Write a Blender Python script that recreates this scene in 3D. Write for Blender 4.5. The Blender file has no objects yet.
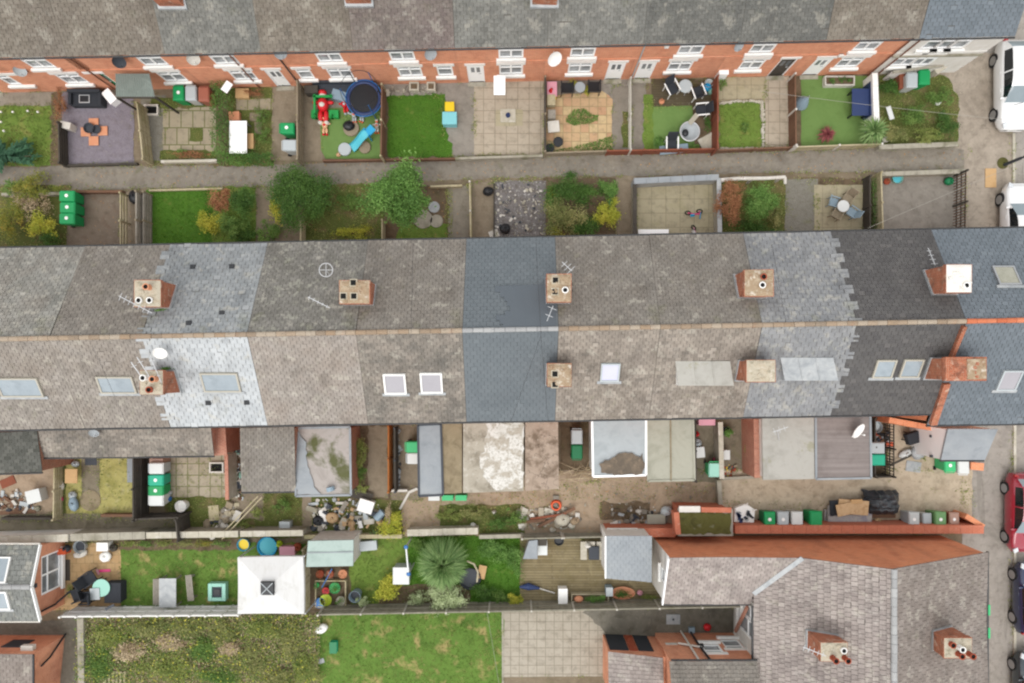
import bpy, math, random
import numpy as np
from mathutils import Vector, Matrix
# ------------------------------------------------------------------ scene, camera, measuring helper
R = random.Random(11)
RNG = np.random.default_rng(5)
H = 36.0; F = 683.0; CX, CY = 514.0, 365.0
def P(px, py, z=0.0):
    k = (H - z) / F
    return ((px - CX) * k, (CY - py) * k)
def P3(px, py, z=0.0):
    x, y = P(px, py, z); return Vector((x, y, z))
sc = bpy.context.scene
COL = sc.collection
# ------------------------------------------------------------------ colours
def lin(h, k=1.0):
    h = h.lstrip('#'); o = []
    for i in (0, 2, 4):
        c = int(h[i:i + 2], 16) / 255
        c = c / 12.92 if c <= 0.04045 else ((c + 0.055) / 1.055) ** 2.4
        o.append(min(0.9, c * k))
    return (*o, 1.0)
KA = 0.78
def A(h, k=KA): return lin(h, k)
# ------------------------------------------------------------------ materials
class NT:
    def __init__(s, name):
        s.m = bpy.data.materials.new(name); s.m.use_nodes = True
        s.t = s.m.node_tree; s.n = s.t.nodes; s.l = s.t.links
        s.b = s.n['Principled BSDF']; s.tc = s.n.new('ShaderNodeTexCoord')
    def link(s, a, b): s.l.new(a, b)
    def ramp(s, fac, cols, lo=.3, hi=.7):
        r = s.n.new('ShaderNodeValToRGB'); e = r.color_ramp.elements
        k = len(cols)
        if k == 1: cols = cols * 2; k = 2
        while len(e) < k: e.new(0.5)
        for i, c in enumerate(cols):
            e[i].position = lo + (hi - lo) * i / (k - 1); e[i].color = c
        s.link(fac, r.inputs[0]); return r.outputs[0]
    def vec(s, src, stretch=None):
        if stretch is None: return src
        m = s.n.new('ShaderNodeMapping'); m.inputs['Scale'].default_value = stretch
        s.link(src, m.inputs[0]); return m.outputs[0]
    def noise(s, vec, scale, detail=5, rough=.6, dist=0.0):
        x = s.n.new('ShaderNodeTexNoise'); x.inputs['Scale'].default_value = scale
        x.inputs['Detail'].default_value = detail; x.inputs['Roughness'].default_value = rough
        x.inputs['Distortion'].default_value = dist
        s.link(vec, x.inputs['Vector']); return x.outputs[0]
    def voro(s, vec, scale, feature='F1', out=0):
        x = s.n.new('ShaderNodeTexVoronoi'); x.feature = feature; x.inputs['Scale'].default_value = scale
        s.link(vec, x.inputs['Vector']); return x.outputs[out]
    def maprange(s, v, lo, hi, a=0.0, b=1.0):
        m = s.n.new('ShaderNodeMapRange'); m.clamp = True
        for i, q in zip((1, 2, 3, 4), (lo, hi, a, b)): m.inputs[i].default_value = q
        s.link(v, m.inputs[0]); return m.outputs[0]
    def mix(s, fac, a, b, mode='MIX'):
        m = s.n.new('ShaderNodeMix'); m.data_type = 'RGBA'; m.blend_type = mode
        for sock, q in ((m.inputs[0], fac), (m.inputs[6], a), (m.inputs[7], b)):
            if hasattr(q, 'is_output'): s.link(q, sock)
            else: sock.default_value = q
        return m.outputs[2]
    def math(s, op, a, b):
        m = s.n.new('ShaderNodeMath'); m.operation = op
        for i, q in enumerate((a, b)):
            if hasattr(q, 'is_output'): s.link(q, m.inputs[i])
            else: m.inputs[i].default_value = q
        return m.outputs[0]
MATS = {}
def mat(name, cols, scale=1.2, rough=.88, layers=(), brick=None, rnd=None, rndamt=.8, bump=.25, bscale=25,
        metal=0.0, spec=.3, coat=0.0, trans=0.0, warp=.6, k=KA):
    """cols: base ramp over broad noise. layers: (kind, colour, scale, lo, hi, amount[, stretch]).
    brick: (w, h, gap, mortar colour, colour a, colour b, mix, offset). rnd: ramp over the per-face attribute."""
    s = NT(name); ob = s.tc.outputs['Object']; uv = s.tc.outputs['UV']
    C = lambda h: A(h, k) if isinstance(h, str) else h
    big = s.noise(ob, scale, 6, .65, warp)
    col = s.ramp(big, [C(c) for c in cols], .3, .7)
    if rnd:
        at = s.n.new('ShaderNodeAttribute'); at.attribute_name = 'rnd'
        rc = s.ramp(at.outputs['Fac'], [C(c) for c in rnd], 0.0, 1.0)
        col = s.mix(rndamt, col, rc)
    hgt = s.noise(ob, bscale, 4, .7)
    if brick:
        w, h, gap, mort, ca, cb, amt, off = brick
        b = s.n.new('ShaderNodeTexBrick'); b.offset = off; b.squash = 1
        for nm, v in (('Scale', 1.0), ('Mortar Size', gap), ('Mortar Smooth', .2), ('Brick Width', w), ('Row Height', h), ('Bias', 0.0)):
            b.inputs[nm].default_value = v
        b.inputs['Color1'].default_value = C(ca); b.inputs['Color2'].default_value = C(cb); b.inputs['Mortar'].default_value = C(mort)
        wob = s.n.new('ShaderNodeVectorMath'); wob.operation = 'ADD'
        s.link(uv, wob.inputs[0]); wob.inputs[1].default_value = (100, 100, 0)
        s.link(wob.outputs[0], b.inputs['Vector'])
        col = s.mix(amt, col, b.outputs['Color'])
        hgt = s.math('SUBTRACT', hgt, s.math('MULTIPLY', b.outputs['Fac'], 1.2))
    for L in layers:
        kind, c, scl, lo, hi, amt = L[:6]
        vec = s.vec(ob, L[6] if len(L) > 6 else None)
        if kind == 'e':
            wn = s.n.new('ShaderNodeTexNoise'); wn.inputs['Scale'].default_value = 1.7; wn.inputs['Detail'].default_value = 6; s.link(vec, wn.inputs['Vector'])
            av = s.n.new('ShaderNodeVectorMath'); av.operation = 'MULTIPLY_ADD'; s.link(wn.outputs[1], av.inputs[0]); av.inputs[1].default_value = (1.6, 1.6, 1.6); s.link(vec, av.inputs[2])
            f = s.math('MAXIMUM', s.voro(av.outputs[0], scl, 'DISTANCE_TO_EDGE'), s.maprange(s.noise(vec, .6, 2), .42, .6, 0, .1))
            lo, hi = hi, lo
        else: f = s.noise(vec, scl, 5, .62, .3) if kind == 'n' else s.voro(vec, scl)
        f = s.math('MULTIPLY', s.maprange(f, lo, hi), amt)
        col = s.mix(f, col, C(c))
    s.link(col, s.b.inputs['Base Color'])
    s.b.inputs['Roughness'].default_value = rough
    s.b.inputs['Metallic'].default_value = metal
    s.b.inputs['Specular IOR Level'].default_value = spec
    if coat: s.b.inputs['Coat Weight'].default_value = coat; s.b.inputs['Coat Roughness'].default_value = .05
    if bump:
        bn = s.n.new('ShaderNodeBump'); bn.inputs['Strength'].default_value = bump; bn.inputs['Distance'].default_value = .02
        s.link(hgt, bn.inputs['Height']); s.link(bn.outputs[0], s.b.inputs['Normal'])
    if trans:
        tr = s.n.new('ShaderNodeBsdfTranslucent'); s.link(col, tr.inputs[0])
        mx = s.n.new('ShaderNodeMixShader'); mx.inputs[0].default_value = trans
        s.link(s.b.outputs[0], mx.inputs[1]); s.link(tr.outputs[0], mx.inputs[2])
        s.link(mx.outputs[0], s.n['Material Output'].inputs[0])
    MATS[name] = s.m
    return s.m
def plain(name, h, rough=.6, metal=0., spec=.4, dirt=.25, coat=0., scale=3.0):
    base = A(h)
    d = tuple(x * .72 for x in base[:3]) + (1,)
    return mat(name, [base, base, tuple(base[i] * (1 - dirt) + d[i] * dirt for i in range(3)) + (1,)], scale=scale, rough=rough, metal=metal, spec=spec,
               layers=[('n', '#5f584c', 7, .55, .8, dirt * .7)], bump=.05, coat=coat)
# ------------------------------------------------------------------ objects
ORG = {}
def props(o, label=None, cat=None, group=None, kind=None):
    if label: o['label'] = label
    if cat: o['category'] = cat
    if group: o['group'] = group
    if kind: o['kind'] = kind
    return o
def thing(name, label, cat, loc=(0, 0, 0), group=None):
    o = bpy.data.objects.new(name, None); COL.objects.link(o); o.empty_display_size = .2
    o.location = loc; ORG[o.name] = Vector(loc)
    return props(o, label, cat, group)
class MB:
    def __init__(s): s.v = []; s.f = []; s.r = []; s.mi = []
    def face(s, pts, rnd=None, mi=0):
        i = len(s.v); s.v += [tuple(p) for p in pts]; s.f.append(tuple(range(i, i + len(pts))))
        s.r.append(R.random() if rnd is None else rnd); s.mi.append(mi); return s
    def mesh(s, verts, faces, rnd=None, mi=0):
        i = len(s.v); s.v += [tuple(p) for p in verts]; r = R.random() if rnd is None else rnd
        for f in faces: s.f.append(tuple(i + q for q in f)); s.r.append(r); s.mi.append(mi)
        return s
    def hexa(s, b, t, rnd=None, mi=0):
        n = len(b); i = len(s.v); s.v += [tuple(p) for p in b] + [tuple(p) for p in t]
        r = R.random() if rnd is None else rnd
        fs = [tuple(i + q for q in reversed(range(n))), tuple(i + n + q for q in range(n))]
        fs += [(i + q, i + (q + 1) % n, i + n + (q + 1) % n, i + n + q) for q in range(n)]
        for f in fs: s.f.append(f); s.r.append(r); s.mi.append(mi)
        return s
    def box(s, x0, x1, y0, y1, z0, z1, rnd=None, mi=0):
        q = [(x0, y0), (x1, y0), (x1, y1), (x0, y1)]
        return s.hexa([(*p, z0) for p in q], [(*p, z1) for p in q], rnd, mi)
    def obox(s, c, sx, sy, sz, rot=0., tilt=0., rnd=None, mi=0, base=True, roll=0.):
        """box centred on c in x,y and standing on c.z, turned by rot about z"""
        M = Matrix.Translation(c) @ Matrix.Rotation(rot, 4, 'Z') @ Matrix.Rotation(tilt, 4, 'Y') @ Matrix.Rotation(roll, 4, 'X')
        z0, z1 = (0, sz) if base else (-sz / 2, sz / 2)
        q = [(-sx / 2, -sy / 2), (sx / 2, -sy / 2), (sx / 2, sy / 2), (-sx / 2, sy / 2)]
        return s.hexa([M @ Vector((*p, z0)) for p in q], [M @ Vector((*p, z1)) for p in q], rnd, mi)
    def prism(s, poly, z0, z1, rnd=None, mi=0):
        a = sum(poly[i][0] * poly[(i + 1) % len(poly)][1] - poly[(i + 1) % len(poly)][0] * poly[i][1] for i in range(len(poly)))
        if a < 0: poly = list(reversed(poly))
        return s.hexa([(p[0], p[1], z0) for p in poly], [(p[0], p[1], z1) for p in poly], rnd, mi)
    def bar(s, p, q, w, h=None, rnd=None, mi=0):
        p = Vector(p); q = Vector(q); d = q - p; L = d.length
        if L < 1e-6: return s
        h = h or w; d.normalize()
        up = Vector((0, 0, 1)) if abs(d.z) < .95 else Vector((1, 0, 0))
        a = d.cross(up).normalized() * w / 2; b = a.cross(d).normalized() * h / 2
        cs = [-a - b, a - b, a + b, -a + b]
        return s.hexa([p + c for c in cs], [q + c for c in cs], rnd, mi)
    def tube(s, pts, r, n=8, r2=None, cap=True, rnd=None, mi=0):
        pts = [Vector(p) for p in pts]; k = len(pts); i0 = len(s.v); rr = R.random() if rnd is None else rnd
        for j, p in enumerate(pts):
            d = (pts[min(j + 1, k - 1)] - pts[max(j - 1, 0)]).normalized()
            up = Vector((0, 0, 1)) if abs(d.z) < .95 else Vector((1, 0, 0))
            a = d.cross(up).normalized(); b = a.cross(d)
            rad = (r if r2 is None else r + (r2 - r) * j / max(1, k - 1)) if not isinstance(r, (list, tuple)) else r[j]
            for q in range(n):
                t = 2 * math.pi * q / n; s.v.append(tuple(p + (a * math.cos(t) + b * math.sin(t)) * rad))
        for j in range(k - 1):
            for q in range(n):
                s.f.append((i0 + j * n + q, i0 + j * n + (q + 1) % n, i0 + (j + 1) * n + (q + 1) % n, i0 + (j + 1) * n + q)); s.r.append(rr); s.mi.append(mi)
        if cap:
            s.f.append(tuple(i0 + q for q in reversed(range(n)))); s.f.append(tuple(i0 + (k - 1) * n + q for q in range(n))); s.r += [rr, rr]; s.mi += [mi, mi]
        return s
    def lathe(s, c, prof, n=16, rnd=None, mi=0, sx=1., sy=1.):
        """prof: (radius, z) from bottom to top"""
        i0 = len(s.v); rr = R.random() if rnd is None else rnd
        for (r, z) in prof:
            for q in range(n):
                t = 2 * math.pi * q / n; s.v.append((c[0] + r * sx * math.cos(t), c[1] + r * sy * math.sin(t), c[2] + z))
        for j in range(len(prof) - 1):
            for q in range(n):
                s.f.append((i0 + j * n + q, i0 + j * n + (q + 1) % n, i0 + (j + 1) * n + (q + 1) % n, i0 + (j + 1) * n + q)); s.r.append(rr); s.mi.append(mi)
        s.f.append(tuple(i0 + q for q in reversed(range(n)))); s.f.append(tuple(i0 + (len(prof) - 1) * n + q for q in range(n))); s.r += [rr, rr]; s.mi += [mi, mi]
        return s
    def torus(s, c, r, t, n=24, m=8, rnd=None, mi=0, sz=1.0):
        i0 = len(s.v); rr = R.random() if rnd is None else rnd
        for a in range(n):
            u = 2 * math.pi * a / n
            for b in range(m):
                w = 2 * math.pi * b / m; q = r + t * math.cos(w)
                s.v.append((c[0] + q * math.cos(u), c[1] + q * math.sin(u), c[2] + t * sz * math.sin(w)))
        for a in range(n):
            for b in range(m):
                s.f.append((i0 + a * m + b, i0 + ((a + 1) % n) * m + b, i0 + ((a + 1) % n) * m + (b + 1) % m, i0 + a * m + (b + 1) % m)); s.r.append(rr); s.mi.append(mi)
        return s
    def blob(s, c, rx, ry, rz, n=12, m=7, jit=.0, rnd=None, mi=0):
        i0 = len(s.v); rr = R.random() if rnd is None else rnd
        for j in range(m + 1):
            th = math.pi * j / m
            for q in range(n):
                u = 2 * math.pi * q / n; k = 1 + R.uniform(-jit, jit)
                s.v.append((c[0] + rx * k * math.sin(th) * math.cos(u), c[1] + ry * k * math.sin(th) * math.sin(u), c[2] - rz * k * math.cos(th)))
        for j in range(m):
            for q in range(n):
                s.f.append((i0 + j * n + q, i0 + j * n + (q + 1) % n, i0 + (j + 1) * n + (q + 1) % n, i0 + (j + 1) * n + q)); s.r.append(rr); s.mi.append(mi)
        return s
    def build(s, name, mats, parent=None, smooth=False, bevel=0.0, label=None, cat=None, group=None, kind=None, origin=None):
        if parent is not None: org = ORG[parent.name]
        elif origin is not None: org = Vector(origin)
        else:
            a = np.array(s.v); org = Vector(((a[:, 0].min() + a[:, 0].max()) / 2, (a[:, 1].min() + a[:, 1].max()) / 2, a[:, 2].min()))
        me = bpy.data.meshes.new(name)
        me.from_pydata([tuple(Vector(v) - org) for v in s.v], [], s.f)
        at = me.attributes.new('rnd', 'FLOAT', 'FACE'); at.data.foreach_set('value', np.array(s.r, dtype=np.float32))
        mats = mats if isinstance(mats, (list, tuple)) else [mats]
        for m in mats: me.materials.append(m)
        if len(mats) > 1: me.polygons.foreach_set('material_index', np.array(s.mi, dtype=np.int32))
        if smooth: me.polygons.foreach_set('use_smooth', np.ones(len(s.f), dtype=bool))
        uvl = me.uv_layers.new(name='UV'); buf = np.zeros((len(me.loops), 2), dtype=np.float32)
        for p in me.polygons:
            n = p.normal
            if abs(n.z) > .985 or n.length < .5: u = Vector((1, 0, 0)); w = Vector((0, 1, 0))
            else: u = Vector((0, 0, 1)).cross(n).normalized(); w = n.cross(u)
            for li in p.loop_indices:
                co = me.vertices[me.loops[li].vertex_index].co + org
                buf[li] = (co.dot(u), co.dot(w))
        uvl.data.foreach_set('uv', buf.ravel())
        o = bpy.data.objects.new(name, me); COL.objects.link(o)
        ORG[o.name] = org.copy()
        if parent is not None: o.parent = parent
        else: o.location = org
        if bevel:
            b = o.modifiers.new('b', 'BEVEL'); b.width = bevel; b.segments = 2; b.limit_method = 'ANGLE'
        return props(o, label, cat, group, kind)
def copy_tree(o, parent=None):
    c = o.copy(); COL.objects.link(c); c.parent = parent
    ORG[c.name] = ORG.get(o.name, Vector())
    for ch in list(o.children): copy_tree(ch, c)
    return c
PROTO = {}
def inst(key, maker, loc, rot=0., label=None, group=None, cat=None, scale=None):
    """first use moves the prototype itself, later uses copy it with its parts"""
    if key not in PROTO: o = PROTO[key] = maker()
    else: o = copy_tree(PROTO[key])
    o.location = loc; o.rotation_euler = (0, 0, rot)
    if scale: o.scale = (scale,) * 3 if not isinstance(scale, (tuple, list)) else scale
    if label: o['label'] = label
    if group: o['group'] = group
    elif 'group' in o: del o['group']
    if cat: o['category'] = cat
    return o
# ------------------------------------------------------------------ many small faces (leaves, blades) through numpy
def np_mesh(name, V, nv, rnd, m, parent=None, org=None, smooth=False, **kw):
    """V: (N, nv, 3) polygons, rnd: (N,)"""
    N = len(V); V = np.asarray(V, dtype=np.float64)
    if parent is not None: o3 = np.array(ORG[parent.name])
    elif org is not None: o3 = np.array(org)
    else:
        f = V.reshape(-1, 3); o3 = np.array([(f[:, 0].min() + f[:, 0].max()) / 2, (f[:, 1].min() + f[:, 1].max()) / 2, f[:, 2].min()])
    V = V - o3
    me = bpy.data.meshes.new(name)
    me.vertices.add(N * nv); me.loops.add(N * nv); me.polygons.add(N)
    me.vertices.foreach_set('co', V.astype(np.float32).ravel())
    me.loops.foreach_set('vertex_index', np.arange(N * nv, dtype=np.int32))
    me.polygons.foreach_set('loop_start', np.arange(0, N * nv, nv, dtype=np.int32))
    me.update(calc_edges=True)
    at = me.attributes.new('rnd', 'FLOAT', 'FACE'); at.data.foreach_set('value', np.asarray(rnd, dtype=np.float32))
    me.materials.append(m); me.validate()
    o = bpy.data.objects.new(name, me); COL.objects.link(o); ORG[o.name] = Vector(o3)
    if parent is not None: o.parent = parent
    else: o.location = Vector(o3)
    return props(o, **kw)
def leaf_quads(cen, size, up=.5, asp=.55):
    """one kite-shaped leaf per centre, turned at random with a bias to face upward"""
    N = len(cen)
    nrm = RNG.normal(size=(N, 3)); nrm /= np.linalg.norm(nrm, axis=1)[:, None]
    nrm[:, 2] = np.abs(nrm[:, 2]) + up; nrm /= np.linalg.norm(nrm, axis=1)[:, None]
    t = RNG.normal(size=(N, 3)); t -= nrm * np.sum(t * nrm, 1)[:, None]; t /= np.linalg.norm(t, axis=1)[:, None]
    b = np.cross(nrm, t); L = (size * RNG.uniform(.6, 1.35, N))[:, None]
    return np.stack([cen - t * L * .5, cen + b * L * asp * .5 + t * L * .05, cen + t * L * .55, cen - b * L * asp * .5 + t * L * .05], 1)
def crown_points(c, r, n, clumps, spread=.26, fill=.35):
    """points gathered in clumps spread over the upper shell and inside of an ellipsoid; also a tone per clump"""
    c = np.array(c); r = np.array(r)
    d = RNG.normal(size=(clumps, 3)); d /= np.linalg.norm(d, axis=1)[:, None]; d[:, 2] = np.where(d[:, 2] < -.25, -d[:, 2], d[:, 2])
    cc = d * RNG.uniform(fill, .92, clumps)[:, None]
    az = np.arctan2(d[:, 1], d[:, 0]); f1, f2 = RNG.uniform(0, 6.28, 2); cc *= (1 + .2 * np.sin(3 * az + f1) + .13 * np.sin(5 * az + f2))[:, None]
    idx = RNG.integers(0, clumps, n); sp = spread * RNG.uniform(.6, 1.3, clumps)
    p = cc[idx] + RNG.normal(size=(n, 3)) * sp[idx][:, None] * .6
    tone = RNG.uniform(.12, .88, clumps)[idx] * .65 + RNG.uniform(0, 1, n) * .35
    p[:, 2] = np.maximum(p[:, 2], -.95)
    return c + p * r, tone
# ------------------------------------------------------------------ the materials of the place
def tiles(name, cols, stain, amt, lichen=None, lam=.35, extra=(), bump=.35):
    L = [('n', stain, .55, .45, .68, amt), ('n', '#4c4a46', 3.2, .56, .78, .35), ('n', '#ddd8cb', 11, .58, .72, .30), ('n', '#3f3c38', 17, .58, .74, .30), ('n', '#3d3a36', 1.5, .60, .74, .25, (1, .18, 1))]
    L += [('n', '#cbc5b6', 1.7, .575, .64, .38), ('n', '#4d4943', 1.0, .53, .72, .34, (1.6, .22, 1)), ('n', '#6f7050', 1.3, .6, .7, .3)]
    if lichen: L.append(('n', lichen, 2.6, .55, .63, lam))
    return mat(name, [cols[0], cols[-1]], scale=.9, rnd=cols, rndamt=.5, layers=L + list(extra), bump=bump, bscale=40, rough=.9, spec=.2)
def withk(kk):
    f = globals()['mat0']
    return lambda *a, **q: f(*a, **{'k': kk, **q})
mat0 = mat
mat = withk(.68)
T = {}
mat = withk(.56)
T['topbrown'] = tiles('old_brown_grey_tiles', ['#7d7468', '#8f8578', '#9b9184', '#a89e90'], '#857a72', .5, '#b2ada0', .3)
T['topgrey'] = tiles('old_grey_tiles', ['#7b7a74', '#8b8a84', '#979690', '#a5a39b'], '#73736f', .5, '#bcb9ae', .3)
T['toppurple'] = tiles('weathered_purple_tiles', ['#776d68', '#887d77', '#95897f', '#a39990'], '#8a7876', .6, '#c2bbb0', .35)
T['topdark'] = tiles('dark_grey_tiles', ['#6c6c68', '#797974', '#84837d', '#918f88'], '#6f6f6c', .5, '#adaba2', .3)
mat = withk(.72)
T['slatepatch'] = tiles('patched_slates', ['#77766f', '#8a8882', '#9c9a93', '#b4b1a9'], '#8d8277', .5, '#c4beb0', .35)
T['brown'] = tiles('brown_concrete_tiles', ['#877f77', '#958d84', '#a29a91', '#b0a89f'], '#8f8275', .5, '#beb6a8', .25)
T['beige'] = tiles('beige_brown_tiles', ['#8f867e', '#9d948b', '#a9a098', '#b5ada4'], '#9c8d80', .5, '#c9c2b6', .25)  # beige-brown tiles laid on south slopes
T['lichen'] = tiles('lichen_dark_tiles', ['#73706a', '#807d76', '#8c8882', '#98948d'], '#6b675f', .5, '#b5b3a4', .45)
T['umber'] = tiles('umber_tiles', ['#7e7871', '#88827a', '#918a82', '#9b948b'], '#776e65', .6, '#a69d90', .3)
T['speckle'] = tiles('speckled_tiles', ['#6f675f', '#8d8276', '#a5998c', '#c0b5a8'], '#7d746d', .5, '#b8afa3', .35)
T['mixed'] = tiles('mixed_dark_tiles', ['#6b6660', '#867d74', '#a09589', '#b0a69a'], '#66645f', .7, '#aaa195', .3)
T['slate_sunlit'] = tiles('sunlit_slates', ['#b0b4b7', '#c2c6c8', '#cdd1d3', '#d8dbdc'], '#b9bcbd', .4, '#d8d9d6', .3)  # south-slope copy of the light slates, sunlight put into the colour
T['slate_shaded'] = tiles('shaded_slates', ['#868a8c', '#969a9b', '#a3a6a7', '#b3b5b5'], '#83878a', .5, '#c2c3bf', .35)  # the same slates for the north slope, shade put into the colour
T['greyslate'] = tiles('grey_slates', ['#858688', '#929395', '#9c9d9e', '#aaaaa9'], '#7d7f82', .6, '#c0beb2', .35)
T['newblue'] = mat('new_blue_grey_slates', ['#6b7276', '#747b7f'], k=.71, scale=.5, rnd=['#696f74', '#6f767a', '#747a7e', '#787f83'], rndamt=.5, layers=[('n', '#868f95', 14, .66, .8, .3), ('n', '#5c6368', .8, .5, .75, .4), ('n', '#8a9094', 1.1, .6, .7, .2)], bump=.15, rough=.75)
T['newpatch'] = mat('new_charcoal_slates', ['#5b6269', '#666d73'], k=.8, scale=.5, rnd=['#596067', '#5f666c', '#636a70', '#697076'], rndamt=.6, layers=[('n', '#7f868a', 14, .66, .8, .25)], bump=.15, rough=.75)
T['charcoal'] = mat('charcoal_tiles', ['#504e4d', '#5b5857'], k=.9, scale=.7, rnd=['#4b4949', '#545251', '#5b5957', '#63605e'], rndamt=.7, layers=[('n', '#7d7974', 11, .66, .8, .25), ('n', '#464443', .6, .5, .7, .5)], bump=.3, rough=.8)
T['rightblue'] = mat('right_blue_slates', ['#6a7278', '#787f86'], k=.75, scale=.5, rnd=['#666e74', '#6e767c', '#757d84', '#7e868c'], rndamt=.65, layers=[('n', '#99a0a2', 13, .63, .8, .3), ('n', '#5f686f', 1.2, .5, .75, .4)], bump=.2, rough=.75)
T['pink'] = tiles('pinkish_old_tiles', ['#8a7f7a', '#a29690', '#b4a8a1', '#c7bcb4'], '#8d8480', .55, '#cfc7be', .35)
T['pinkdark'] = tiles('pinkish_brown_tiles', ['#82776f', '#8e837b', '#988d85', '#a49991'], '#7c736d', .55, '#b2aaa2', .3)
T['greyflat'] = tiles('grey_interlocking_tiles', ['#767874', '#838581', '#8e908b', '#9a9b96'], '#6f706c', .5, '#aeb0a2', .3)
mat = withk(.97)
BRK = {}
def brickmat(name, a, b, m, extra=(), broad=None):
    return mat(name, [a, b] if not broad else broad, scale=1.0, brick=(.225, .075, .009, m, a, b, .75, .5), bump=.4, rough=.92,
               layers=[('n', '#e2b090', 2.3, .55, .75, .35), ('n', '#a55c42', 1.3, .52, .72, .45), ('n', '#6a5044', 6, .58, .76, .35), ('n', '#8a5a48', .7, .5, .68, .35, (1, 1, .4)), ('n', '#d9c4b0', 14, .62, .74, .3)] + list(extra))
BRK['orange'] = brickmat('orange_brick', '#dc9470', '#cc8260', '#d6b29c')
BRK['orange2'] = brickmat('bright_orange_brick', '#de8e62', '#ce7c54', '#d4aa8e')
BRK['red'] = brickmat('weathered_red_brick', '#b57862', '#a56a56', '#b5a090', [('n', '#c0917c', 3, .5, .7, .5)])
BRK['dull'] = brickmat('dull_brown_brick', '#94604a', '#7d4c39', '#9d8876', [('n', '#6a5c4e', 2, .5, .75, .5)])
BRK['painted'] = mat('painted_red_brick', ['#c47c60', '#b2664c', '#bc7058'], scale=1.6, brick=(.225, .075, .009, '#c09480', '#bd6e52', '#ac5e46', .4, .5), layers=[('n', '#d0b3a4', 5, .6, .75, .4), ('n', '#6c4636', 2.5, .58, .78, .4)])
mat = mat0
M = {}
M['white'] = mat('white_paint', ['#f4f3f0', '#ebe9e4', '#f6f5f3'], scale=3, rough=.5, bump=.05, k=.92, layers=[('n', '#8d8676', 7, .6, .8, .2)])
M['upvc'] = mat('white_window_plastic', ['#f6f6f5', '#f1f1ef'], rough=.4, bump=0, k=1.0)
M['render'] = mat('white_render', ['#efece6', '#e6e1d8', '#f3f1ec'], scale=1.1, layers=[('n', '#b5ab9b', 1.8, .56, .8, .45, (1, 1, .35)), ('n', '#c9bfae', 7, .62, .8, .3)], rough=.9)
M['offwhite'] = mat('aged_white_paint', ['#e4e0d8', '#d6d0c5', '#ece9e3'], scale=2.2, layers=[('n', '#8d8472', 4, .58, .78, .5), ('n', '#a79a84', 15, .6, .8, .3)])
M['cream'] = mat('pale_worn_timber', ['#c9bfa6', '#b3a88c', '#d2c9b4'], scale=1.7, layers=[('n', '#7d755c', 5, .55, .8, .5, (1, 1, .3)), ('n', '#8e9160', 1.2, .55, .75, .35)])
M['glass'] = mat('window_glass', ['#6a7074', '#7d8488'], scale=.8, rough=.06, spec=.6, bump=0, layers=[('n', '#c2c6c8', 1.1, .45, .65, .7)])
M['skyglass'] = mat('roof_window_glass', ['#8f9aa1', '#a3adb3'], scale=.9, rough=.05, spec=.7, bump=0, layers=[('n', '#6f7a81', 1.3, .52, .7, .5)])
M['lilac'] = mat('pale_blind_glass', ['#c9c9df', '#d3d3e6'], scale=.9, rough=.05, spec=.7, bump=0)
M['blind'] = mat('grey_blind_glass', ['#a5a1a6', '#aeabaf'], scale=.9, rough=.08, spec=.6, bump=0)
M['lead'] = mat('lead_sheet', ['#9a9ea1', '#b1b4b5', '#c3c4c3'], scale=1.8, rough=.6, layers=[('n', '#d6d4ce', 6, .58, .75, .5), ('n', '#75777a', 2.4, .56, .75, .4)], metal=.2)
M['mortar'] = mat('chimney_mortar', ['#a69c88', '#c0b6a2', '#b5a48c'], scale=3, layers=[('n', '#5a5a3d', 3.5, .55, .7, .5), ('n', '#e2dccd', 6, .58, .7, .5)])
M['mortarpale'] = mat('pale_chimney_mortar', ['#b39f86', '#a18b70', '#c4b49c'], scale=2.5, layers=[('n', '#8a664c', 4, .52, .68, .65), ('n', '#efe8dc', 3, .58, .7, .6), ('n', '#4d463a', 5, .6, .72, .5)])
BRK['chim'] = brickmat('sooty_chimney_brick', '#bd7050', '#a65c40', '#b89a84', [('n', '#4a3c34', 2.2, .5, .7, .6), ('n', '#dccfba', 3.1, .57, .68, .5), ('n', '#6f6a3c', 2.7, .6, .7, .4)])
M['terra'] = mat('terracotta', ['#b0583f', '#9c4a33', '#c26a4c'], scale=4, layers=[('n', '#5b3a2c', 5, .58, .75, .5)])
M['terralight'] = mat('new_terracotta', ['#e3a17f', '#da9570', '#e6ae8d'], scale=3, layers=[('n', '#e8bfa8', 6, .58, .75, .4)])
M['ridge'] = mat('old_ridge_tiles', ['#a58a6d', '#96806a', '#b4a08a'], scale=1.3, rnd=['#8c7f70', '#a08a72', '#ab9a86', '#b3a898'], rndamt=.7, layers=[('n', '#6d655a', 5, .56, .75, .5), ('n', '#c2794e', .8, .6, .75, .4)])
M['ridgegrey'] = mat('grey_ridge_tiles', ['#a5a5a4', '#b4b3b1'], scale=2, rnd=['#9c9c9c', '#b5b5b3'], layers=[('n', '#7b7b79', 5, .56, .75, .4)])
M['ridgered'] = mat('red_ridge_tiles', ['#c7714f', '#bb6242'], scale=2, rnd=['#b9613f', '#cf7c58', '#d98d6a'], layers=[('n', '#8f6850', 5, .6, .75, .4)])
M['black'] = plain('black_plastic', '#24262a', .45, dirt=.3)
M['dark'] = plain('dark_grey_plastic', '#3b4048', .6, dirt=.3)
M['charc'] = plain('charcoal_fabric', '#33363c', .9, dirt=.2)
M['gutter'] = plain('black_gutter', '#3a3a3b', .5, dirt=.4)
M['alu'] = plain('grey_metal', '#b4b5b6', .4, metal=.6, dirt=.2)
M['hole'] = plain('hole_black', '#121110', .95, dirt=0)  # near-black fill for pot mouths, flue openings and framed troughs
M['steel'] = plain('pale_steel', '#cfd0d1', .45, metal=.3, dirt=.15)
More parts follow.
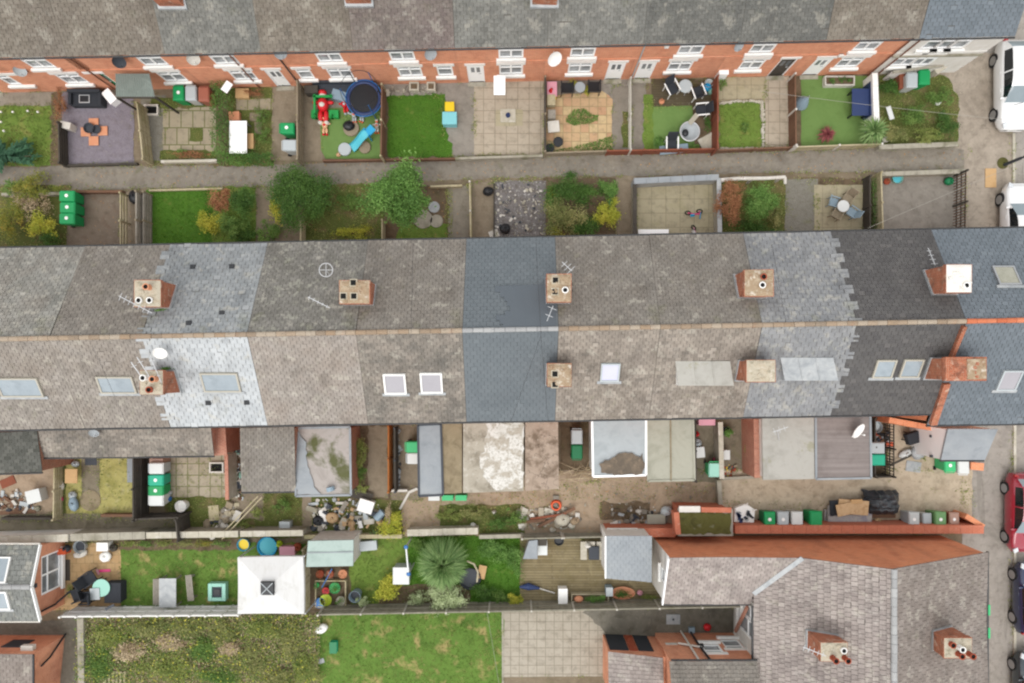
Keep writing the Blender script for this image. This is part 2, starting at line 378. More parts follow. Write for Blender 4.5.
for nm, h in (('green', '#0f9a56'), ('dkgreen', '#11794a'), ('teal', '#1fb08b'), ('mint', '#3fbf78'), ('greybin', '#c3c6c4'), ('brownbin', '#a3604c'), ('brownpale', '#b18d7c'), ('olive', '#6d9a62'), ('whitebin', '#dfe1de'), ('palegrey', '#b9c0c2')):
    M[nm] = plain('bin_' + nm, h, .5, dirt=.15)
for nm, h in (('red', '#d8232c'), ('blue', '#2f6fb0'), ('navy', '#2d3f6b'), ('yellow', '#f3cf23'), ('aqua', '#86cfd6'), ('cyan', '#29a9dc'), ('pink', '#e84a86'), ('orange', '#e8643a'), ('lime', '#b8cf2c'), ('peach', '#e9b98f'), ('tan', '#d0a870'), ('mintpale', '#9fd5c3'), ('greyblue', '#8fa3b0'), ('silver', '#a9aeb1'), ('kidgreen', '#1f9e4b'), ('rose', '#e7a6b6'), ('turq', '#5cc4d4')):
    M[nm] = plain('plastic_' + nm, h, .5, dirt=.08)
def woodmat(name, cols, k=.5, grain=(14, 14, 1.2), moss=None):
    L = [('n', '#5d5343', 1.0, .5, .75, k, grain), ('n', '#3f382e', 6, .62, .78, .35)]
    if moss: L.append(('n', moss, 1.1, .5, .7, .5))
    return mat(name, cols, scale=1.4, rnd=[cols[0], cols[-1]], rndamt=.4, layers=L, bump=.3)
M['wood'] = woodmat('weathered_timber', ['#8f8370', '#a3967f', '#9a8b74'])
M['woodbrown'] = woodmat('brown_stained_timber', ['#6e5140', '#7d5b46', '#8a6a54'])
M['woodred'] = woodmat('red_stained_timber', ['#8a4f3a', '#9a5a42', '#7c4534'])
M['woodorange'] = woodmat('orange_stained_timber', ['#a9662f', '#b8743a', '#9c5a28'])
M['woodpale'] = woodmat('pale_timber', ['#bdb08f', '#c9be9f', '#aea07e'], moss='#8f8f55')
M['wooddark'] = woodmat('dark_timber', ['#4b463f', '#57514a', '#3f3b35'])
M['woodtan'] = woodmat('tan_plywood', ['#c9a374', '#d6b283', '#bd9565'], k=.2)
M['woodgrey'] = woodmat('silvered_timber', ['#9b9488', '#aba498', '#8a8479'])
M['concpost'] = mat('concrete_posts', ['#d3cfc4', '#c2bdb0', '#dedad0'], scale=4, layers=[('n', '#8c8674', 6, .56, .75, .4)])
M['conc'] = mat('garden_wall_concrete', ['#9d978a', '#aea898', '#8d8678'], scale=1.2, layers=[('n', '#6d6756', 2.5, .5, .75, .5), ('n', '#7d8054', 1.2, .56, .72, .45), ('n', '#c2bcae', 9, .6, .75, .3)])
M['coping'] = mat('pale_coping', ['#cfc8b8', '#bdb6a4', '#dad4c8'], scale=1.4, layers=[('n', '#8d8672', 3, .55, .75, .5), ('n', '#e8e5dd', 2, .6, .7, .4)])
M['felt'] = mat('grey_roof_felt', ['#8f8a80', '#a09a8e', '#837e76'], scale=.7, layers=[('n', '#6b6a3d', .9, .52, .66, .5), ('n', '#bcb5a8', 2.4, .55, .72, .5), ('n', '#5f5b54', 5, .6, .75, .35)])
M['mossfelt'] = mat('mossy_roof_felt', ['#a29a93', '#b0a8a2', '#938b84'], scale=.8, layers=[('n', '#4f5420', .45, .46, .56, .9), ('n', '#6e6c55', 3, .58, .72, .5)])
M['slatefelt'] = mat('slate_grey_felt', ['#8f9498', '#9a9fa3', '#a3a7a9'], scale=.8, layers=[('n', '#747a80', 2, .55, .75, .4), ('n', '#bdbfbc', 5, .62, .75, .3)])
M['brownfelt'] = mat('brown_felt', ['#8a7c62', '#988a70', '#7b6d56'], scale=.9, layers=[('n', '#5c5038', 1.8, .5, .72, .6), ('n', '#c0b6a0', 4, .62, .74, .4)])
M['whitefelt'] = mat('peeling_white_roof_paint', ['#aaa292', '#b5ad9e', '#9d9585'], scale=.8, layers=[('n', '#6f6554', 1.7, .5, .68, .65), ('n', '#d2ccc0', 4, .56, .68, .5), ('n', '#57503f', 7, .6, .72, .5)])
M['whitecoat'] = mat('white_roof_coating', ['#d6d3cb', '#dfdcd5', '#c9c5bb'], scale=1.5, layers=[('n', '#b3aa9b', 1.9, .47, .57, .9), ('n', '#9a9282', 9, .52, .64, .75), ('n', '#77705f', 22, .6, .72, .6)])
M['pinkfelt'] = mat('pinkish_stained_felt', ['#a39080', '#ad9b8a', '#948271'], scale=.9, layers=[('n', '#62503f', 1.3, .5, .64, .75), ('n', '#cdbfb0', 3, .57, .68, .5), ('e', '#4d4035', 1.0, .0, .03, .6)])
M['palefelt'] = mat('pale_blue_grey_felt', ['#a8afb1', '#b2b8ba', '#9fa6a8'], scale=.7, layers=[('n', '#9aa0a0', 2, .55, .75, .4)])
M['rustfelt'] = mat('rust_stain', ['#5f564c', '#6d6255', '#857563'], scale=2, layers=[('n', '#a4907a', 4, .55, .7, .5)])
M['greenfelt'] = mat('greenish_grey_felt', ['#a3a292', '#adab9c', '#999888'], scale=.7, layers=[('n', '#85836f', 1.8, .54, .74, .4), ('n', '#c0bdb0', 5, .62, .74, .3)])
M['lightfelt'] = mat('light_grey_felt', ['#a9a69d', '#b3b0a8', '#9f9c93'], scale=.7, layers=[('n', '#8d8a62', 1.0, .58, .66, .5), ('n', '#8b887f', 2.2, .55, .72, .4)])
M['purplefelt'] = mat('brown_grey_felt', ['#8b827e', '#948b87', '#837a76'], scale=.7, layers=[('n', '#6a605c', 2, .55, .75, .4), ('n', '#a1948d', 4, .62, .75, .3), ('n', '#6c625e', 1.2, .4, .6, .4, (.15, 6, 1))])
M['blackfelt'] = mat('black_slates', ['#52534f', '#5f5f5a', '#474844'], scale=1, rnd=['#45463f', '#5a5a54', '#6d6c65'], layers=[('n', '#8b8a7c', 3, .6, .74, .4)])
M['mosscap'] = mat('thick_moss', ['#4d4a1f', '#5c5a2c', '#3f3c1b'], scale=2.2, layers=[('n', '#8b8a78', 3, .6, .72, .6)], bump=.8)
M['corrug'] = mat('corrugated_sheet', ['#87918a', '#7d8780', '#949e97'], scale=1.1, layers=[('n', '#5f675f', 2, .55, .75, .4)], rough=.6)
M['shedroof'] = mat('pale_green_shed_roof', ['#a4b5ae', '#adbdb6', '#9aaba4'], scale=1, layers=[('n', '#8a9a93', 2.2, .55, .75, .4)])
M['canvas'] = mat('white_canopy_fabric', ['#f6f5f3', '#f3f2ef'], k=.64, scale=.8, layers=[('n', '#b9b5a2', 1.1, .58, .74, .5), ('n', '#9a8f78', 3.2, .66, .74, .5), ('n', '#dedcd4', 5, .5, .7, .5, (1, .2, 1))], rough=.95, bump=.05)
M['whitepanel'] = mat('white_fence_boards', ['#f4f2ed', '#eceae4', '#f7f5f2'], scale=1.5, rnd=['#ebe8e1', '#f7f5f2'], rndamt=.5, layers=[('n', '#a49d8d', 3, .6, .78, .4)])
M['greypanel'] = mat('grey_fence_boards', ['#8f897b', '#9c9887', '#807a6b'], scale=1.5, rnd=['#807a6b', '#a39d8c'], rndamt=.5, layers=[('n', '#4b4739', 2, .5, .75, .5), ('n', '#6c6f48', 1.2, .56, .72, .5)])
M['paint_white'] = mat('white_car_paint', ['#f3f3f2', '#f3f3f2'], rough=.25, spec=.5, coat=1., bump=0)
M['paint_red'] = mat('crimson_car_paint', ['#9c1630', '#9c1630'], rough=.3, spec=.5, coat=1., bump=0)
M['paint_navy'] = mat('navy_car_paint', ['#16244d', '#16244d'], rough=.3, spec=.5, coat=1., bump=0)
M['paint_dark'] = mat('dark_teal_car_paint', ['#25323a', '#25323a'], rough=.3, spec=.5, coat=1., bump=0)
M['carglass'] = mat('car_glass', ['#1c2226', '#1c2226'], rough=.04, spec=.8, bump=0)
M['screenglass'] = mat('windscreen_sky_tint', ['#7f8d93', '#8c999e'], rough=.05, spec=.8, bump=0)  # sky reflection painted into a paler base colour
M['tyre'] = plain('tyre_rubber', '#222222', .9, dirt=.3)
M['headlamp'] = mat('lamp_glass', ['#d9dde0', '#d9dde0'], rough=.1, spec=.7, bump=0)
M['taillamp'] = mat('red_lamp_glass', ['#a01010', '#a01010'], rough=.1, spec=.7, bump=0)
M['cable'] = plain('pale_cable', '#aaa69b', .7, dirt=.1)
M['rubbersoil'] = plain('rubble_grey', '#8d867a', .9, dirt=.4)
M['card'] = mat('cardboard', ['#c9a57a', '#d4b48c', '#bb9569'], scale=3, layers=[('n', '#8c6e4c', 6, .6, .75, .4)])
M['mattress'] = mat('stained_mattress', ['#a49fa8', '#b8b2ad', '#8f8b99'], scale=2, layers=[('n', '#d8d2c4', 3, .56, .72, .5)])
M['tarp'] = mat('black_tarpaulin', ['#2b2f33', '#3a3f44', '#202326'], scale=3, rough=.4, spec=.5, bump=.4, bscale=6)
# ground
mat = withk(.74)
G = {}
def gm(name, *a, layers=(), **q):
    return mat0b(name, *a, layers=list(layers) + [('n', '#4f4738', 3.3, .5, .7, .32), ('n', '#d6cdbc', 6.5, .58, .74, .22), ('n', '#3c352a', 26, .6, .76, .35)], **q)
mat0b = mat; mat = gm
G['ground'] = mat('bare_ground', ['#8b7b64', '#9a8a73', '#7d6e57'], scale=.5, layers=[('n', '#6c5e48', 1.4, .5, .72, .6), ('n', '#64683a', .7, .56, .7, .5), ('n', '#b9ad98', 9, .62, .76, .4), ('v', '#5f5443', 14, .0, .25, .3)])
G['alley'] = mat('old_alley_asphalt', ['#857d72', '#928a7e', '#787066'], scale=.8, layers=[('n', '#a69b86', .7, .52, .7, .5), ('n', '#6d6148', 2.2, .56, .72, .5), ('n', '#b47a4e', 16, .68, .76, .35), ('n', '#5e6236', 1.2, .62, .74, .5), ('n', '#c9c2b4', 22, .68, .78, .35)])
G['street'] = mat('worn_grey_tarmac', ['#98918a', '#a39c93', '#8b857d'], k=.8, scale=.6, layers=[('n', '#7c766c', 1.1, .52, .72, .4), ('n', '#bab3a6', 4, .58, .74, .35), ('n', '#6f695f', 18, .62, .78, .4), ('n', '#5f5a50', .5, .58, .62, .3, (3, .3, 1))])
G['drive'] = mat('cracked_drive', ['#9d9183', '#a89c8d', '#8e8274'], k=.82, scale=.6, layers=[('n', '#776c5f', 1.1, .5, .72, .6), ('n', '#b9ad9b', 3, .58, .74, .4), ('e', '#6a5f52', .45, .0, .02, .6), ('n', '#5f5649', 20, .64, .78, .4)])
G['dirt'] = mat('dry_dirt', ['#a38f78', '#b09c86', '#94806a'], k=.95, scale=.7, layers=[('n', '#7d6b54', 1.4, .5, .72, .6), ('n', '#c4b4a0', 5, .58, .74, .4), ('n', '#6b6a3e', 1.0, .6, .72, .4), ('v', '#6e5d48', 11, .0, .22, .3)])
G['yard'] = mat('beige_yard_concrete', ['#b0a08a', '#bbab95', '#a3937d'], k=.92, scale=.6, layers=[('n', '#8b7b64', 1.2, .5, .72, .5), ('n', '#cabda8', 4, .58, .74, .4), ('e', '#7c6d58', .5, .0, .015, .6), ('n', '#7d7a4a', .8, .62, .74, .4)])
G['soil'] = mat('dark_soil', ['#6a5944', '#786650', '#584936'], scale=1.2, layers=[('n', '#453a2b', 2.5, .5, .72, .6), ('n', '#9a8a72', 8, .6, .75, .5), ('n', '#55602f', 1.0, .54, .7, .5)])
G['browngravel'] = mat('brown_gravel', ['#8d7e6e', '#9a8b7b', '#7d6e5e'], scale=.8, layers=[('n', '#7c5645', 1.1, .54, .7, .5), ('v', '#5c5044', 18, .0, .25, .4), ('n', '#b4a898', 14, .6, .75, .4)])
G['purple'] = mat('mauve_slate_gravel', ['#918893', '#9d949e', '#857c86'], scale=.9, layers=[('v', '#b9b1b8', 16, .32, .5, .6), ('v', '#5f5862', 13, .0, .22, .5), ('n', '#756c68', .7, .56, .72, .5)], bump=.6)
G['greygravel'] = mat('grey_gravel', ['#908c80', '#9e9a8d', '#817d71'], scale=.9, layers=[('v', '#bcb8ac', 16, .34, .5, .5), ('v', '#5f5b51', 13, .0, .22, .5), ('n', '#7a7b48', .9, .52, .68, .5)], bump=.5)
G['palegravel'] = mat('pale_gravel', ['#a9a29f', '#c3bdbb', '#8c8480'], scale=1.6, layers=[('v', '#ece8e6', 9, .3, .45, .8), ('v', '#4f4844', 8, .0, .26, .8), ('n', '#6b625b', 2.2, .52, .66, .7), ('n', '#e6e2e0', 4, .6, .68, .6)], bump=.6)
def slabs(name, a, b, mort, w, h, amt=.7, off=0.0, extra=(), gap=.02):
    return mat(name, [a, b], scale=.8, brick=(w, h, gap, mort, a, b, amt, off), layers=[('n', '#7d7460', 1.6, .54, .74, .4), ('n', '#d8d0be', 8, .62, .76, .3)] + list(extra), bump=.3)
G['slab_beige'] = slabs('beige_patio_slabs', '#b7aa96', '#c2b5a2', '#8b7f6c', .6, .6)
G['slab_bottom'] = slabs('pale_bottom_patio_slabs', '#b0a797', '#bbb2a2', '#857c6b', .46, .46, .7, 0.0, [('n', '#918673', .7, .52, .7, .45)])
G['slab_yellow'] = slabs('yellowed_slabs', '#b1a78b', '#bab093', '#8e846a', .75, .75, .6, 0.0, [('n', '#8f8a5c', .9, .52, .7, .4)])
G['slab_orange'] = mat('cream_and_peach_slabs', ['#cdb389', '#d6bf98'], scale=.9, brick=(.46, .46, .02, '#9c8a63', '#d6bd90', '#c89a78', .85, 0.0), layers=[('n', '#6f7a3a', 1.0, .6, .7, .7), ('n', '#a58e68', 2, .55, .75, .3)], bump=.3)
G['slab_crazy'] = mat('mixed_stepping_slabs', ['#a39781', '#b3a78f'], scale=1, brick=(.62, .9, .03, '#656a38', '#b6a98f', '#9d917b', .85, .35), layers=[('n', '#7a7a4a', .9, .56, .7, .5), ('n', '#8b6f5a', 1.3, .58, .72, .3)], bump=.3)
G['slab_tan'] = slabs('tan_patio_slabs', '#c6a67a', '#b9976c', '#9b835c', .45, .45, .7, .5)
G['slab_moss'] = mat('mossy_yellow_paving', ['#aaa35f', '#b5ad6c', '#999050'], scale=.6, layers=[('n', '#7a7a36', .8, .48, .66, .6), ('n', '#c4bd98', 1.7, .56, .7, .5), ('e', '#77703f', .7, .0, .02, .5), ('n', '#5f5a34', 6, .62, .75, .4)])
G['slab_crack'] = mat('broken_pale_slabs', ['#b1a58f', '#bcb09b', '#a39781'], scale=.8, brick=(.6, .6, .03, '#6d7040', '#b8ac97', '#a79b85', .75, .0), layers=[('n', '#6b7038', 1.1, .56, .68, .6)])
G['greyslab'] = mat('grey_path', ['#8f8779', '#9b9385', '#82796b'], scale=.9, layers=[('n', '#6f6654', 1.8, .52, .72, .5), ('n', '#6d7040', 1.0, .6, .72, .4), ('n', '#b5ad9d', 7, .6, .75, .3)])
G['brownpath'] = mat('brown_concrete_path', ['#8b7d69', '#978975', '#7d705c'], scale=.9, layers=[('n', '#6a5d49', 1.8, .52, .72, .5), ('n', '#6b6d3c', 1.0, .6, .72, .4), ('n', '#aa9e8a', 7, .6, .75, .3)])
G['mossconc'] = mat('stained_path_concrete', ['#7d7462', '#8a806d', '#6f6654'], scale=.8, layers=[('n', '#5b5443', 1.6, .5, .7, .5), ('n', '#686b3c', 1.0, .56, .7, .5), ('n', '#9d9480', 6, .6, .75, .4), ('e', '#544d3e', .6, .0, .015, .6)])
G['wetconc'] = mat('wet_dark_concrete', ['#6e695d', '#7b7568', '#625d52'], scale=.8, layers=[('n', '#56523f', 1.5, .52, .7, .6), ('n', '#8d877a', 5, .6, .75, .3)], rough=.55)
G['greyconc'] = mat('grey_yard_concrete', ['#918a80', '#9c958b', '#847d73'], scale=.6, layers=[('n', '#6f695f', 1.2, .5, .72, .5), ('n', '#aea79b', 2.4, .56, .72, .4), ('n', '#66683f', .9, .62, .74, .4)])
G['deck'] = mat('weathered_decking', ['#8f8161', '#9c8e6d', '#807252'], scale=.7, brick=(4., .14, .012, '#4f4632', '#9a8c6b', '#857757', .8, .5), layers=[('n', '#6c6238', .9, .52, .7, .5), ('n', '#b9ab86', 1.4, .56, .7, .45, (1, .2, 1)), ('n', '#4f4632', 2.5, .6, .75, .4)], bump=.4)
G['darkdeck'] = mat('dark_decking', ['#5d543f', '#695f49', '#504735'], scale=.8, brick=(3., .13, .012, '#38301f', '#6a604b', '#574d3b', .7, .5), layers=[('n', '#6b6a36', 1.1, .54, .7, .5)], bump=.4)
mat = mat0b
def lawnmat(name, cols, extra=()):
    return mat(name, cols, scale=.9, layers=[('n', '#4d5a1e', 2.2, .52, .72, .4), ('n', '#8c9a44', 7, .58, .74, .3)] + list(extra), bump=.5, bscale=60)
G['lawn'] = lawnmat('lush_lawn_ground', ['#46701c', '#507a22', '#3d6218'], [('n', '#8a8a48', 1.3, .6, .7, .5)])
G['lawn2'] = lawnmat('meadow_lawn_ground', ['#58792e', '#668536', '#4c6c26'], [('n', '#b09c68', 1.1, .54, .66, .8)])
G['lawn3'] = lawnmat('patchy_lawn_ground', ['#64802f', '#738c3c', '#567027'], [('n', '#a3935a', .8, .54, .68, .6)])
G['weedy'] = lawnmat('weedy_ground', ['#6d6f3a', '#5c6630', '#7d7448'], [('n', '#7d6a4c', .9, .5, .64, .8), ('n', '#a69a7c', 4, .62, .74, .4)])
mat = mat0b
G['turf'] = mat('artificial_turf', ['#6c8a49', '#749250', '#648141'], scale=.9, layers=[('n', '#567a3c', 1.4, .54, .74, .4), ('n', '#8aa86c', 20, .6, .78, .25)], bump=.4, bscale=80)
M['pipe'] = plain('brown_pipe', '#8a5a44', .7)
M['frame'] = plain('beige_frame', '#b9b3a4')
M['under'] = plain('underlay_and_riser_shade', '#625c55', .95, dirt=0)  # dark felt in the gaps; on tile front edges it paints the course shadow
# foliage: colour by leaf
def leafmat(name, cols, trans=.25):
    return mat0(name, [cols[0], cols[-1]], scale=3, rnd=cols, rndamt=.85, rough=.6, spec=.3, bump=0, trans=trans, k=1.15)
L = {}
L['dark'] = leafmat('dark_green_leaves', ['#243c18', '#385620', '#4a6a2c', '#66843e'])
L['mid'] = leafmat('mid_green_leaves', ['#33501f', '#4b6a2c', '#65823c', '#8a9e58'])
L['bright'] = leafmat('bright_green_leaves', ['#34501f', '#4c7030', '#658a40', '#8aa860'])
L['yellow'] = leafmat('yellow_green_leaves', ['#6f8028', '#929a34', '#b3ae44', '#cdc050'])
L['autumn'] = leafmat('autumn_leaves', ['#4d6428', '#66742f', '#8a8638', '#b89a48'])
L['russet'] = leafmat('russet_dead_leaves', ['#6c4630', '#85593c', '#9c6e4c', '#b08562'])
L['bramble'] = leafmat('bramble_leaves', ['#4f5a2a', '#6a7440', '#8d8e56', '#b5a878'])
L['conifer'] = leafmat('blue_green_conifer', ['#22402f', '#2d4f3a', '#385f44', '#4c7252'])
L['grey'] = leafmat('variegated_leaves', ['#7f8f5f', '#9aa878', '#b3be92', '#c9d0ad'])
L['yucca'] = leafmat('cordyline_leaves', ['#3d5a2c', '#50703a', '#68864a', '#8fa56c'])
L['purple'] = leafmat('purple_maple_leaves', ['#5a2b33', '#74393f', '#8d4a4c', '#9c5c58'])
L['twig'] = leafmat('bare_twigs', ['#77654c', '#8f7c60', '#a8967a', '#c2b294'], 0)
L['ivy'] = leafmat('ivy_leaves', ['#2f4d20', '#3f6329', '#527733', '#6b8c45'])
L['grass'] = leafmat('lawn_grass', ['#3f6a1a', '#4c7820', '#5c882a', '#709a3a'])
L['grass2'] = leafmat('meadow_grass', ['#4a6a26', '#5f7a36', '#7d874a', '#aaa06c'])
L['weed'] = leafmat('weeds', ['#50602a', '#6a7a38', '#868f4c', '#a5a068'])
L['fallen'] = leafmat('fallen_leaf_litter', ['#7d5a38', '#9c7442', '#b98d55', '#8c6a4c'], 0)
M['bark'] = mat('bark', ['#5f4d3c', '#70604c', '#4d3f31'], scale=4, bump=.6)
# ------------------------------------------------------------------ ground sheets
PATCH_I = [0]; EDGES = []
def jag(poly, step=.35, amp=.035):
    out = []
    for i, p in enumerate(poly):
        q = poly[(i + 1) % len(poly)]; d = math.hypot(q[0] - p[0], q[1] - p[1]); n = max(1, int(d / step))
        for j in range(n):
            t = j / n; a = amp if j else amp * .3
            out.append((p[0] + (q[0] - p[0]) * t + R.uniform(-a, a), p[1] + (q[1] - p[1]) * t + R.uniform(-a, a)))
    return out
def patch(name, m, pts, lvl=1, amp=.035):
    """flat sheet; pts = measured outline (two corners or a polygon)"""
    if len(pts) == 4 and not isinstance(pts[0], (tuple, list)):
        x0, y0, x1, y1 = pts; pts = [(x0, y1), (x1, y1), (x1, y0), (x0, y0)]
    poly = [P(*p) for p in pts]
    a = sum(poly[i][0] * poly[(i + 1) % len(poly)][1] - poly[(i + 1) % len(poly)][0] * poly[i][1] for i in range(len(poly)))
    if a < 0: poly.reverse()
    if name in ('patio', 'paving', 'path', 'yard', 'gravel_yard', 'decking', 'alley', 'driveway', 'pavement'): EDGES.append(poly)
    PATCH_I[0] += 1
    z = .006 * lvl + .00006 * PATCH_I[0]
    mb = MB(); mb.face([(x, y, z) for x, y in jag(poly, .25, .08 if name in ('lawn', 'grass_strip', 'soil') else amp)])
    mb.build(name, m if not isinstance(m, str) else G[m], kind='structure', origin=(*poly[0], z))
    return poly, z
def inside(poly, xs, ys):
    ins = np.zeros(len(xs), bool); n = len(poly)
    for i in range(n):
        x0, y0 = poly[i]; x1, y1 = poly[(i + 1) % n]
        c = ((y0 > ys) != (y1 > ys)) & (xs < (x1 - x0) * (ys - y0) / (y1 - y0 + 1e-12) + x0)
        ins ^= c
    return ins
def sample(poly, dens, noise=0.0):
    xs = [p[0] for p in poly]; ys = [p[1] for p in poly]
    ar = (max(xs) - min(xs)) * (max(ys) - min(ys)); n = int(ar * dens)
    x = RNG.uniform(min(xs), max(xs), n); y = RNG.uniform(min(ys), max(ys), n)
    k = inside(poly, x, y)
    if noise:
        f = np.sin(x * 2.1 + 1.3 * np.sin(y * 1.7)) * np.sin(y * 2.6 + 1.1 * np.sin(x * 2.3)) * .5 + .5
        k &= RNG.uniform(0, 1, n) < (1 - noise) + noise * f * 1.4
    return x[k], y[k]
def grass(label, polys, m, dens=130, h=.07, noise=0.0, w=.016, name='grass', cat='grass'):
    VS = []; RS = []
    for poly in polys:
        x, y = sample(poly, dens, noise); n = len(x)
        if n == 0: continue
        base = np.stack([x, y, np.full(n, .008)], 1)
        tone = .5 + .55 * np.sin(x * 1.9 + 2 * np.sin(y * .9)) * np.sin(y * 2.2 + x * .6 + 1.5 * np.sin(x * 1.1))
        for k in range(3):
            a = RNG.uniform(0, 2 * math.pi, n); hh = h * RNG.uniform(.5, 1.3, n); ln = RNG.uniform(.2, .9, n) * hh
            d = np.stack([np.cos(a), np.sin(a), np.zeros(n)], 1); s = np.stack([-np.sin(a), np.cos(a), np.zeros(n)], 1) * w
            b = base + RNG.normal(size=(n, 3)) * [.02, .02, 0]
            tip = b + d * ln[:, None] + np.stack([np.zeros(n)] * 2 + [hh], 1)
            VS.append(np.stack([b - s, b + s, tip], 1)); RS.append(np.clip(tone * .6 + RNG.uniform(0, .5, n), 0, 1))
    return np_mesh(name, np.concatenate(VS), 3, np.concatenate(RS), m, label=label, cat=cat, kind='stuff')
def litter(name, label, polys, m, dens, size, z=.03, noise=.8, cat='leaves', zr=.03, up=2.5):
    VS = []
    for poly in polys:
        x, y = sample(poly, dens, noise); n = len(x)
        if n: VS.append(leaf_quads(np.stack([x, y, z + RNG.uniform(0, zr, n)], 1), size, up=up, asp=.7))
    V = np.concatenate(VS)
    return np_mesh(name, V, 4, RNG.uniform(0, 1, len(V)), m, label=label, cat=cat, kind='stuff')
def edge_weeds():
    C_ = []
    for poly in EDGES:
        for i in range(len(poly)):
            p, q = poly[i], poly[(i + 1) % len(poly)]; d = math.hypot(q[0] - p[0], q[1] - p[1])
            if d > 60: continue
            n = int(d * 46); t = RNG.random(n); x = p[0] + (q[0] - p[0]) * t; y = p[1] + (q[1] - p[1]) * t
            k = np.sin(x * 1.7 + y * 2.9) * np.sin(y * 1.3 - x * 2.2) + RNG.uniform(-.4, .4, n) > .25; m = int(k.sum())
            C_.append(np.stack([x[k] + RNG.normal(0, .07, m), y[k] + RNG.normal(0, .07, m), RNG.uniform(.03, .12, m)], 1))
    V = leaf_quads(np.concatenate(C_), .07, .9)
    np_mesh('weeds', V, 4, RNG.uniform(0, 1, len(V)), L['weed'], label='small weeds growing along the edges of paths and patios', cat='weeds', kind='stuff')
# ------------------------------------------------------------------ plants
def bush(px, py, rx, ry, h, m, label, n=1400, leaf=.085, clumps=22, name='shrub', cat='shrub', group=None, z0=.0, stems=5, fill=.35, up=.5, spread=.26):
    """rx, ry in measured pixels at about two thirds of its height"""
    n = int(n * 1.9); leaf *= .95; x, y = P(px, py, h * .6); k = (H - h * .6) / F; rx *= k; ry *= k
    root = thing(name, label, cat, (x, y, 0), group)
    pts, tone = crown_points((x, y, z0 + h * .55), (rx, ry, h * .47), n, clumps, spread, fill)
    np_mesh('foliage', leaf_quads(pts, leaf, up), 4, tone, m, root)
    mb = MB()
    for i in range(stems):
        a = R.uniform(0, 6.28); q = R.uniform(.3, .75)
        mid = (x + math.cos(a) * rx * q * .4, y + math.sin(a) * ry * q * .4, h * .35)
        mb.tube([(x, y, 0), mid, (x + math.cos(a) * rx * q, y + math.sin(a) * ry * q, h * R.uniform(.6, .85))], .022, 5, .006)
    mb.build('stem', M['bark'], root)
    return root
def tree(px, py, rx, ry, h, m, label, n=5000, leaf=.13, clumps=50, group=None, cat='tree', th=1.0):
    x, y = P(px, py, h * .65); k = (H - h * .65) / F; rx *= k; ry *= k
    root = thing('tree', label, cat, (x, y, 0), group)
    c = (x, y, th + (h - th) * .5)
    pts, tone = crown_points(c, (rx, ry, (h - th) * .52), n, clumps, .24, .4)
    np_mesh('crown', leaf_quads(pts, leaf, .45), 4, tone, m, root)
    mb = MB()
    mb.tube([(x, y, 0), (x + .05, y - .04, th), (x + .02, y + .05, h * .6)], .11, 8, .05)
    for i in range(9):
        a = i * 2.4 + R.uniform(-.3, .3); z = R.uniform(th * .8, h * .5); q = R.uniform(.5, .85)
        mb.tube([(x, y, z), (x + math.cos(a) * rx * q * .5, y + math.sin(a) * ry * q * .5, z + (h - z) * .35), (x + math.cos(a) * rx * q, y + math.sin(a) * ry * q, min(h * .9, z + (h - z) * .6))], .045, 5, .01)
    mb.build('trunk', M['bark'], root)
    return root
def spiky(px, py, r, h, m, label, n=500, name='cordyline', cat='plant', th=.5, w=.05):
    x, y = P(px, py, h * .6); root = thing(name, label, cat, (x, y, 0)); r = r * (H - h) / F
    V = []; T_ = []
    for i in range(n):
        a = R.uniform(0, 6.28); el = math.asin(R.uniform(-.1, 1)); Lr = r * R.uniform(.75, 1.15); ww = w * R.uniform(.6, 1.1)
        c = Vector((x, y, th + (h - th) * R.uniform(.2, .6)))
        d = Vector((math.cos(a) * math.cos(el), math.sin(a) * math.cos(el), math.sin(el)))
        s = Vector((-math.sin(a), math.cos(a), 0)) * ww / 2
        mid = c + d * Lr * .6; tip = c + d * Lr + Vector((0, 0, -.28 * r * R.uniform(.5, 1.3)))
        rr = R.random()
        V += [[c - s * .6, c + s * .6, mid + s, mid - s], [mid - s, mid + s, tip + s * .1, tip - s * .1]]; T_ += [rr, min(1, rr + .12)]
    np_mesh('crown', np.array([[tuple(q) for q in f] for f in V]), 4, T_, m, root)
    MB().tube([(x, y, 0), (x, y, th + (h - th) * .5)], .09, 8, .06).build('trunk', M['bark'], root)
    return root
def hedge(p0, p1, w, h, m, label, n=1500, leaf=.07, name='hedge', group=None):
    a = P3(*p0, h * .6); b = P3(*p1, h * .6); a.z = b.z = 0; d = b - a; Ln = d.length; u = d.normalized(); s = Vector((-u.y, u.x, 0))
    root = thing(name, label, 'hedge', tuple((a + b) / 2), group)
    t = RNG.uniform(0, 1, n); q = RNG.uniform(-1, 1, n); zz = RNG.uniform(0, 1, n)
    surf = RNG.integers(0, 3, n); q = np.where(surf == 0, np.sign(q) * (1 - .15 * RNG.random(n)), q); zz = np.where(surf == 1, 1 - .15 * RNG.random(n), zz)
    bump = 1 + .22 * np.sin(t * Ln * 3.1) * np.sin(t * Ln * 7.3 + 1) + .1 * RNG.normal(size=n)
    pts = np.array(a)[None] + np.array(u)[None] * (t * Ln)[:, None] + np.array(s)[None] * (q * w / 2 * bump)[:, None]
    pts[:, 2] = zz * h * (.85 + .15 * bump)
    np_mesh('foliage', leaf_quads(pts, leaf, .5), 4, np.clip(.5 + .3 * np.sin(t * Ln * 2.3) + .25 * RNG.normal(size=n), 0, 1), m, root)
    for i in range(max(3, int(Ln / .5))):
        p = a + u * Ln * (i + .5) / max(3, int(Ln / .5)); MB().tube([p, p + Vector((R.uniform(-.08, .08), R.uniform(-.08, .08), h * .8))], .03, 5, .012).build('stem', M['bark'], root)
    return root
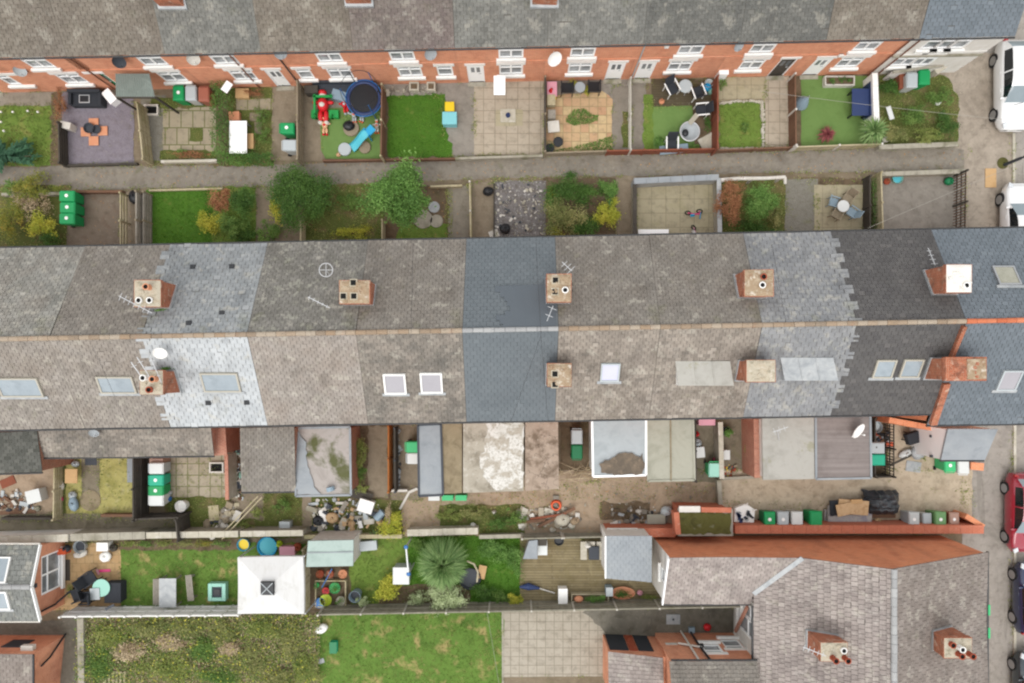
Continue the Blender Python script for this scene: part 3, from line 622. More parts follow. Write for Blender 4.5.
# ------------------------------------------------------------------ roofs, walls, windows
def tile_slope(mb, A_, B_, C_, D_, tw, g, mi=0, um=None, bond=.5, lift=.02, base=.25, tone=None, tooth_r=0, tooth_l=0, sag=.02, keep=None, jit=.006):
    """separate tiles in courses. A,B eave left and right, C,D ridge right and left"""
    A_, B_, C_, D_ = map(Vector, (A_, B_, C_, D_))
    n = (B_ - A_).cross(D_ - A_).normalized()
    if n.z < 0: n = -n
    W = (B_ - A_).length; Hh = (D_ - A_).length; nr = max(1, round(Hh / g)); nc = max(1, round(W / tw))
    ph = R.uniform(0, 6)
    def pt(u, v, h):
        p = (A_ * (1 - u) + B_ * u) * (1 - v) + (D_ * (1 - u) + C_ * u) * v
        return p + n * (h + sag * (math.sin(u * W * .9 + ph) * math.sin(v * 2.7 + ph * .5) - .6))
    gx, gy = (8, 6) if not keep else (30, 24)
    for i in range(gx):
        for j in range(gy):
            if keep and not keep((i + .5) / gx, (j + .5) / gy): continue
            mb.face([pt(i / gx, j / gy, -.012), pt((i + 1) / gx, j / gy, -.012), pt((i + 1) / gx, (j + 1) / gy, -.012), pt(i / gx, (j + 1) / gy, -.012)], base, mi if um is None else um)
    dv = 1 / nr
    for r in range(nr):
        off = bond if r % 2 else 0.0
        el = (tooth_l if (r // 2) % 2 else 0) / W; er = (tooth_r if (r // 2) % 2 else 0) / W
        x = -off
        while x < nc:
            u0 = max(-el, x / nc) if x > 0 else -el; u1 = min(1 + er, (x + 1) / nc) if x + 1 < nc else 1 + er
            x += 1
            if u1 - u0 < .15 / nc: continue
            if keep and not keep((u0 + u1) / 2, (r + .5) * dv): continue
            gp = .009 / W
            l = lift + R.uniform(0, jit) + (.035 if u1 > 1 or u0 < 0 else 0); v0 = r * dv - .012 / Hh + R.uniform(-.008, .008) / Hh; v1 = (r + 1) * dv
            q_ = R.random(); sl = R.uniform(.02, .05) / Hh if q_ > .985 else 0; v0 -= sl; v1 -= sl
            rn = (.15 + .6 * R.random() if .03 < q_ < .96 else (0 if q_ <= .03 else 1)) if tone is None else max(0, min(1, tone((u0 + u1) / 2, (r + .5) * dv) + R.uniform(-.3, .3)))
            a, b = pt(u0 + gp, v0, l), pt(u1 - gp, v0, l); c, d = pt(u1 - gp, v1, .002), pt(u0 + gp, v1, .002)
            mb.face([a, b, c, d], rn, mi); mb.face([pt(u0 + gp, v0, -.01), pt(u1 - gp, v0, -.01), b, a], rn, mi if um is None else um)  # front edge coloured dark to stand for the shadow gap under each course
    return mb
def ridge_run(mb, a, b, r=.13, ln=.42, mi=0):
    a, b = Vector(a), Vector(b); d = b - a; n = max(1, int(d.length / ln)); u = d.normalized(); s = Vector((-u.y, u.x, 0)).normalized()
    for i in range(n):
        p = a + d * (i / n); q = a + d * ((i + 1) / n) - u * .015; rr = R.random(); k = R.uniform(.94, 1.06); dz = R.uniform(-.01, .012)
        ps, qs = [], []
        for t in np.linspace(-.15, math.pi + .15, 8):
            o = s * math.cos(t) * r * k + Vector((0, 0, math.sin(t) * r * k * .8 - .04 + dz)); ps.append(p + o); qs.append(q + o)
        for j in range(7): mb.face([ps[j], qs[j], qs[j + 1], ps[j + 1]], rr, mi)
        mb.face(ps, rr, mi); mb.face(list(reversed(qs)), rr, mi)
class Fr:
    """a wall plane: p0 at its foot, u along it, n outward"""
    def __init__(s, p0, p1, flip=False):
        s.p0 = Vector((p0[0], p0[1], 0)); d = Vector((p1[0] - p0[0], p1[1] - p0[1], 0)); s.L = d.length; s.u = d.normalized()
        s.n = Vector((s.u.y, -s.u.x, 0)); 
        if flip: s.n = -s.n
    def w(s, u, z, d=0.0): return s.p0 + s.u * u + s.n * d + Vector((0, 0, z))
    def ux(s, X): return (X - s.p0.x) / s.u.x
    def uy(s, Y): return (Y - s.p0.y) / s.u.y
def fbox(mb, fr, u0, u1, z0, z1, d0, d1, **k):
    return mb.hexa([fr.w(u0, z0, d0), fr.w(u1, z0, d0), fr.w(u1, z0, d1), fr.w(u0, z0, d1)], [fr.w(u0, z1, d0), fr.w(u1, z1, d0), fr.w(u1, z1, d1), fr.w(u0, z1, d1)], **k)
def wall_open(mb, fr, z0, z1, opens, dep=.1):
    us = sorted({0.0, fr.L, *[o[0] for o in opens], *[o[1] for o in opens]}); zs = sorted({z0, z1, *[o[2] for o in opens], *[o[3] for o in opens]})
    for i in range(len(us) - 1):
        for j in range(len(zs) - 1):
            cu, cz = (us[i] + us[i + 1]) / 2, (zs[j] + zs[j + 1]) / 2
            if any(o[0] < cu < o[1] and o[2] < cz < o[3] for o in opens): continue
            mb.face([fr.w(us[i], zs[j]), fr.w(us[i + 1], zs[j]), fr.w(us[i + 1], zs[j + 1]), fr.w(us[i], zs[j + 1])])
    for (a, b, c, d) in opens:
        mb.face([fr.w(a, c), fr.w(b, c), fr.w(b, c, -dep), fr.w(a, c, -dep)]); mb.face([fr.w(a, d), fr.w(b, d), fr.w(b, d, -dep), fr.w(a, d, -dep)])
        mb.face([fr.w(a, c), fr.w(a, d), fr.w(a, d, -dep), fr.w(a, c, -dep)]); mb.face([fr.w(b, c), fr.w(b, d), fr.w(b, d, -dep), fr.w(b, c, -dep)])
def window(fr, u, z, w, h, parent, dep=.09, sill=True, lintel=True, panes=2, fm=None, gm=None, sm=None, lh=.25):
    fm = fm or M['upvc']; gm = gm or M['glass']; sm = sm or M['white']
    t = .085; a, b = u - w / 2, u + w / 2
    mb = MB(); d0, d1 = -dep, -dep + .07
    fbox(mb, fr, a, b, z, z + t, d0, d1); fbox(mb, fr, a, b, z + h - t, z + h, d0, d1)
    fbox(mb, fr, a, a + t, z + t, z + h - t, d0, d1); fbox(mb, fr, b - t, b, z + t, z + h - t, d0, d1)
    for i in range(1, panes): c = a + (b - a) * i / panes; fbox(mb, fr, c - t * .5, c + t * .5, z + t, z + h - t, d0, d1 - .005)
    fbox(mb, fr, a + t, b - t, z + h * .62, z + h * .62 + t * .8, d0, d1 - .008)
    o = mb.build('window', fm, parent)
    g = MB(); g.face([fr.w(a + .02, z + .02, d0 + .02), fr.w(b - .02, z + .02, d0 + .02), fr.w(b - .02, z + h - .02, d0 + .02), fr.w(a + .02, z + h - .02, d0 + .02)]); g.build('pane', gm, o)
    if sill: s = MB(); fbox(s, fr, a - .12, b + .12, z - .17, z, -.02, .13); s.build('sill', sm, o)
    if lintel: s = MB(); fbox(s, fr, a - .12, b + .12, z + h, z + h + lh, -.02, .035); s.build('lintel', sm, o)
    return o, (a, b, z, z + h)
def door(fr, u, w, h, parent, m=None, dep=.09, glass=True, lintel=True, z=.05):
    m = m or M['upvc']; a, b = u - w / 2, u + w / 2
    mb = MB(); fbox(mb, fr, a + .06, b - .06, z, z + h - .06, -dep, -dep + .045); o = mb.build('door', m, parent)
    f = MB(); fbox(f, fr, a, a + .06, z, z + h, -dep, -dep + .07); fbox(f, fr, b - .06, b, z, z + h, -dep, -dep + .07); fbox(f, fr, a + .06, b - .06, z + h - .06, z + h, -dep, -dep + .07); f.build('frame', M['upvc'], o)
    if glass:
        for q in (-.14, .14):
            g = MB(); fbox(g, fr, u + q - .09, u + q + .09, z + h * .55, z + h * .82, -dep + .02, -dep + .05); g.build('pane', M['glass'], o)
    k = MB(); k.bar(fr.w(b - .16, z + 1.0, -dep + .07), fr.w(b - .28, z + 1.0, -dep + .07), .03); k.build('handle', M['steel'], o)
    if lintel: s = MB(); fbox(s, fr, a - .08, b + .08, z + h, z + h + .2, -.02, .035); s.build('lintel', M['white'], o)
    st = MB(); fbox(st, fr, a - .05, b + .05, 0, z, -dep, .22); st.build('step', M['conc'], o)
    return o, (a, b, z, z + h)
def chimney(px, py, w, d, zb, zt, parent, bm, pots=(), cap=None, rot=0.0, corbel=.05, flash=True, ptm=None, potr=.12):
    """px,py: middle of its top, w,d in metres; pots: (dx, dy, height, tilt?)"""
    x, y = P(px, py, zt); c = Vector((x, y, zb))
    mb = MB(); mb.obox(c, w - 2 * corbel, d - 2 * corbel, zt - .3 - zb, rot); mb.obox((x, y, zt - .3), w - corbel, d - corbel, .1, rot); mb.obox((x, y, zt - .2), w, d, .2, rot)
    mb.v = [(a + R.uniform(-.014, .014), b + R.uniform(-.014, .014), z) for a, b, z in mb.v]; o = mb.build('chimney', bm, parent)
    cp = MB(); q = .06
    cp.hexa([Matrix.Rotation(rot, 3, 'Z') @ Vector(p) + Vector((x, y, zt)) for p in ((-w / 2 + .02, -d / 2 + .02, 0), (w / 2 - .02, -d / 2 + .02, 0), (w / 2 - .02, d / 2 - .02, 0), (-w / 2 + .02, d / 2 - .02, 0))],
            [Matrix.Rotation(rot, 3, 'Z') @ Vector(p) + Vector((x, y, zt)) for p in ((-w / 2 + .16, -d / 2 + .16, q), (w / 2 - .16, -d / 2 + .16, q), (w / 2 - .16, d / 2 - .16, q), (-w / 2 + .16, d / 2 - .16, q))])
    for _ in range(9): cp.blob((x + R.uniform(-.4, .4) * w, y + R.uniform(-.4, .4) * d, zt + .05), R.uniform(.06, .17), R.uniform(.05, .13), R.uniform(.03, .07), 7, 4, .2)
    cp.build('cap', cap or M['mortar'], o)
    for p in pots:
        dx, dy, hh = p[:3]; pm = p[3] if len(p) > 3 else (ptm or M['terra'])
        lean = p[4] if len(p) > 4 else (0, 0)
        pb = MB(); r = potr; bx, by, bz = x + dx, y + dy, zt + .03
        pts = [(bx, by, bz), (bx + lean[0] * .5, by + lean[1] * .5, bz + hh * .5), (bx + lean[0], by + lean[1], bz + hh)]
        pb.tube(pts, [r * 1.1, r * .92, r], 14, cap=False); top = Vector(pts[2])
        pb.torus(top, r, .025, 14, 6)
        pb.tube([top - Vector((0, 0, .05)), top - Vector((0, 0, .04))], r * .9, 12, mi=1)
        pb.build('pot', [pm, M['hole']], o, smooth=False)
    return o
def flue_hole(o, px, py, z, w=.22, m=None):
    x, y = P(px, py, z); mb = MB(); mb.obox((x, y, z - .25), w + .1, w + .1, .2); mb.obox((x, y, z - .05), w, w, .02, mi=1)
    mb.build('pot', [M['mortar'], m or M['hole']], o)
def aerial(parent, a, b, m=None, n=6, el=.5, mast=None):
    """tv aerial boom between two points with cross elements"""
    mb = MB(); a, b = Vector(a), Vector(b); mb.bar(a, b, .03); d = (b - a).normalized(); s = Vector((-d.y, d.x, 0)).normalized()
    for i in range(n):
        p = a + (b - a) * (i + .3) / n; k = el * (1 - .35 * i / n) / 2; mb.bar(p - s * k, p + s * k, .018)
    if mast: mb.bar(mast, a + (b - a) * .3, .04)
    return mb.build('aerial', m or M['steel'], parent)
def dish(parent, c, d, r=.3, m=None, arm=None):
    """satellite dish facing direction d"""
    c = Vector(c); d = Vector(d).normalized(); q = d.to_track_quat('Z', 'Y').to_matrix()
    mb = MB(); rings = [(0, .0), (r * .4, .015), (r * .75, .05), (r, .1)]; n = 18; vs = []; fs = []
    for (rr, z) in rings:
        for k in range(n): t = 2 * math.pi * k / n; vs.append(c + q @ Vector((rr * math.cos(t), rr * 1.08 * math.sin(t), z)))
    for j in range(3):
        for k in range(n): fs.append((j * n + k, j * n + (k + 1) % n, (j + 1) * n + (k + 1) % n, (j + 1) * n + k))
    mb.mesh(vs, fs)
    f = c + d * r * 1.1 + Vector((0, 0, -.12)); mb.bar(c + q @ Vector((0, -r, .1)), f, .02); mb.obox(f, .08, .06, .08)
    if arm is not None: mb.bar(c, Vector(arm), .035)
    return mb.build('satellite_dish', m or M['white'], parent)
def roofwin(parent, plane, px, py, wpx, hpx, gm=None, fm=None, name='skylight', raise_=.06):
    """roof window lying in the plane z = a x + b y + c; px.. measured pixels"""
    def hit(qx, qy):
        z = 5.0
        for _ in range(12): x, y = P(qx, qy, z); z = plane[0] * x + plane[1] * y + plane[2]
        return Vector((x, y, z))
    c = hit(px, py); n = Vector((-plane[0], -plane[1], 1)).normalized(); u = Vector((1, 0, plane[0])).normalized(); v = n.cross(u)
    k = (H - c.z) / F; w = wpx * k; h = hpx * k / max(.6, n.z)
    def q(a, b, z): return c + u * a + v * b + n * z
    def bx(mb, a0, a1, b0, b1, z0, z1): mb.hexa([q(a0, b0, z0), q(a1, b0, z0), q(a1, b1, z0), q(a0, b1, z0)], [q(a0, b0, z1), q(a1, b0, z1), q(a1, b1, z1), q(a0, b1, z1)])
    t = .07; mb = MB(); W, Hh = w / 2, h / 2
    bx(mb, -W, W, -Hh, -Hh + t, -.05, raise_ + .03); bx(mb, -W, W, Hh - t, Hh, -.05, raise_ + .03); bx(mb, -W, -W + t, -Hh + t, Hh - t, -.05, raise_ + .03); bx(mb, W - t, W, -Hh + t, Hh - t, -.05, raise_ + .03)
    o = mb.build(name, fm or M['white'], parent)
    g = MB(); bx(g, -W + t, W - t, -Hh + t, Hh - t, -.03, raise_); g.build('pane', gm or M['skyglass'], o)
    f = MB(); bx(f, -W - .12, W + .12, -Hh - .14, -Hh, .0, .035); f.build('flashing', M['lead'], o)
    return o
def plane3(a, b, c):
    a, b, c = Vector(a), Vector(b), Vector(c); n = (b - a).cross(c - a)
    if n.z < 0: n = -n
    return (-n.x / n.z, -n.y / n.z, a.z + (n.x * a.x + n.y * a.y) / n.z)
def on_plane(pl, px, py, up=0.0):
    z = 5.0
    for _ in range(12): x, y = P(px, py, z); z = pl[0] * x + pl[1] * y + pl[2] + up
    return Vector((x, y, z))
def flash(o, px, py, zt, w, d, pl):
    x, y = P(px, py, zt); mb = MB(); q = [(x - w / 2 - .04, y - d / 2 - .04), (x + w / 2 + .04, y - d / 2 - .04), (x + w / 2 + .04, y + d / 2 + .04), (x - w / 2 - .04, y + d / 2 + .04)]
    z = [pl[0] * a + pl[1] * b + pl[2] for a, b in q]; mb.hexa([(*p, k - .1) for p, k in zip(q, z)], [(*p, k + .13) for p, k in zip(q, z)]); mb.build('flashing', M['lead'], o)
# ------------------------------------------------------------------ fences and garden walls
def fence(p0, p1, h, label, bm, pm=None, style='board', group=None, span=1.8, cat='fence', frac=.7, name='fence', pw=.09, tilt=0.0, cap=True):
    a = P3(*p0, h * frac); b = P3(*p1, h * frac); a.z = b.z = 0; d = b - a; Ln = d.length; u = d.normalized(); s = Vector((-u.y, u.x, 0))
    root = thing(name, label, cat, tuple((a + b) / 2), group); pm = pm or bm
    n = max(1, round(Ln / span)); mb = MB(); rl = MB()
    for i in range(n):
        q0 = a + d * (i / n) + u * pw * .5; q1 = a + d * ((i + 1) / n) - u * pw * .5; seg = (q1 - q0).length
        if style in ('board', 'trellis'):
            bw = .11 if style == 'board' else .05; k = max(1, int(seg / (bw if style == 'board' else .14)))
            for j in range(k):
                c = q0 + u * seg * (j + .5) / k; hh = h - .06 + R.uniform(-.012, .012)
                mb.obox(c + s * R.uniform(-.006, .006) + Vector((0, 0, .04)), seg / k * .96 if style == 'board' else .04, .022, hh - .04, math.atan2(u.y, u.x))
            for zz in (.25, h * .55, h - .16): rl.bar(q0 + s * .03 + Vector((0, 0, zz)), q1 + s * .03 + Vector((0, 0, zz)), .04, .06)
        elif style == 'rail':
            for zz in (h * .35, h * .65, h - .06): rl.bar(q0 + Vector((0, 0, zz)), q1 + Vector((0, 0, zz)), .05, .09)
        elif style == 'wire':
            for zz in np.linspace(.15, h - .05, 6): rl.bar(q0 + Vector((0, 0, zz)), q1 + Vector((0, 0, zz)), .014)
        if cap and style == 'board': rl.bar(q0 + Vector((0, 0, h - .035)), q1 + Vector((0, 0, h - .035)), .07, .03)
    if mb.v: mb.build('panel', bm, root)
    if rl.v: rl.build('rail', pm if style != 'board' else bm, root)
    for i in range(n + 1):
        c = a + d * (i / n); q = MB(); q.obox(c, pw, pw, h + .04 + R.uniform(0, .05), math.atan2(u.y, u.x)); q.build('post', pm, root)
    return root
def wall(p0, p1, h, w, label, m, cm=None, group=None, cat='wall', frac=1.0, name='garden_wall', over=.04, ct=.07, piers=()):
    a = P3(*p0, h * frac); b = P3(*p1, h * frac); a.z = b.z = 0; d = b - a; u = d.normalized(); s = Vector((-u.y, u.x, 0))
    root = thing(name, label, cat, tuple((a + b) / 2), group); rot = math.atan2(u.y, u.x)
    n = max(1, int(d.length / 1.1)); mb = MB()
    mb.obox((a + b) / 2, d.length, w, h - ct, rot); mb.build('wall', m, root)
    if cm:
        cb = MB(); k = max(1, int(d.length / .6))
        for i in range(k):
            c = a + d * (i + .5) / k; cb.obox((c.x, c.y, h - ct + R.uniform(0, .006)), d.length / k - .012, w + 2 * over, ct, rot + R.uniform(-.008, .008))
        cb.build('coping', cm, root)
    return root
# ------------------------------------------------------------------ bins and furniture (prototypes stand at the origin)
def make_bin(body, lid, sticker=None):
    root = thing('wheelie_bin', 'wheelie bin', 'bin')
    b = MB(); b.hexa([(-.22, -.26, .06), (.22, -.26, .06), (.22, .26, .06), (-.22, .26, .06)], [(-.28, -.35, .96), (.28, -.35, .96), (.28, .33, .96), (-.28, .33, .96)])
    b.box(-.295, .295, -.365, .345, .93, .98); b.build('body', body, root, bevel=.02)
    l = MB(); l.hexa([(-.3, -.38, .985), (.3, -.38, .985), (.3, .36, .985), (-.3, .36, .985)], [(-.24, -.31, 1.06), (.24, -.31, 1.06), (.25, .34, 1.08), (-.25, .34, 1.08)])
    lo = l.build('lid', lid, root, bevel=.02)
    if sticker: MB().lathe((.02, .02, 1.075), [(.09, 0), (.09, .006)], 10).build('sticker', sticker, lo)
    MB().bar((-.24, .41, .97), (.24, .41, .97), .04).bar((-.22, .33, .95), (-.22, .42, .97), .035).bar((.22, .33, .95), (.22, .42, .97), .035).build('handle', body, root)
    for s in (-1, 1):
        w = MB(); w.tube([(s * .2, .3, .1), (s * .27, .3, .1)], .1, 12); w.build('wheel', M['tyre'], root)
    return root
def bin_at(px, py, body, lid=None, label='', rot=0., sticker=True, group=None, z=0, s=1.0):
    lid = lid or body; key = ('bin', body, lid, sticker)
    x, y = P(px, py, 1.05 * s)
    return inst(key, lambda: make_bin(M[body], M[lid], M['white'] if sticker else None), (x, y, z), rot, label, group, scale=s)
def make_chair(seat, frame):
    r = thing('garden_chair', 'garden chair', 'chair')
    MB().obox((0, 0, .40), .5, .48, .05).build('seat', seat, r, bevel=.015)
    b = MB(); b.hexa([(-.25, .22, .44), (.25, .22, .44), (.25, .26, .44), (-.25, .26, .44)], [(-.24, .40, .98), (.24, .40, .98), (.24, .44, .98), (-.24, .44, .98)]); b.build('backrest', seat, r, bevel=.01)
    for x in (-.25, .25):
        for y in (-.22, .24): MB().bar((x, y, 0), (x, y, .62 if y < 0 else .62), .035).build('leg', frame, r)
        MB().bar((x * 1.06, -.26, .63), (x * 1.06, .33, .66), .055, .03).build('armrest', frame, r)
    return r
def make_round_table(top, leg, rad=.4, h=.7):
    r = thing('garden_table', 'round table', 'table')
    MB().lathe((0, 0, h - .03), [(rad, 0), (rad + .01, .015), (rad, .03)], 28).build('tabletop', top, r)
    for k in range(4):
        a = k * math.pi / 2 + .4; MB().bar((math.cos(a) * rad * .75, math.sin(a) * rad * .75, 0), (math.cos(a) * rad * .45, math.sin(a) * rad * .45, h - .03), .035).build('leg', leg, r)
    return r
def make_rect_table(top, leg, w, d, h):
    r = thing('garden_table', 'table', 'table')
    t = MB(); n = max(3, int(w / .14))
    t.box(-w / 2, w / 2, -d / 2, d / 2, h - .04, h); t.build('tabletop', top, r, bevel=.008)
    for x in (-1, 1):
        for y in (-1, 1): MB().obox((x * (w / 2 - .06), y * (d / 2 - .06), 0), .06, .06, h - .04).build('leg', leg, r)
    return r
def make_bench(m, w, d, h=.44):
    r = thing('bench', 'bench', 'bench')
    s = MB()
    for k in range(4): s.box(-w / 2, w / 2, -d / 2 + d * k / 4 + .008, -d / 2 + d * (k + 1) / 4 - .008, h - .04, h)
    s.build('seat', m, r)
    for x in (-1, 1): MB().box(x * (w / 2 - .12) - .03, x * (w / 2 - .12) + .03, -d / 2 + .02, d / 2 - .02, 0, h - .04).build('leg', m, r)
    return r
def crate(px, py, w, d, h, m, label, cat='box', name='box', rot=0., z=0., lidm=None, group=None):
    """small box with separate lid"""
    x, y = P(px, py, z + h); r = thing(name, label, cat, (x, y, z), group)
    b = MB(); b.obox((x, y, z), w * .95, d * .95, h - .03, rot); b.build('body', m, r, bevel=.01)
    l = MB(); l.obox((x, y, z + h - .03), w, d, .03, rot); l.build('lid', lidm or m, r, bevel=.008)
    return r
def board(px, py, w, d, m, label, cat='board', name='board', rot=0., z=.02, th=.03, tilt=0., group=None):
    x, y = P(px, py, z); mb = MB(); mb.obox((x, y, z + abs(math.sin(tilt)) * w / 2), w, d, th, rot, tilt)
    return mb.build(name, m, bevel=.004, label=label, cat=cat, group=group)
def pot_plant(px, py, r, h, pm, fm, label, leafn=160, leaf=.09, plant_h=.4, cat='potted plant'):
    x, y = P(px, py, h + plant_h * .5); root = thing('potted_plant', label, cat, (x, y, 0))
    MB().lathe((x, y, 0), [(r * .75, 0), (r, h), (r * 1.06, h), (r * 1.06, h - .03), (r * .9, h - .03)], 16).build('pot', pm, root)
    if fm:
        pts, tone = crown_points((x, y, h + plant_h * .45), (r * 1.3, r * 1.3, plant_h * .55), leafn, 8, .35, .2)
        np_mesh('foliage', leaf_quads(pts, leaf, .5), 4, tone, fm, root)
    return root
def bowl(px, py, r, h, m, label, cat='bucket', name='bucket', z=0., inner=None, n=20):
    x, y = P(px, py, z + h); o = MB()
    o.lathe((x, y, z), [(r * .8, 0), (r, h), (r * 1.05, h), (r * .95, h), (r * .78, .04)], n)
    o = o.build(name, m, label=label, cat=cat, smooth=False, origin=(x, y, z)); 
    if inner: ORG[o.name] = Vector((x, y, z)); MB().lathe((x, y, z), [(r * .88, h * .55), (r * .88, h * .56)], n).build('filling', inner, o)
    return o
def disc(px, py, r, m, label, cat, name, z=.02, h=.04):
    x, y = P(px, py, z + h); return MB().lathe((x, y, z), [(r, 0), (r * 1.01, h * .6), (r * .97, h)], 24).build(name, m, label=label, cat=cat, origin=(x, y, z))
def sack(px, py, rx, ry, h, m, label, cat='bin bag', name='bin_bag', rot=0):
    x, y = P(px, py, h * .6); mb = MB(); mb.blob((0, 0, h * .48), rx, ry, h * .5, 14, 8, .09); mb.tube([(0, 0, h * .85), (.02, .01, h * 1.0), (.05, .03, h * 1.12)], [.1, .03, .07], 8)
    o = mb.build(name, m, label=label, cat=cat, smooth=True, origin=(0, 0, 0)); o.location = (x, y, 0); o.rotation_euler.z = rot; return o
def rubble(label, px0, py0, px1, py1, n, ms, smin=.05, smax=.3, name='rubble', cat='rubble', poly=None):
    poly = [P(*q) for q in (poly or [(px0, py0), (px1, py0), (px1, py1), (px0, py1)])]
    mb = MB(); xs = [p[0] for p in poly]; ys = [p[1] for p in poly]; k = 0; t = 0
    while k < n and t < n * 30:
        t += 1; x, y = R.uniform(min(xs), max(xs)), R.uniform(min(ys), max(ys))
        if not inside(poly, np.array([x]), np.array([y]))[0]: continue
        k += 1; s = smin + (smax - smin) * R.random() ** 2.2
        mi = R.randrange(len(ms))
        if R.random() < .55: mb.obox((x, y, R.uniform(.0, .12)), s * R.uniform(.7, 2.0), s * R.uniform(.3, .9), s * R.uniform(.1, .5), R.uniform(0, 6.28), R.uniform(-.35, .35), mi=mi)
        else: mb.blob((x, y, s * .2), s * R.uniform(.4, .7), s * R.uniform(.4, .7), s * R.uniform(.25, .5), 7, 4, .22, mi=mi)
    return mb.build(name, ms, label=label, cat=cat, kind='stuff')
# ------------------------------------------------------------------ cars
def make_car(paint, Ln, Wd, Ht, label, suv=False):
    root = thing('parked_car', label, 'car')
    NX = 72; hw = Wd / 2
    t = np.linspace(0, 1, NX)
    def prof(pts):
        a = np.interp(t, [p[0] for p in pts], [p[1] for p in pts]); pad = np.pad(a, 2, mode='edge')
        return np.convolve(pad, [.1, .2, .4, .2, .1], 'valid')
    k = Ht / 1.5
    top = prof([(0, .62), (.012, .86), (.04, 1.0), (.075, 1.16), (.135, 1.38), (.2, 1.46), (.36, 1.5), (.5, 1.47), (.575, 1.38), (.74, 1.0), (.78, .97), (.9, .86), (.965, .72), (.99, .58), (1, .5)]) * k
    belt = np.minimum(prof([(0, .6), (.02, .84), (.08, .95), (.4, .93), (.72, .91), (.8, .90), (.92, .78), (.97, .66), (1, .48)]) * k, top - .012)
    wid = prof([(0, .80), (.02, .87), (.08, .95), (.25, 1.0), (.75, 1.0), (.88, .95), (.95, .84), (.985, .70), (1, .6)]) * hw
    low = prof([(0, .36), (.05, .24), (.2, .2), (.8, .2), (.95, .22), (1, .3)])
    x = -Ln / 2 + Ln * t
    g = np.clip((top - belt) / (.42 * k), 0, 1)
    rows = []
    for i in range(NX):
        w, b, tp, gi = wid[i], belt[i], top[i], g[i]
        mid = low[i] + (b - low[i]) * .5
        re = w * (.94 - .20 * gi); rz = b + (tp - b) * (.86 if gi > .3 else .6)
        half = [(w * .9, low[i]), (w * .985, low[i] + (mid - low[i]) * .5), (w, mid), (w * .985, b - .06), (w * .955, b), (w * .93 - .02 * gi, b + (tp - b) * .12), (re, rz), (re * .86, rz + (tp - rz) * .62), (re * .5, rz + (tp - rz) * .92), (0, tp)]
        rows.append([(x[i], y_, z_) for y_, z_ in half] + [(x[i], -y_, z_) for y_, z_ in reversed(half[:-1])])
    NR = len(rows[0]); V = [p for r_ in rows for p in r_]
    parts = {'body': [], 'side_window': [], 'side_window2': [], 'windscreen': [], 'rear_window': []}
    for i in range(NX - 1):
        tt = (t[i] + t[i + 1]) / 2
        for j in range(NR - 1):
            f = (i * NR + j, i * NR + j + 1, (i + 1) * NR + j + 1, (i + 1) * NR + j)
            jj = min(j, NR - 2 - j); key = 'body'
            if jj == 5 and .15 < tt < .67 and g[i] > .45 and not (.395 < tt < .412): key = 'side_window' if j == 5 else 'side_window2'
            elif jj >= 6 and .582 < tt < .735: key = 'windscreen'
            elif jj >= 6 and .062 < tt < .142: key = 'rear_window'
            parts[key].append(f)
    def sub(fs, name, m, **kw):
        idx = {}; vv = []; ff = []
        for f in fs:
            o = []
            for q in f:
                if q not in idx: idx[q] = len(vv); vv.append(V[q])
                o.append(idx[q])
            ff.append(tuple(o))
        return MB().mesh(vv, ff).build(name, m, root, smooth=True, **kw)
    fr = tuple(range(NR)); bk = tuple((NX - 1) * NR + q for q in reversed(range(NR)))
    parts['body'] += [fr, bk]
    for i in range(NX - 1): parts['body'].append((i * NR, (i + 1) * NR, (i + 1) * NR + NR - 1, i * NR + NR - 1))
    body = sub(parts['body'], 'body', paint)
    sub(parts['side_window'], 'side_window', M['carglass']); sub(parts['side_window2'], 'side_window', M['carglass'])
    sub(parts['windscreen'], 'windscreen', M['screenglass']); sub(parts['rear_window'], 'rear_window', M['screenglass'])
    for sx in (-1, 1):
        for wx in (-Ln * .30, Ln * .315):
            w_ = hw * .975
            a = MB(); a.tube([(wx, sx * (w_ - .16), .33), (wx, sx * (w_ + .012), .33)], .355, 24); a.build('wheel_arch', M['black'], root)
            tr = MB(); tr.tube([(wx, sx * (w_ - .15), .31), (wx, sx * (w_ + .02), .31)], .31, 24); tw_ = tr.build('wheel', M['tyre'], root)
            rm = MB(); rm.tube([(wx, sx * (w_ + .0), .32), (wx, sx * (w_ + .028), .32)], .23, 16)
            rm.build('rim', M['alu'], tw_)
        m_ = MB(); m_.obox((Ln * .185, sx * (hw * .93 + .1), .93 * k), .1, .2, .13); m_.build('wing_mirror', paint, root, bevel=.03)
        h = MB(); h.obox((Ln * .462, sx * hw * .66, .70 * k), .26, .26, .09, -sx * .5, .35); h.build('headlight', M['headlamp'], root, bevel=.03)
        tl = MB(); tl.obox((-Ln * .478, sx * hw * .74, .80 * k), .12, .24, .16, sx * .35); tl.build('tail_light', M['taillamp'], root, bevel=.03)
        d = MB()
        for dx in (.08, -.12): d.obox((Ln * dx, sx * (hw * .985 + .006), .80 * k), .18, .03, .03)
        d.build('door_handle', paint, root)
    b = MB(); b.obox((Ln * .497, 0, .36), .03, .5, .11); b.build('number_plate', M['white'], root)
    MB().bar((Ln * .26, -.35, 1.0 * k), (Ln * .235, .1, 1.03 * k), .02).build('wiper', M['black'], root)
    return root
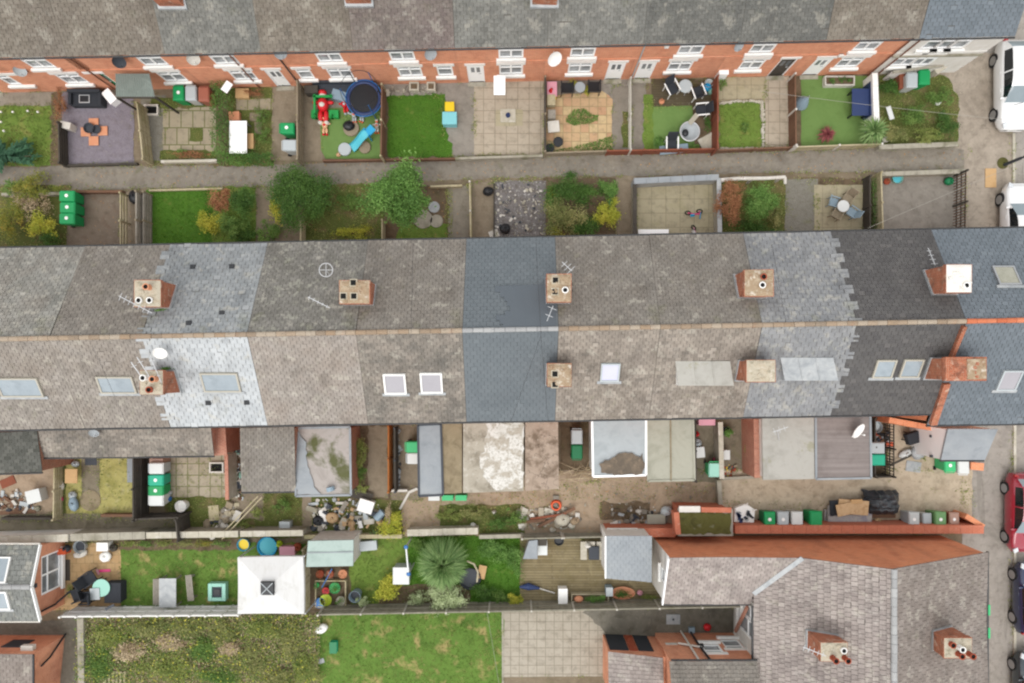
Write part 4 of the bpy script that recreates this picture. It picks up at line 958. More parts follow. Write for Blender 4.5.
# ------------------------------------------------------------------ upper terrace (its back wall faces the gardens)
def lineY(pa, pb, z):
    a, b = P(*pa, z), P(*pb, z); return lambda X: a[1] + (b[1] - a[1]) * (X - a[0]) / (b[0] - a[0])
ZE, ZR = 4.4, 6.85
topE = lineY((0, 57.5), (920, 38), ZE)
def wl(X): return topE(X) + .2                      # wall plane
def top_house(x0, x1, roof, label, ups, lows, doors, tooth=0, ch=None, brick='orange', white=False, extra=None):
    root = thing('terraced_house', label, 'house', ((x0 + x1) / 2, wl((x0 + x1) / 2), 0), 'terraced houses of the upper row')
    fr = Fr((x0, wl(x0)), (x1, wl(x1))); ops = []; D = 8.0
    def u_of(px, z): return (P(px, 0, z)[0] - x0) / (x1 - x0) * fr.L
    wm = M['render'] if white else BRK[brick]
    for (px, w) in ups: ops.append(window(fr, u_of(px, 3.3), 2.78, w, 1.12, root, panes=1 if w < .9 else 2)[1])
    for (px, w) in lows: ops.append(window(fr, u_of(px, 1.5), .92, w, 1.15, root, panes=1 if w < .9 else 2)[1])
    for q in doors: ops.append(door(fr, u_of(q[0], 1.0), .86, 2.02, root, q[1] if len(q) > 1 else None)[1])
    mb = MB(); wall_open(mb, fr, 0, ZE - .02, ops)
    a0, a1 = fr.p0, fr.w(fr.L, 0)
    b0, b1 = a0 + Vector((0, D, 0)), a1 + Vector((0, D, 0)); up = Vector((0, 0, ZE - .02))
    mb.face([b1, b0, b0 + up, b1 + up])
    r0, r1 = (a0 + b0) / 2 + Vector((0, 0, ZR - .05)), (a1 + b1) / 2 + Vector((0, 0, ZR - .05))
    mb.face([a0, a0 + up, r0, b0 + up, b0]); mb.face([a1, b1, b1 + up, r1, a1 + up])
    mb.build('wall', wm, root)
    sc_ = MB(); fbox(sc_, fr, 0, fr.L, 2.42, 2.5, -.01, .03); sc_.build('string_course', wm, root)
    # roof
    A_ = Vector((x0, topE(x0), ZE)); B_ = Vector((x1, topE(x1), ZE)); C_ = Vector((x1, topE(x1) + D / 2 + .2, ZR)); D_ = Vector((x0, topE(x0) + D / 2 + .2, ZR))
    E_ = Vector((x1, topE(x1) + D + .4, ZE)); F_ = Vector((x0, topE(x0) + D + .4, ZE))
    rb = MB(); tile_slope(rb, A_, B_, C_, D_, .3, .17, tooth_r=tooth, um=1)
    rb.face([F_, E_, C_, D_][::-1], .4); rb.face([A_ + Vector((0, .05, -.1)), B_ + Vector((0, .05, -.1)), B_, A_], .3)
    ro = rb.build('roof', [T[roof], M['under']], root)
    rr = MB(); ridge_run(rr, D_ + Vector((0, 0, .03)), C_ + Vector((0, 0, .03))); rr.build('ridge', M['ridge'], root)
    gt = MB(); gt.tube([A_ + Vector((0, -.05, -.06)), B_ + Vector((0, -.05, -.06))], .045, 8); gt.build('gutter', M['gutter'], root)
    pl = plane3(A_, B_, D_)
    if ch: 
        for (px, py) in ch:
            o = chimney(px, py, 1.2, .75, 4.9, 6.75, root, BRK['chim'], [(-.3, 0, .4), (.3, 0, .4)])
            flash(o, px, py, 6.75, 1.2, .75, pl)
    if extra: extra(root, fr, pl)
    return root
def pipe(root, fr, u, m=None, z1=ZE - .1, top=None):
    m = m or M['pipe']
    mb = MB(); pts = [fr.w(u, z1, .12), fr.w(u, z1 - .25, .07), fr.w(u, .1, .07), fr.w(u, .03, .16)]
    mb.tube(pts, .035, 8); mb.build('downpipe', m or M['gutter'], root)
def dish_on(root, px, py, z, r=.3, m=None, off=.35):
    x, y = P(px, py, z); c = Vector((x, y, z)); return dish(root, c, (.35, -.75, .45), r, m, (x, wl(x), z - .15))
def ex0(root, fr, pl):
    pipe(root, fr, fr.L - .2); dish_on(root, 20, 70, 2.7, .28, M['palegrey'])
def ex1(root, fr, pl): dish_on(root, 119, 61, 3.8, .3, M['dark'])
def ex2(root, fr, pl):
    dish_on(root, 193, 58, 3.9, .3, M['offwhite']); pipe(root, fr, fr.L * .62)
def ex3(root, fr, pl): dish_on(root, 280, 52, 4.1, .3, M['silver']); pipe(root, fr, .5, M['gutter'])
def ex5(root, fr, pl): dish_on(root, 430, 53, 3.9, .3, M['silver'])
def ex6(root, fr, pl): dish_on(root, 554, 58, 3.6, .36, M['white'])
def ex7(root, fr, pl):
    pipe(root, fr, .15, M['palegrey'])
    mb = MB(); fbox(mb, fr, 1.1, 1.3, 3.7, 3.9, 0, .12); mb.build('alarm_box', M['white'], root)
def ex8(root, fr, pl): dish_on(root, 738, 45, 4.0, .26, M['silver']); 
def ex9(root, fr, pl):
    pipe(root, fr, fr.L - .12); mb = MB(); fbox(mb, fr, 1.5, 1.72, 2.3, 2.5, 0, .1); mb.build('vent', M['white'], root)
def exw(root, fr, pl):
    mb = MB(); fbox(mb, fr, 0, fr.L, 2.1, 2.22, 0, .1); mb.build('ledge', M['conc'], root)
    pipe(root, fr, .35)
    # the low wall in front of the rendered house
top_house(-29.8, -25.2, 'topbrown', 'brick terraced house cut off by the left edge, in the upper row', [(-55, 1.2)], [(13, 1.15)], [(-20,)])
top_house(-25.2, -20.7, 'topbrown', 'brown-roofed brick house behind the lawn with little white lights', [(38, 1.2)], [(72, 1.2)], [], extra=ex0)
top_house(-20.7, -16.15, 'topbrown', 'brick house with dark dish and green door beside the corrugated canopy', [(152, 1.2)], [(172, 1.2)], [(107, M['dkgreen'])], extra=ex1)
top_house(-16.15, -11.7, 'topgrey', 'grey-roofed brick house behind the ivy hedge, chimney with pale flashing', [(224, 1.2)], [(243, 1.2)], [(279,)], ch=[(157, -17)], extra=ex2)
top_house(-11.7, -7.45, 'topbrown', 'brick house behind the trampoline garden', [(329, 1.2)], [(305, .75), (340, 1.2)], [], extra=ex3)
top_house(-7.45, -2.75, 'toppurple', 'brick house under purplish tiles behind the bright square lawn', [(402, 1.2)], [(410, 1.2), (445, .8)], [], ch=[(352, -20)])
top_house(-2.75, 1.55, 'topgrey', 'grey-roofed brick house behind the plain beige slab patio', [(511, 1.2)], [(511, 1.2)], [(476,)], extra=ex5)
top_house(1.55, 6.0, 'topgrey', 'brick house with large white dish behind the peach-slab patio', [(583, 1.2)], [(580, 1.2)], [(615,)], ch=[(546, -20)], extra=ex6)
top_house(6.0, 10.45, 'topdark', 'brick house with grey downpipe behind the decking with black chairs', [(691, 1.2)], [(680, 1.2)], [(645,)], extra=ex7)
top_house(10.45, 14.45, 'topdark', 'brick house behind the stone-edged lawn in the upper row', [(763, 1.15)], [(752, 1.15)], [(782, M['wooddark'])], extra=ex8)
top_house(14.45, 18.75, 'topbrown', 'last brick house of the upper row, next to the white rendered one', [(868, 1.15)], [(850, 1.2)], [(817,)], extra=ex9)
top_house(18.75, 23.2, 'rightblue', 'white rendered end house with blue-grey slate roof in the upper row', [(933, .8), (947, .8), (961, .8)], [(905, 1.1), (925, 1.0)], [], white=True, extra=exw)

# ------------------------------------------------------------------ middle terrace, seen straight from above
nE = lineY((0, 248.5), (930, 230), ZE); sE = lineY((0, 429.5), (930, 413.5), ZE); rY = lineY((0, 339), (950, 321.5), ZR)
def mid_house(x0, x1, rn, rs, label, rm='ridge', n_ch=None, s_ch=None, extra=None, tr=(0, 0), tl=(0, 0), ze=ZE, sdrop=0., wallm='orange', tnS=None, tnN=None, tw=.28, g=.17, bond=.5):
    root = thing('terraced_house', label, 'house', ((x0 + x1) / 2, (nE(x0) + sE(x1)) / 2, 0), 'terraced houses of the middle row')
    def q(f, X, z, d=0.): return Vector((X, f(X) + d, z))
    zs = ze - sdrop * .57
    A_, B_, C_, D_ = q(sE, x0, zs, -sdrop), q(sE, x1, zs, -sdrop), q(rY, x1, ZR), q(rY, x0, ZR)
    E_, F_ = q(nE, x1, ze), q(nE, x0, ze)
    u1, u2 = (0, 1) if 'new' in rs else (2, 2)
    rb = MB()
    tile_slope(rb, A_, B_, C_, D_, tw, g, 0, tooth_r=tr[0], tooth_l=tl[0], tone=tnS, um=u1, bond=bond)
    tile_slope(rb, E_, F_, D_, C_, tw, g, 1, tooth_l=tr[1], tooth_r=tl[1], tone=tnN, um=u2, bond=bond)
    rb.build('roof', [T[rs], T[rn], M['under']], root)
    rr = MB(); ridge_run(rr, D_ + Vector((0, 0, .04)), C_ + Vector((0, 0, .04)), .105, .42); rr.build('ridge', M[rm], root)
    wb = MB(); i = .18; zz = ze - .1
    a, b = q(sE, x0, 0, i - sdrop), q(sE, x1, 0, i - sdrop); c, d = q(nE, x1, 0, -i), q(nE, x0, 0, -i); up = Vector((0, 0, zz)); us = Vector((0, 0, zs - .1))
    fS = Fr(a, b); fN = Fr(c, d); opsS = [window(fS, fS.L * .5, 2.75, 1.15, 1.1, root)[1]]; opsN = [window(fN, fN.L * .35, 2.75, 1.15, 1.1, root)[1], window(fN, fN.L * .3, .9, 1.2, 1.2, root)[1], door(fN, fN.L * .78, .86, 2.0, root)[1]]
    if sdrop: opsS = opsS
    wall_open(wb, fS, 0, zs - .1, opsS); wall_open(wb, fN, 0, zz, opsN)
    wb.face([b, c, c + up, C_ - Vector((0, 0, .1)), b + us]); wb.face([d, a, a + us, D_ - Vector((0, 0, .1)), d + up])
    wb.build('wall', BRK[wallm], root)
    for e0, e1, o in ((A_, B_, -.05), (F_, E_, .05)):
        gt = MB(); gt.tube([e0 + Vector((0, o, -.07)), e1 + Vector((0, o, -.07))], .055, 8); gt.build('gutter', M['gutter'], root)
    pS, pN = plane3(A_, B_, D_), plane3(E_, F_, D_)
    for (px, py, kw) in (n_ch or []): chim(root, px, py, kw, pN)
    for (px, py, kw) in (s_ch or []): chim(root, px, py, kw, pS)
    if extra: extra(root, pS, pN)
    return root
def chim(root, px, py, kw, pl=None):
    kw = dict(kw); fl = kw.pop('holes', ()); bm = kw.pop('bm', BRK['chim']); w = kw.pop('w', 1.25); d = kw.pop('d', 1.05); zt = kw.pop('zt', 7.05)
    o = chimney(px, py, w, d, kw.pop('zb', 5.0), zt, root, bm, **kw)
    for (hx, hy) in fl: flue_hole(o, hx, hy, zt + .13)
    if pl: flash(o, px, py, zt, w - .08, d - .08, pl)
    return o
def vents(root, pl, pts):
    for (px, py) in pts:
        c = on_plane(pl, px, py); mb = MB(); mb.obox((c.x, c.y, c.z - .02), .22, .2, .09); mb.build('roof_vent', M['black'], root)
def mossblob(root, pl, px, py, sx, sy):
    c = on_plane(pl, px, py); p, t = crown_points((c.x, c.y, c.z + .03), (sx, sy, .08), 160, 8, .4, .1); np_mesh('moss', leaf_quads(p, .06, 1.5), 4, t, L['bright'], root)
CAB = []
def e_left(root, pS, pN): roofwin(root, pS, 20, 387, 42, 19, fm=M['frame'])
def e_b(root, pS, pN):
    roofwin(root, pS, 117, 384.5, 36, 17, fm=M['frame'])
    a = on_plane(pN, 119, 296, 1.1); b = on_plane(pN, 152, 313, 1.3); aerial(root, a, b, n=7, el=.35)
    a = on_plane(pS, 131, 362, 1.4); b = on_plane(pS, 150, 389, 1.4); aerial(root, a, b, n=2, el=.25)
    a = on_plane(pS, 137, 357, 1.5); b = on_plane(pS, 158, 390, 1.4); aerial(root, a, b, n=2, el=.25)
    a = on_plane(pS, 150, 356, 1.5); b = on_plane(pS, 163, 386, 1.4); aerial(root, a, b, n=2, el=.25)
    dishm = on_plane(pS, 160, 352, .5); dish(root, dishm, (.3, -.6, .7), .28, M['white'])
    mossblob(root, pN, 161.5, 309, .3, .12); mossblob(root, pS, 166, 368, .35, .12)
def e_pale(root, pS, pN):
    roofwin(root, pS, 221, 382, 37, 19, fm=M['frame'])
    vents(root, pN, [(193, 267), (232, 266.5), (222, 313), (189, 323)]); vents(root, pS, [(208.5, 403), (247, 402.5)])
def e_lich(root, pS, pN):
    c = on_plane(pN, 326, 270, .5); mb = MB(); mb.torus((c.x, c.y, c.z), .3, .022, 24, 6); mb.bar(c - Vector((.3, 0, 0)), c + Vector((.3, 0, 0)), .02); mb.bar(c - Vector((0, .3, 0)), c + Vector((0, .3, 0)), .02)
    g = on_plane(pN, 330, 276); mb.bar((g.x, g.y, g.z - .05), c, .03); mb.build('aerial', M['steel'], root)
    a = on_plane(pN, 308, 297, .7); b = on_plane(pN, 330, 308, .7); aerial(root, a, b, n=5, el=.18)
def e_umber(root, pS, pN):
    roofwin(root, pS, 395, 383.5, 22, 20, gm=M['blind']); roofwin(root, pS, 431.5, 382.5, 22, 20, gm=M['blind'])
def e_tgt(root, pS, pN):
    # patch of darker new slates laid in steps on the north slope
    rb = MB(); q = [(495, 286), (556, 284), (556, 326.5), (503, 327.5), (503, 324), (500, 324), (500, 320), (496, 320), (496, 315), (505, 315), (505, 311), (510, 311), (510, 306), (507, 306), (507, 301), (504, 301), (504, 297), (500, 297), (500, 292), (495, 292)]
    pts = [on_plane(pN, *p, .03) for p in q]; n0 = len(pts)
    rb.face(pts, .5)
    for i in range(n0): a, b = pts[i], pts[(i + 1) % n0]; d = Vector((0, 0, .034)); rb.face([a - d, b - d, b, a], .5)
    rb.build('slate_patch', T['newpatch'], root)
def e_six(root, pS, pN):
    roofwin(root, pS, 610, 372, 19, 18, gm=M['lilac'], fm=M['palegrey'])
    a = on_plane(pN, 553, 306, .9); b = on_plane(pN, 547, 321, .9); aerial(root, a, b, n=2, el=.4)
    a = on_plane(pN, 572, 271, 1.6); b = on_plane(pN, 562, 262, 1.6); aerial(root, a, b, n=3, el=.45)
def lowdormer(root, pl, x0, y0, x1, y1, m, up=.25, cheek=None):
    cs = [on_plane(pl, *p) for p in ((x0, y1), (x1, y1), (x1, y0), (x0, y0))]
    zt = max(c.z for c in cs) + .04
    t = [Vector((c.x, c.y, zt if k > 1 else zt - .12)) for k, c in enumerate(cs)]
    mb = MB(); mb.hexa([Vector((c.x, c.y, c.z - .1)) for c in cs], [p - Vector((0, 0, .05)) for p in t]); o = mb.build('dormer', cheek or M['white'], root)
    ctr = sum(t, Vector()) / 4; r = MB(); r.hexa([ctr + (p - ctr) * 1.03 - Vector((0, 0, .05)) for p in t], [ctr + (p - ctr) * 1.03 for p in t]); r.build('flat_roof', m, o)
    for f in (1 / 3, 2 / 3):
        a = t[0].lerp(t[1], f); b = t[3].lerp(t[2], f); k = MB(); k.bar(a + Vector((0, 0, .012)), b + Vector((0, 0, .012)), .04, .03); k.build('seam', m, o)
def e_seven(root, pS, pN): lowdormer(root, pS, 676, 361.5, 729, 385, M['lightfelt'])
def e_eight(root, pS, pN):
    lowdormer(root, pS, 781, 358, 832, 380, M['lead'], cheek=M['lead'])
def e_nine(root, pS, pN):
    roofwin(root, pS, 884, 368.5, 20, 18, fm=M['frame']); roofwin(root, pS, 911, 368, 20, 18, fm=M['frame'])
    a = on_plane(pN, 935, 265, .6); b = on_plane(pN, 928, 248, .6); aerial(root, a, b, n=4, el=.3)
def e_ten(root, pS, pN):
    roofwin(root, pN, 1006, 276, 22, 20, gm=M['greenfelt'], fm=M['alu']); roofwin(root, pS, 1009, 380, 20, 20, gm=M['blind'], fm=M['palegrey'])
    # coping wall between the roofs
    for seg, wd in ((((964, 326), (951, 357)), .16), (((946, 383), (932.5, 424)), .3)):
        a, b = on_plane(pS, *seg[0], .06), on_plane(pS, *seg[1], .06); mb = MB(); mb.bar(a, b, wd, .25); mb.build('parapet', BRK['chim'], root)
    x, y = P(975, 369, 7.05); mb = MB(); mb.obox((x + .02, y, 7.03), .8, .85, .1, .03); mb.build('chimney_cap', M['mortarpale'], root)
p2 = lambda dx, dy, h, *a: (dx, dy, h, *a)
mid_house(-29.2, -24.9, 'slatepatch', 'beige', 'grey-brown roofed house cut off at the left end of the middle row')
mid_house(-24.9, -19.85, 'slatepatch', 'brown', 'patchy grey-brown roofed house with a wide skylight near the left edge', extra=e_left)
mid_house(-19.85, -15.9, 'umber', 'brown', 'brown-roofed house with aerials and a skylight beside the pale slate roof', extra=e_b,
          n_ch=[(147.5, 293.5, dict(w=1.15, d=1.15, pots=[p2(.12, .25, .35, M['terralight']), p2(-.3, -.3, .12, M['white']), p2(.15, -.3, .12, M['white'])], cap=M['mortar']))],
          s_ch=[(151.5, 382.5, dict(w=1.0, d=1.05, pots=[p2(-.2, .2, .3, M['white']), p2(.22, .15, .35, M['terralight']), p2(0, -.3, .2, M['terra'])], cap=M['mortar']))])
mid_house(-15.9, -11.4, 'slate_shaded', 'slate_sunlit', 'house with pale silvery slates and one skylight in the middle row', extra=e_pale, tl=(.28, .28), tw=.33, g=.21)
mid_house(-11.4, -6.75, 'lichen', 'beige', 'lichen-spotted house with a round loop aerial on its roof', extra=e_lich,
          n_ch=[(354.5, 292, dict(w=1.3, d=1.0, holes=[(353, 282.5), (343, 296), (353.5, 296)], cap=M['mortarpale'], bm=BRK['chim'], corbel=.03))])
mid_house(-6.75, -2.2, 'umber', 'mixed', 'dark speckled roofed house with two pale square skylights side by side', extra=e_umber)
mid_house(-2.2, 1.9, 'newblue', 'newblue', 'house newly roofed in smooth blue-grey slate', rm='ridgegrey', extra=e_tgt, tw=.3, g=.2,
          n_ch=[(559, 288, dict(w=1.05, d=1.2, holes=[(555.5, 280), (555, 291.5)], cap=M['mortarpale'], pots=[p2(.25, -.1, .14, M['white'])], corbel=.03))],
          s_ch=[(559.5, 375, dict(w=1.05, d=1.0, holes=[(555, 374), (555, 384.5)], cap=M['mortarpale'], corbel=.03))])
mid_house(1.9, 6.25, 'umber', 'speckle', 'speckled roofed house with one small lilac skylight', extra=e_six)
mid_house(6.25, 10.6, 'umber', 'speckle', 'speckled roofed house with a flat light grey dormer', extra=e_seven,
          n_ch=[(759, 283, dict(w=1.25, d=1.15, cap=M['mortarpale'], pots=[p2(.1, -.1, .12, M['white']), p2(.15, .25, .12, M['terra'])]))],
          s_ch=[(761, 371, dict(w=1.25, d=.95, zt=7.05, cap=M['mortar'], bm=BRK['chim'])) ])
mid_house(10.6, 14.65, 'greyslate', 'greyslate', 'grey slated house with a lead-covered dormer in the middle row', extra=e_eight, tr=(.26, .26), tw=.33, g=.22)
mid_house(14.65, 19.3, 'charcoal', 'charcoal', 'charcoal-tiled house with twin skylights next to the blue-grey end house', extra=e_nine, tw=.3, g=.2)
mid_house(19.3, 24.4, 'rightblue', 'rightblue', 'blue-grey slated end house by the street in the middle row', rm='ridgered', extra=e_ten, sdrop=.55, tw=.28, g=.19, wallm='orange2',
          n_ch=[(959, 278.5, dict(w=1.1, d=1.2, zt=7.2, cap=M['render'], pots=[p2(.25, -.3, .1, M['white'])]))],
          s_ch=[(966, 369, dict(w=1.75, d=1.0, zt=7.05, cap=BRK['chim'], bm=BRK['chim']))])
# ------------------------------------------------------------------ ground, alley, street
MB().face([(-300, -300, 0), (300, -300, 0), (300, 300, 0), (-300, 300, 0)]).build('ground', G['ground'], kind='structure', origin=(0, 0, 0))
patch('alley', 'alley', [(-60, 168), (256, 165), (512, 157), (768, 151), (968, 147), (968, 171), (768, 173), (512, 178), (256, 187), (-60, 192)], 1, .06)
patch('road', 'street', [(985, -400), (1500, -400), (1500, 1100), (985, 1100)], 1, .0)
patch('driveway', 'drive', [(884, 66), (1013, 50), (1013, 252), (964, 252), (964, 150), (952, 148), (952, 100), (884, 84)], 2, .05)
patch('pavement', 'street', [(962, 420), (1011, 420), (1011, 900), (962, 900)], 2, .02)
def kerb(x, y0, y1):
    mb = MB(); a, b = P(x, y0), P(x, y1); n = int((a[1] - b[1]) / .9)
    for i in range(n): mb.box(a[0] - .06 + R.uniform(-.008, .008), a[0] + .07, b[1] + i * .9 + .008, b[1] + (i + 1) * .9 - .008, 0, .07 + R.uniform(0, .008))
    mb.build('kerb', M['coping'], kind='structure')
kerb(1013, 132, 236); kerb(1014, 418, 900)
LAWN = []; LAWN2 = []; WEED = []
# ------------------------------------------------------------------ upper gardens, left to right
p, _ = patch('lawn', 'lawn3', (-30, 103, 56, 166), 1); LAWN2.append(p)
patch('path', 'greyslab', (-40, 92, 54, 106), 2)
patch('soil', 'soil', (51, 93, 66, 166), 2); WEED.append([P(*q) for q in ((51, 95), (64, 95), (64, 166), (51, 166))])
patch('gravel_yard', 'purple', (62, 91, 134, 164), 3)
patch('path', 'greygravel', (141, 95, 166, 161), 2)
patch('paving', 'slab_crazy', (163, 104, 216, 157), 3); p = patch('grass_strip', 'weedy', (150, 97, 217, 108), 4)[0]; WEED.append(p)
p = patch('grass_strip', 'weedy', (190, 128, 203, 141), 5)[0]; LAWN2.append(p)
p = patch('grass_strip', 'weedy', (160, 151, 216, 160), 5)[0]; WEED.append(p)
patch('soil', 'soil', (214, 82, 232, 167), 1)
p = patch('soil', 'weedy', (228, 84, 274, 166), 1)[0]; WEED.append(p)
patch('paving', 'slab_crazy', (236, 99, 275, 110), 3); patch('stepping_stone', 'brownpath', (250, 113, 261, 121), 4); patch('stepping_stone', 'brownpath', (255, 122, 262, 134), 5)
patch('path', 'brownpath', [(272, 85), (298, 85), (298, 160), (270, 160), (272, 140)], 3)
patch('path', 'brownpath', (301, 86, 322, 161), 2)
patch('soil', 'soil', (380, 84, 390, 158), 2); patch('paving', 'greyslab', (301, 82, 380, 118), 1)
patch('artificial_turf', 'turf', [(320, 108), (380, 108), (380, 159), (326, 159), (321, 150)], 4, .015)
p = patch('lawn', 'lawn', [(388, 95), (445, 94), (448, 140), (453, 144), (453, 157), (388, 157)], 4, .03)[0]; LAWN.append(p)
patch('paving', 'greyconc', (384, 80, 448, 97), 3); patch('path', 'greyconc', (443, 82, 475, 157), 2)
patch('patio', 'slab_beige', (474, 80, 544, 155), 3, .01)
patch('patio', 'greyconc', (544, 78, 632, 153), 1)
patch('patio', 'slab_orange', [(546, 97), (602, 91), (613, 100), (614, 152), (546, 152)], 3)
patch('path', 'alley', (612, 86, 630, 151), 4); p = patch('grass_strip', 'weedy', (622, 112, 630, 148), 5)[0]; WEED.append(p)
G_CEN = [P(*q) for q in ((566, 118), (574, 110), (584, 109), (592, 115), (598, 116), (597, 121), (588, 124), (574, 126), (566, 123))]
patch('path', 'alley', (630, 79, 646, 151), 2); p = patch('grass_strip', 'lawn3', (643, 95, 653, 151), 5)[0]; LAWN2.append(p)
patch('decking', 'darkdeck', (652, 79, 717, 108), 3); patch('soil', 'soil', (648, 102, 717, 151), 1)
patch('artificial_turf', 'turf', [(652, 107), (692, 106), (695, 150), (650, 150)], 4, .02)
patch('patio', 'slab_yellow', (718, 77, 766, 103), 2); p = patch('lawn', 'lawn3', (719, 103, 764, 150), 3)[0]; LAWN2.append(p)
patch('patio', 'slab_beige', (765, 75, 789, 147), 3, .01); patch('soil', 'soil', (788, 74, 803, 147), 2)
p = patch('artificial_turf', 'turf', (801, 76, 868, 146), 4, .02)[0]
patch('soil', 'soil', (862, 74, 876, 147), 3)
p = patch('soil', 'weedy', [(879, 76), (944, 76), (952, 84), (959, 100), (958, 147), (879, 149)], 3, .12)[0]; WEED.append(p); LAWN2.append(p)
WEED.append([P(*q) for q in ((150, 160), (256, 158), (256, 168), (150, 170))]); WEED.append([P(*q) for q in ((545, 153), (900, 147), (900, 152), (545, 158))]); WEED.append([P(*q) for q in ((-20, 184), (256, 181), (256, 190), (-20, 193))])
# edges of the upper gardens
GF = 'garden fences and walls of the upper gardens'
fence((140, 105), (146, 161), 1.1, 'pale leaning timber panel fence beside the mauve gravel yard', M['woodpale'], group=GF)
fence((61, 124), (62, 164), .8, 'low dark fence along the left edge of the mauve gravel', M['wooddark'], group=GF)
wall((62, 165), (136, 163), .3, .1, 'low dark timber edging below the mauve gravel yard', M['wooddark'], group=GF)
wall((160, 161), (216, 160), .35, .14, 'low pale kerb wall below the mixed slab garden', M['coping'], group=GF)
fence((299, 84), (299, 161), 1.15, 'weathered timber fence beside the green and grey bin path', M['wood'], group=GF)
fence((383, 87), (382, 158), 1.2, 'brown timber fence between trampoline garden and bright lawn', M['woodbrown'], M['woodpale'], group=GF)
wall((322, 160), (455, 158), .4, .09, 'low dark timber rail below the bright lawn', M['woodbrown'], group=GF)
wall((455, 158), (543, 155), .5, .12, 'low grey wall below the beige slab patio', M['conc'], group=GF)
fence((545, 79), (545, 153), 1.0, 'grey-brown fence beside the peach-slab patio', M['wooddark'], M['wood'], group=GF)
fence((630, 80), (630, 151), .9, 'pale concrete post and wire fence between two tarmac paths', M['concpost'], M['concpost'], 'rail', group=GF)
fence((716, 79), (716, 150), 1.2, 'red-brown fence beside the dark decking', M['woodred'], group=GF)
fence((545, 154), (606, 152), .7, 'weathered rail fence below the peach-slab patio', M['wood'], group=GF)
fence((607, 152), (716, 150), .8, 'long red-brown rail fence below the artificial turf', M['woodred'], group=GF)
fence((717, 151), (790, 148), .6, 'low brown fence below the stone-edged lawn', M['woodbrown'], group=GF)
fence((793, 76), (794, 147), 1.0, 'brown fence with white posts beside the beige strip patio', M['woodbrown'], M['offwhite'], group=GF)
fence((795, 148), (880, 145), .7, 'pale fence with white posts below the turf with the blue box', M['woodpale'], M['offwhite'], group=GF)
wall((875, 73), (877, 126), 1.0, .26, 'white painted wall beside the overgrown corner garden', M['white'], M['white'], group=GF, over=.01)
wall((879, 147), (958, 144), .5, .16, 'mossy grey wall below the overgrown corner garden', M['conc'], M['conc'], group=GF)
# white ball lights
for (x, y) in ((1, 112), (13, 112), (28, 111), (38, 112), (1, 122), (4, 131)):
    c = P(x, y, .22); r = thing('garden_light', 'small white ball light on a stick in the left lawn', 'light', (*c, 0), 'ball lights in the left lawn')
    MB().bar((*c, 0), (*c, .2), .015).build('stick', M['alu'], r); MB().blob((*c, .24), .06, .06, .06, 10, 6).build('globe', M['white'], r, smooth=True)
# conifer
def conifer():
    x, y = P(16, 150, .7); r = thing('conifer', 'spreading blue-green conifer at the end of the left lawn', 'conifer', (x, y, 0))
    V = []; T_ = []
    for i in range(26):
        a = R.uniform(-.5, 3.7) if i < 20 else R.uniform(0, 6.28); ln = R.uniform(.9, 2.0); z = R.uniform(.35, 1.0)
        for k in range(90):
            t = R.random() ** .7; q = Vector((x - .5 + math.cos(a) * ln * t * 1.1, y - .35 + math.sin(a) * ln * t * .55, z + .25 * t - .35 * t * t)); s = R.choice((-1, 1)); b = a + s * R.uniform(.4, .8); l = R.uniform(.12, .26) * (1.1 - .6 * t)
            d = Vector((math.cos(b), math.sin(b), R.uniform(-.3, .15))) * l; w = Vector((-math.sin(b), math.cos(b), 0)) * .03; q += Vector((R.uniform(-.06, .06), R.uniform(-.06, .06), R.uniform(-.06, .06)))
            V.append([q - w, q + w, q + d + w * .6, q + d - w * .6]); T_.append(min(1, max(0, .25 + .5 * t + R.uniform(-.25, .25))))
    np_mesh('crown', np.array([[tuple(p) for p in f] for f in V]), 4, T_, L['conifer'], r)
    mb = MB(); 
    for i in range(6): a = i * 1.05; mb.tube([(x - .5, y - .3, 0), (x - .5 + math.cos(a) * .6, y - .3 + math.sin(a) * .35, .55), (x - .5 + math.cos(a) * 1.3, y - .3 + math.sin(a) * .7, .7)], .04, 6, .01)
    mb.build('trunk', M['bark'], r)
conifer()
bush(61, 105, 7, 17, .8, L['russet'], 'russet leafless shrub against the mauve gravel yard', n=700, leaf=.06)
# mauve yard
def firepit():
    x, y = P(94, 130); r = thing('fire_pit', 'round iron fire pit in the middle of the mauve gravel', 'fire pit', (x, y, .05))
    MB().lathe((x - .14, y + .03, .05), [(.2, 0), (.26, .12), (.28, .2), (.25, .2), (.2, .1)], 18).build('bowl', M['dark'], r); MB().lathe((x + .22, y - .02, .05), [(.2, 0), (.24, .14), (.2, .14), (.16, .08)], 18).build('bowl', M['dark'], r)
firepit()
for (x, y, w) in ((94, 123, 'above'), (86, 132, 'left of'), (103, 131, 'right of'), (94, 141, 'below')):
    board(x, y, .5, .48, M['terralight'], 'square terracotta slab %s the iron fire pit' % w, 'slab', 'paving_slab', .02, z=.06, th=.04, group='terracotta slabs round the fire pit')
def loungeset():
    x, y = P(84, 97, .6); r = thing('garden_sofa', 'dark garden sofa under the window beside the mauve gravel', 'sofa', (x, y, 0))
    MB().obox((x, y, 0), 1.7, .75, .4).build('seat', M['charc'], r, bevel=.03); MB().obox((x, y + .32, .4), 1.7, .16, .3).build('backrest', M['charc'], r, bevel=.03)
    for s in (-1, 1): MB().obox((x + s * .78, y, .4), .16, .7, .18).build('armrest', M['charc'], r, bevel=.02)
    x, y = P(83, 98, .55); t = thing('picture_frame', 'black framed tray lying on the dark garden sofa', 'tray', (x, y, .41)); MB().obox((x, y, .42), .55, .42, .03).build('frame', M['steel'], t); MB().obox((x, y, .452), .46, .33, .006).build('tray', M['black'], t)
loungeset()
crate(109, 96, .45, .75, .5, M['upvc'], 'white plastic box by the canopy post', 'box', 'storage_box', .7)
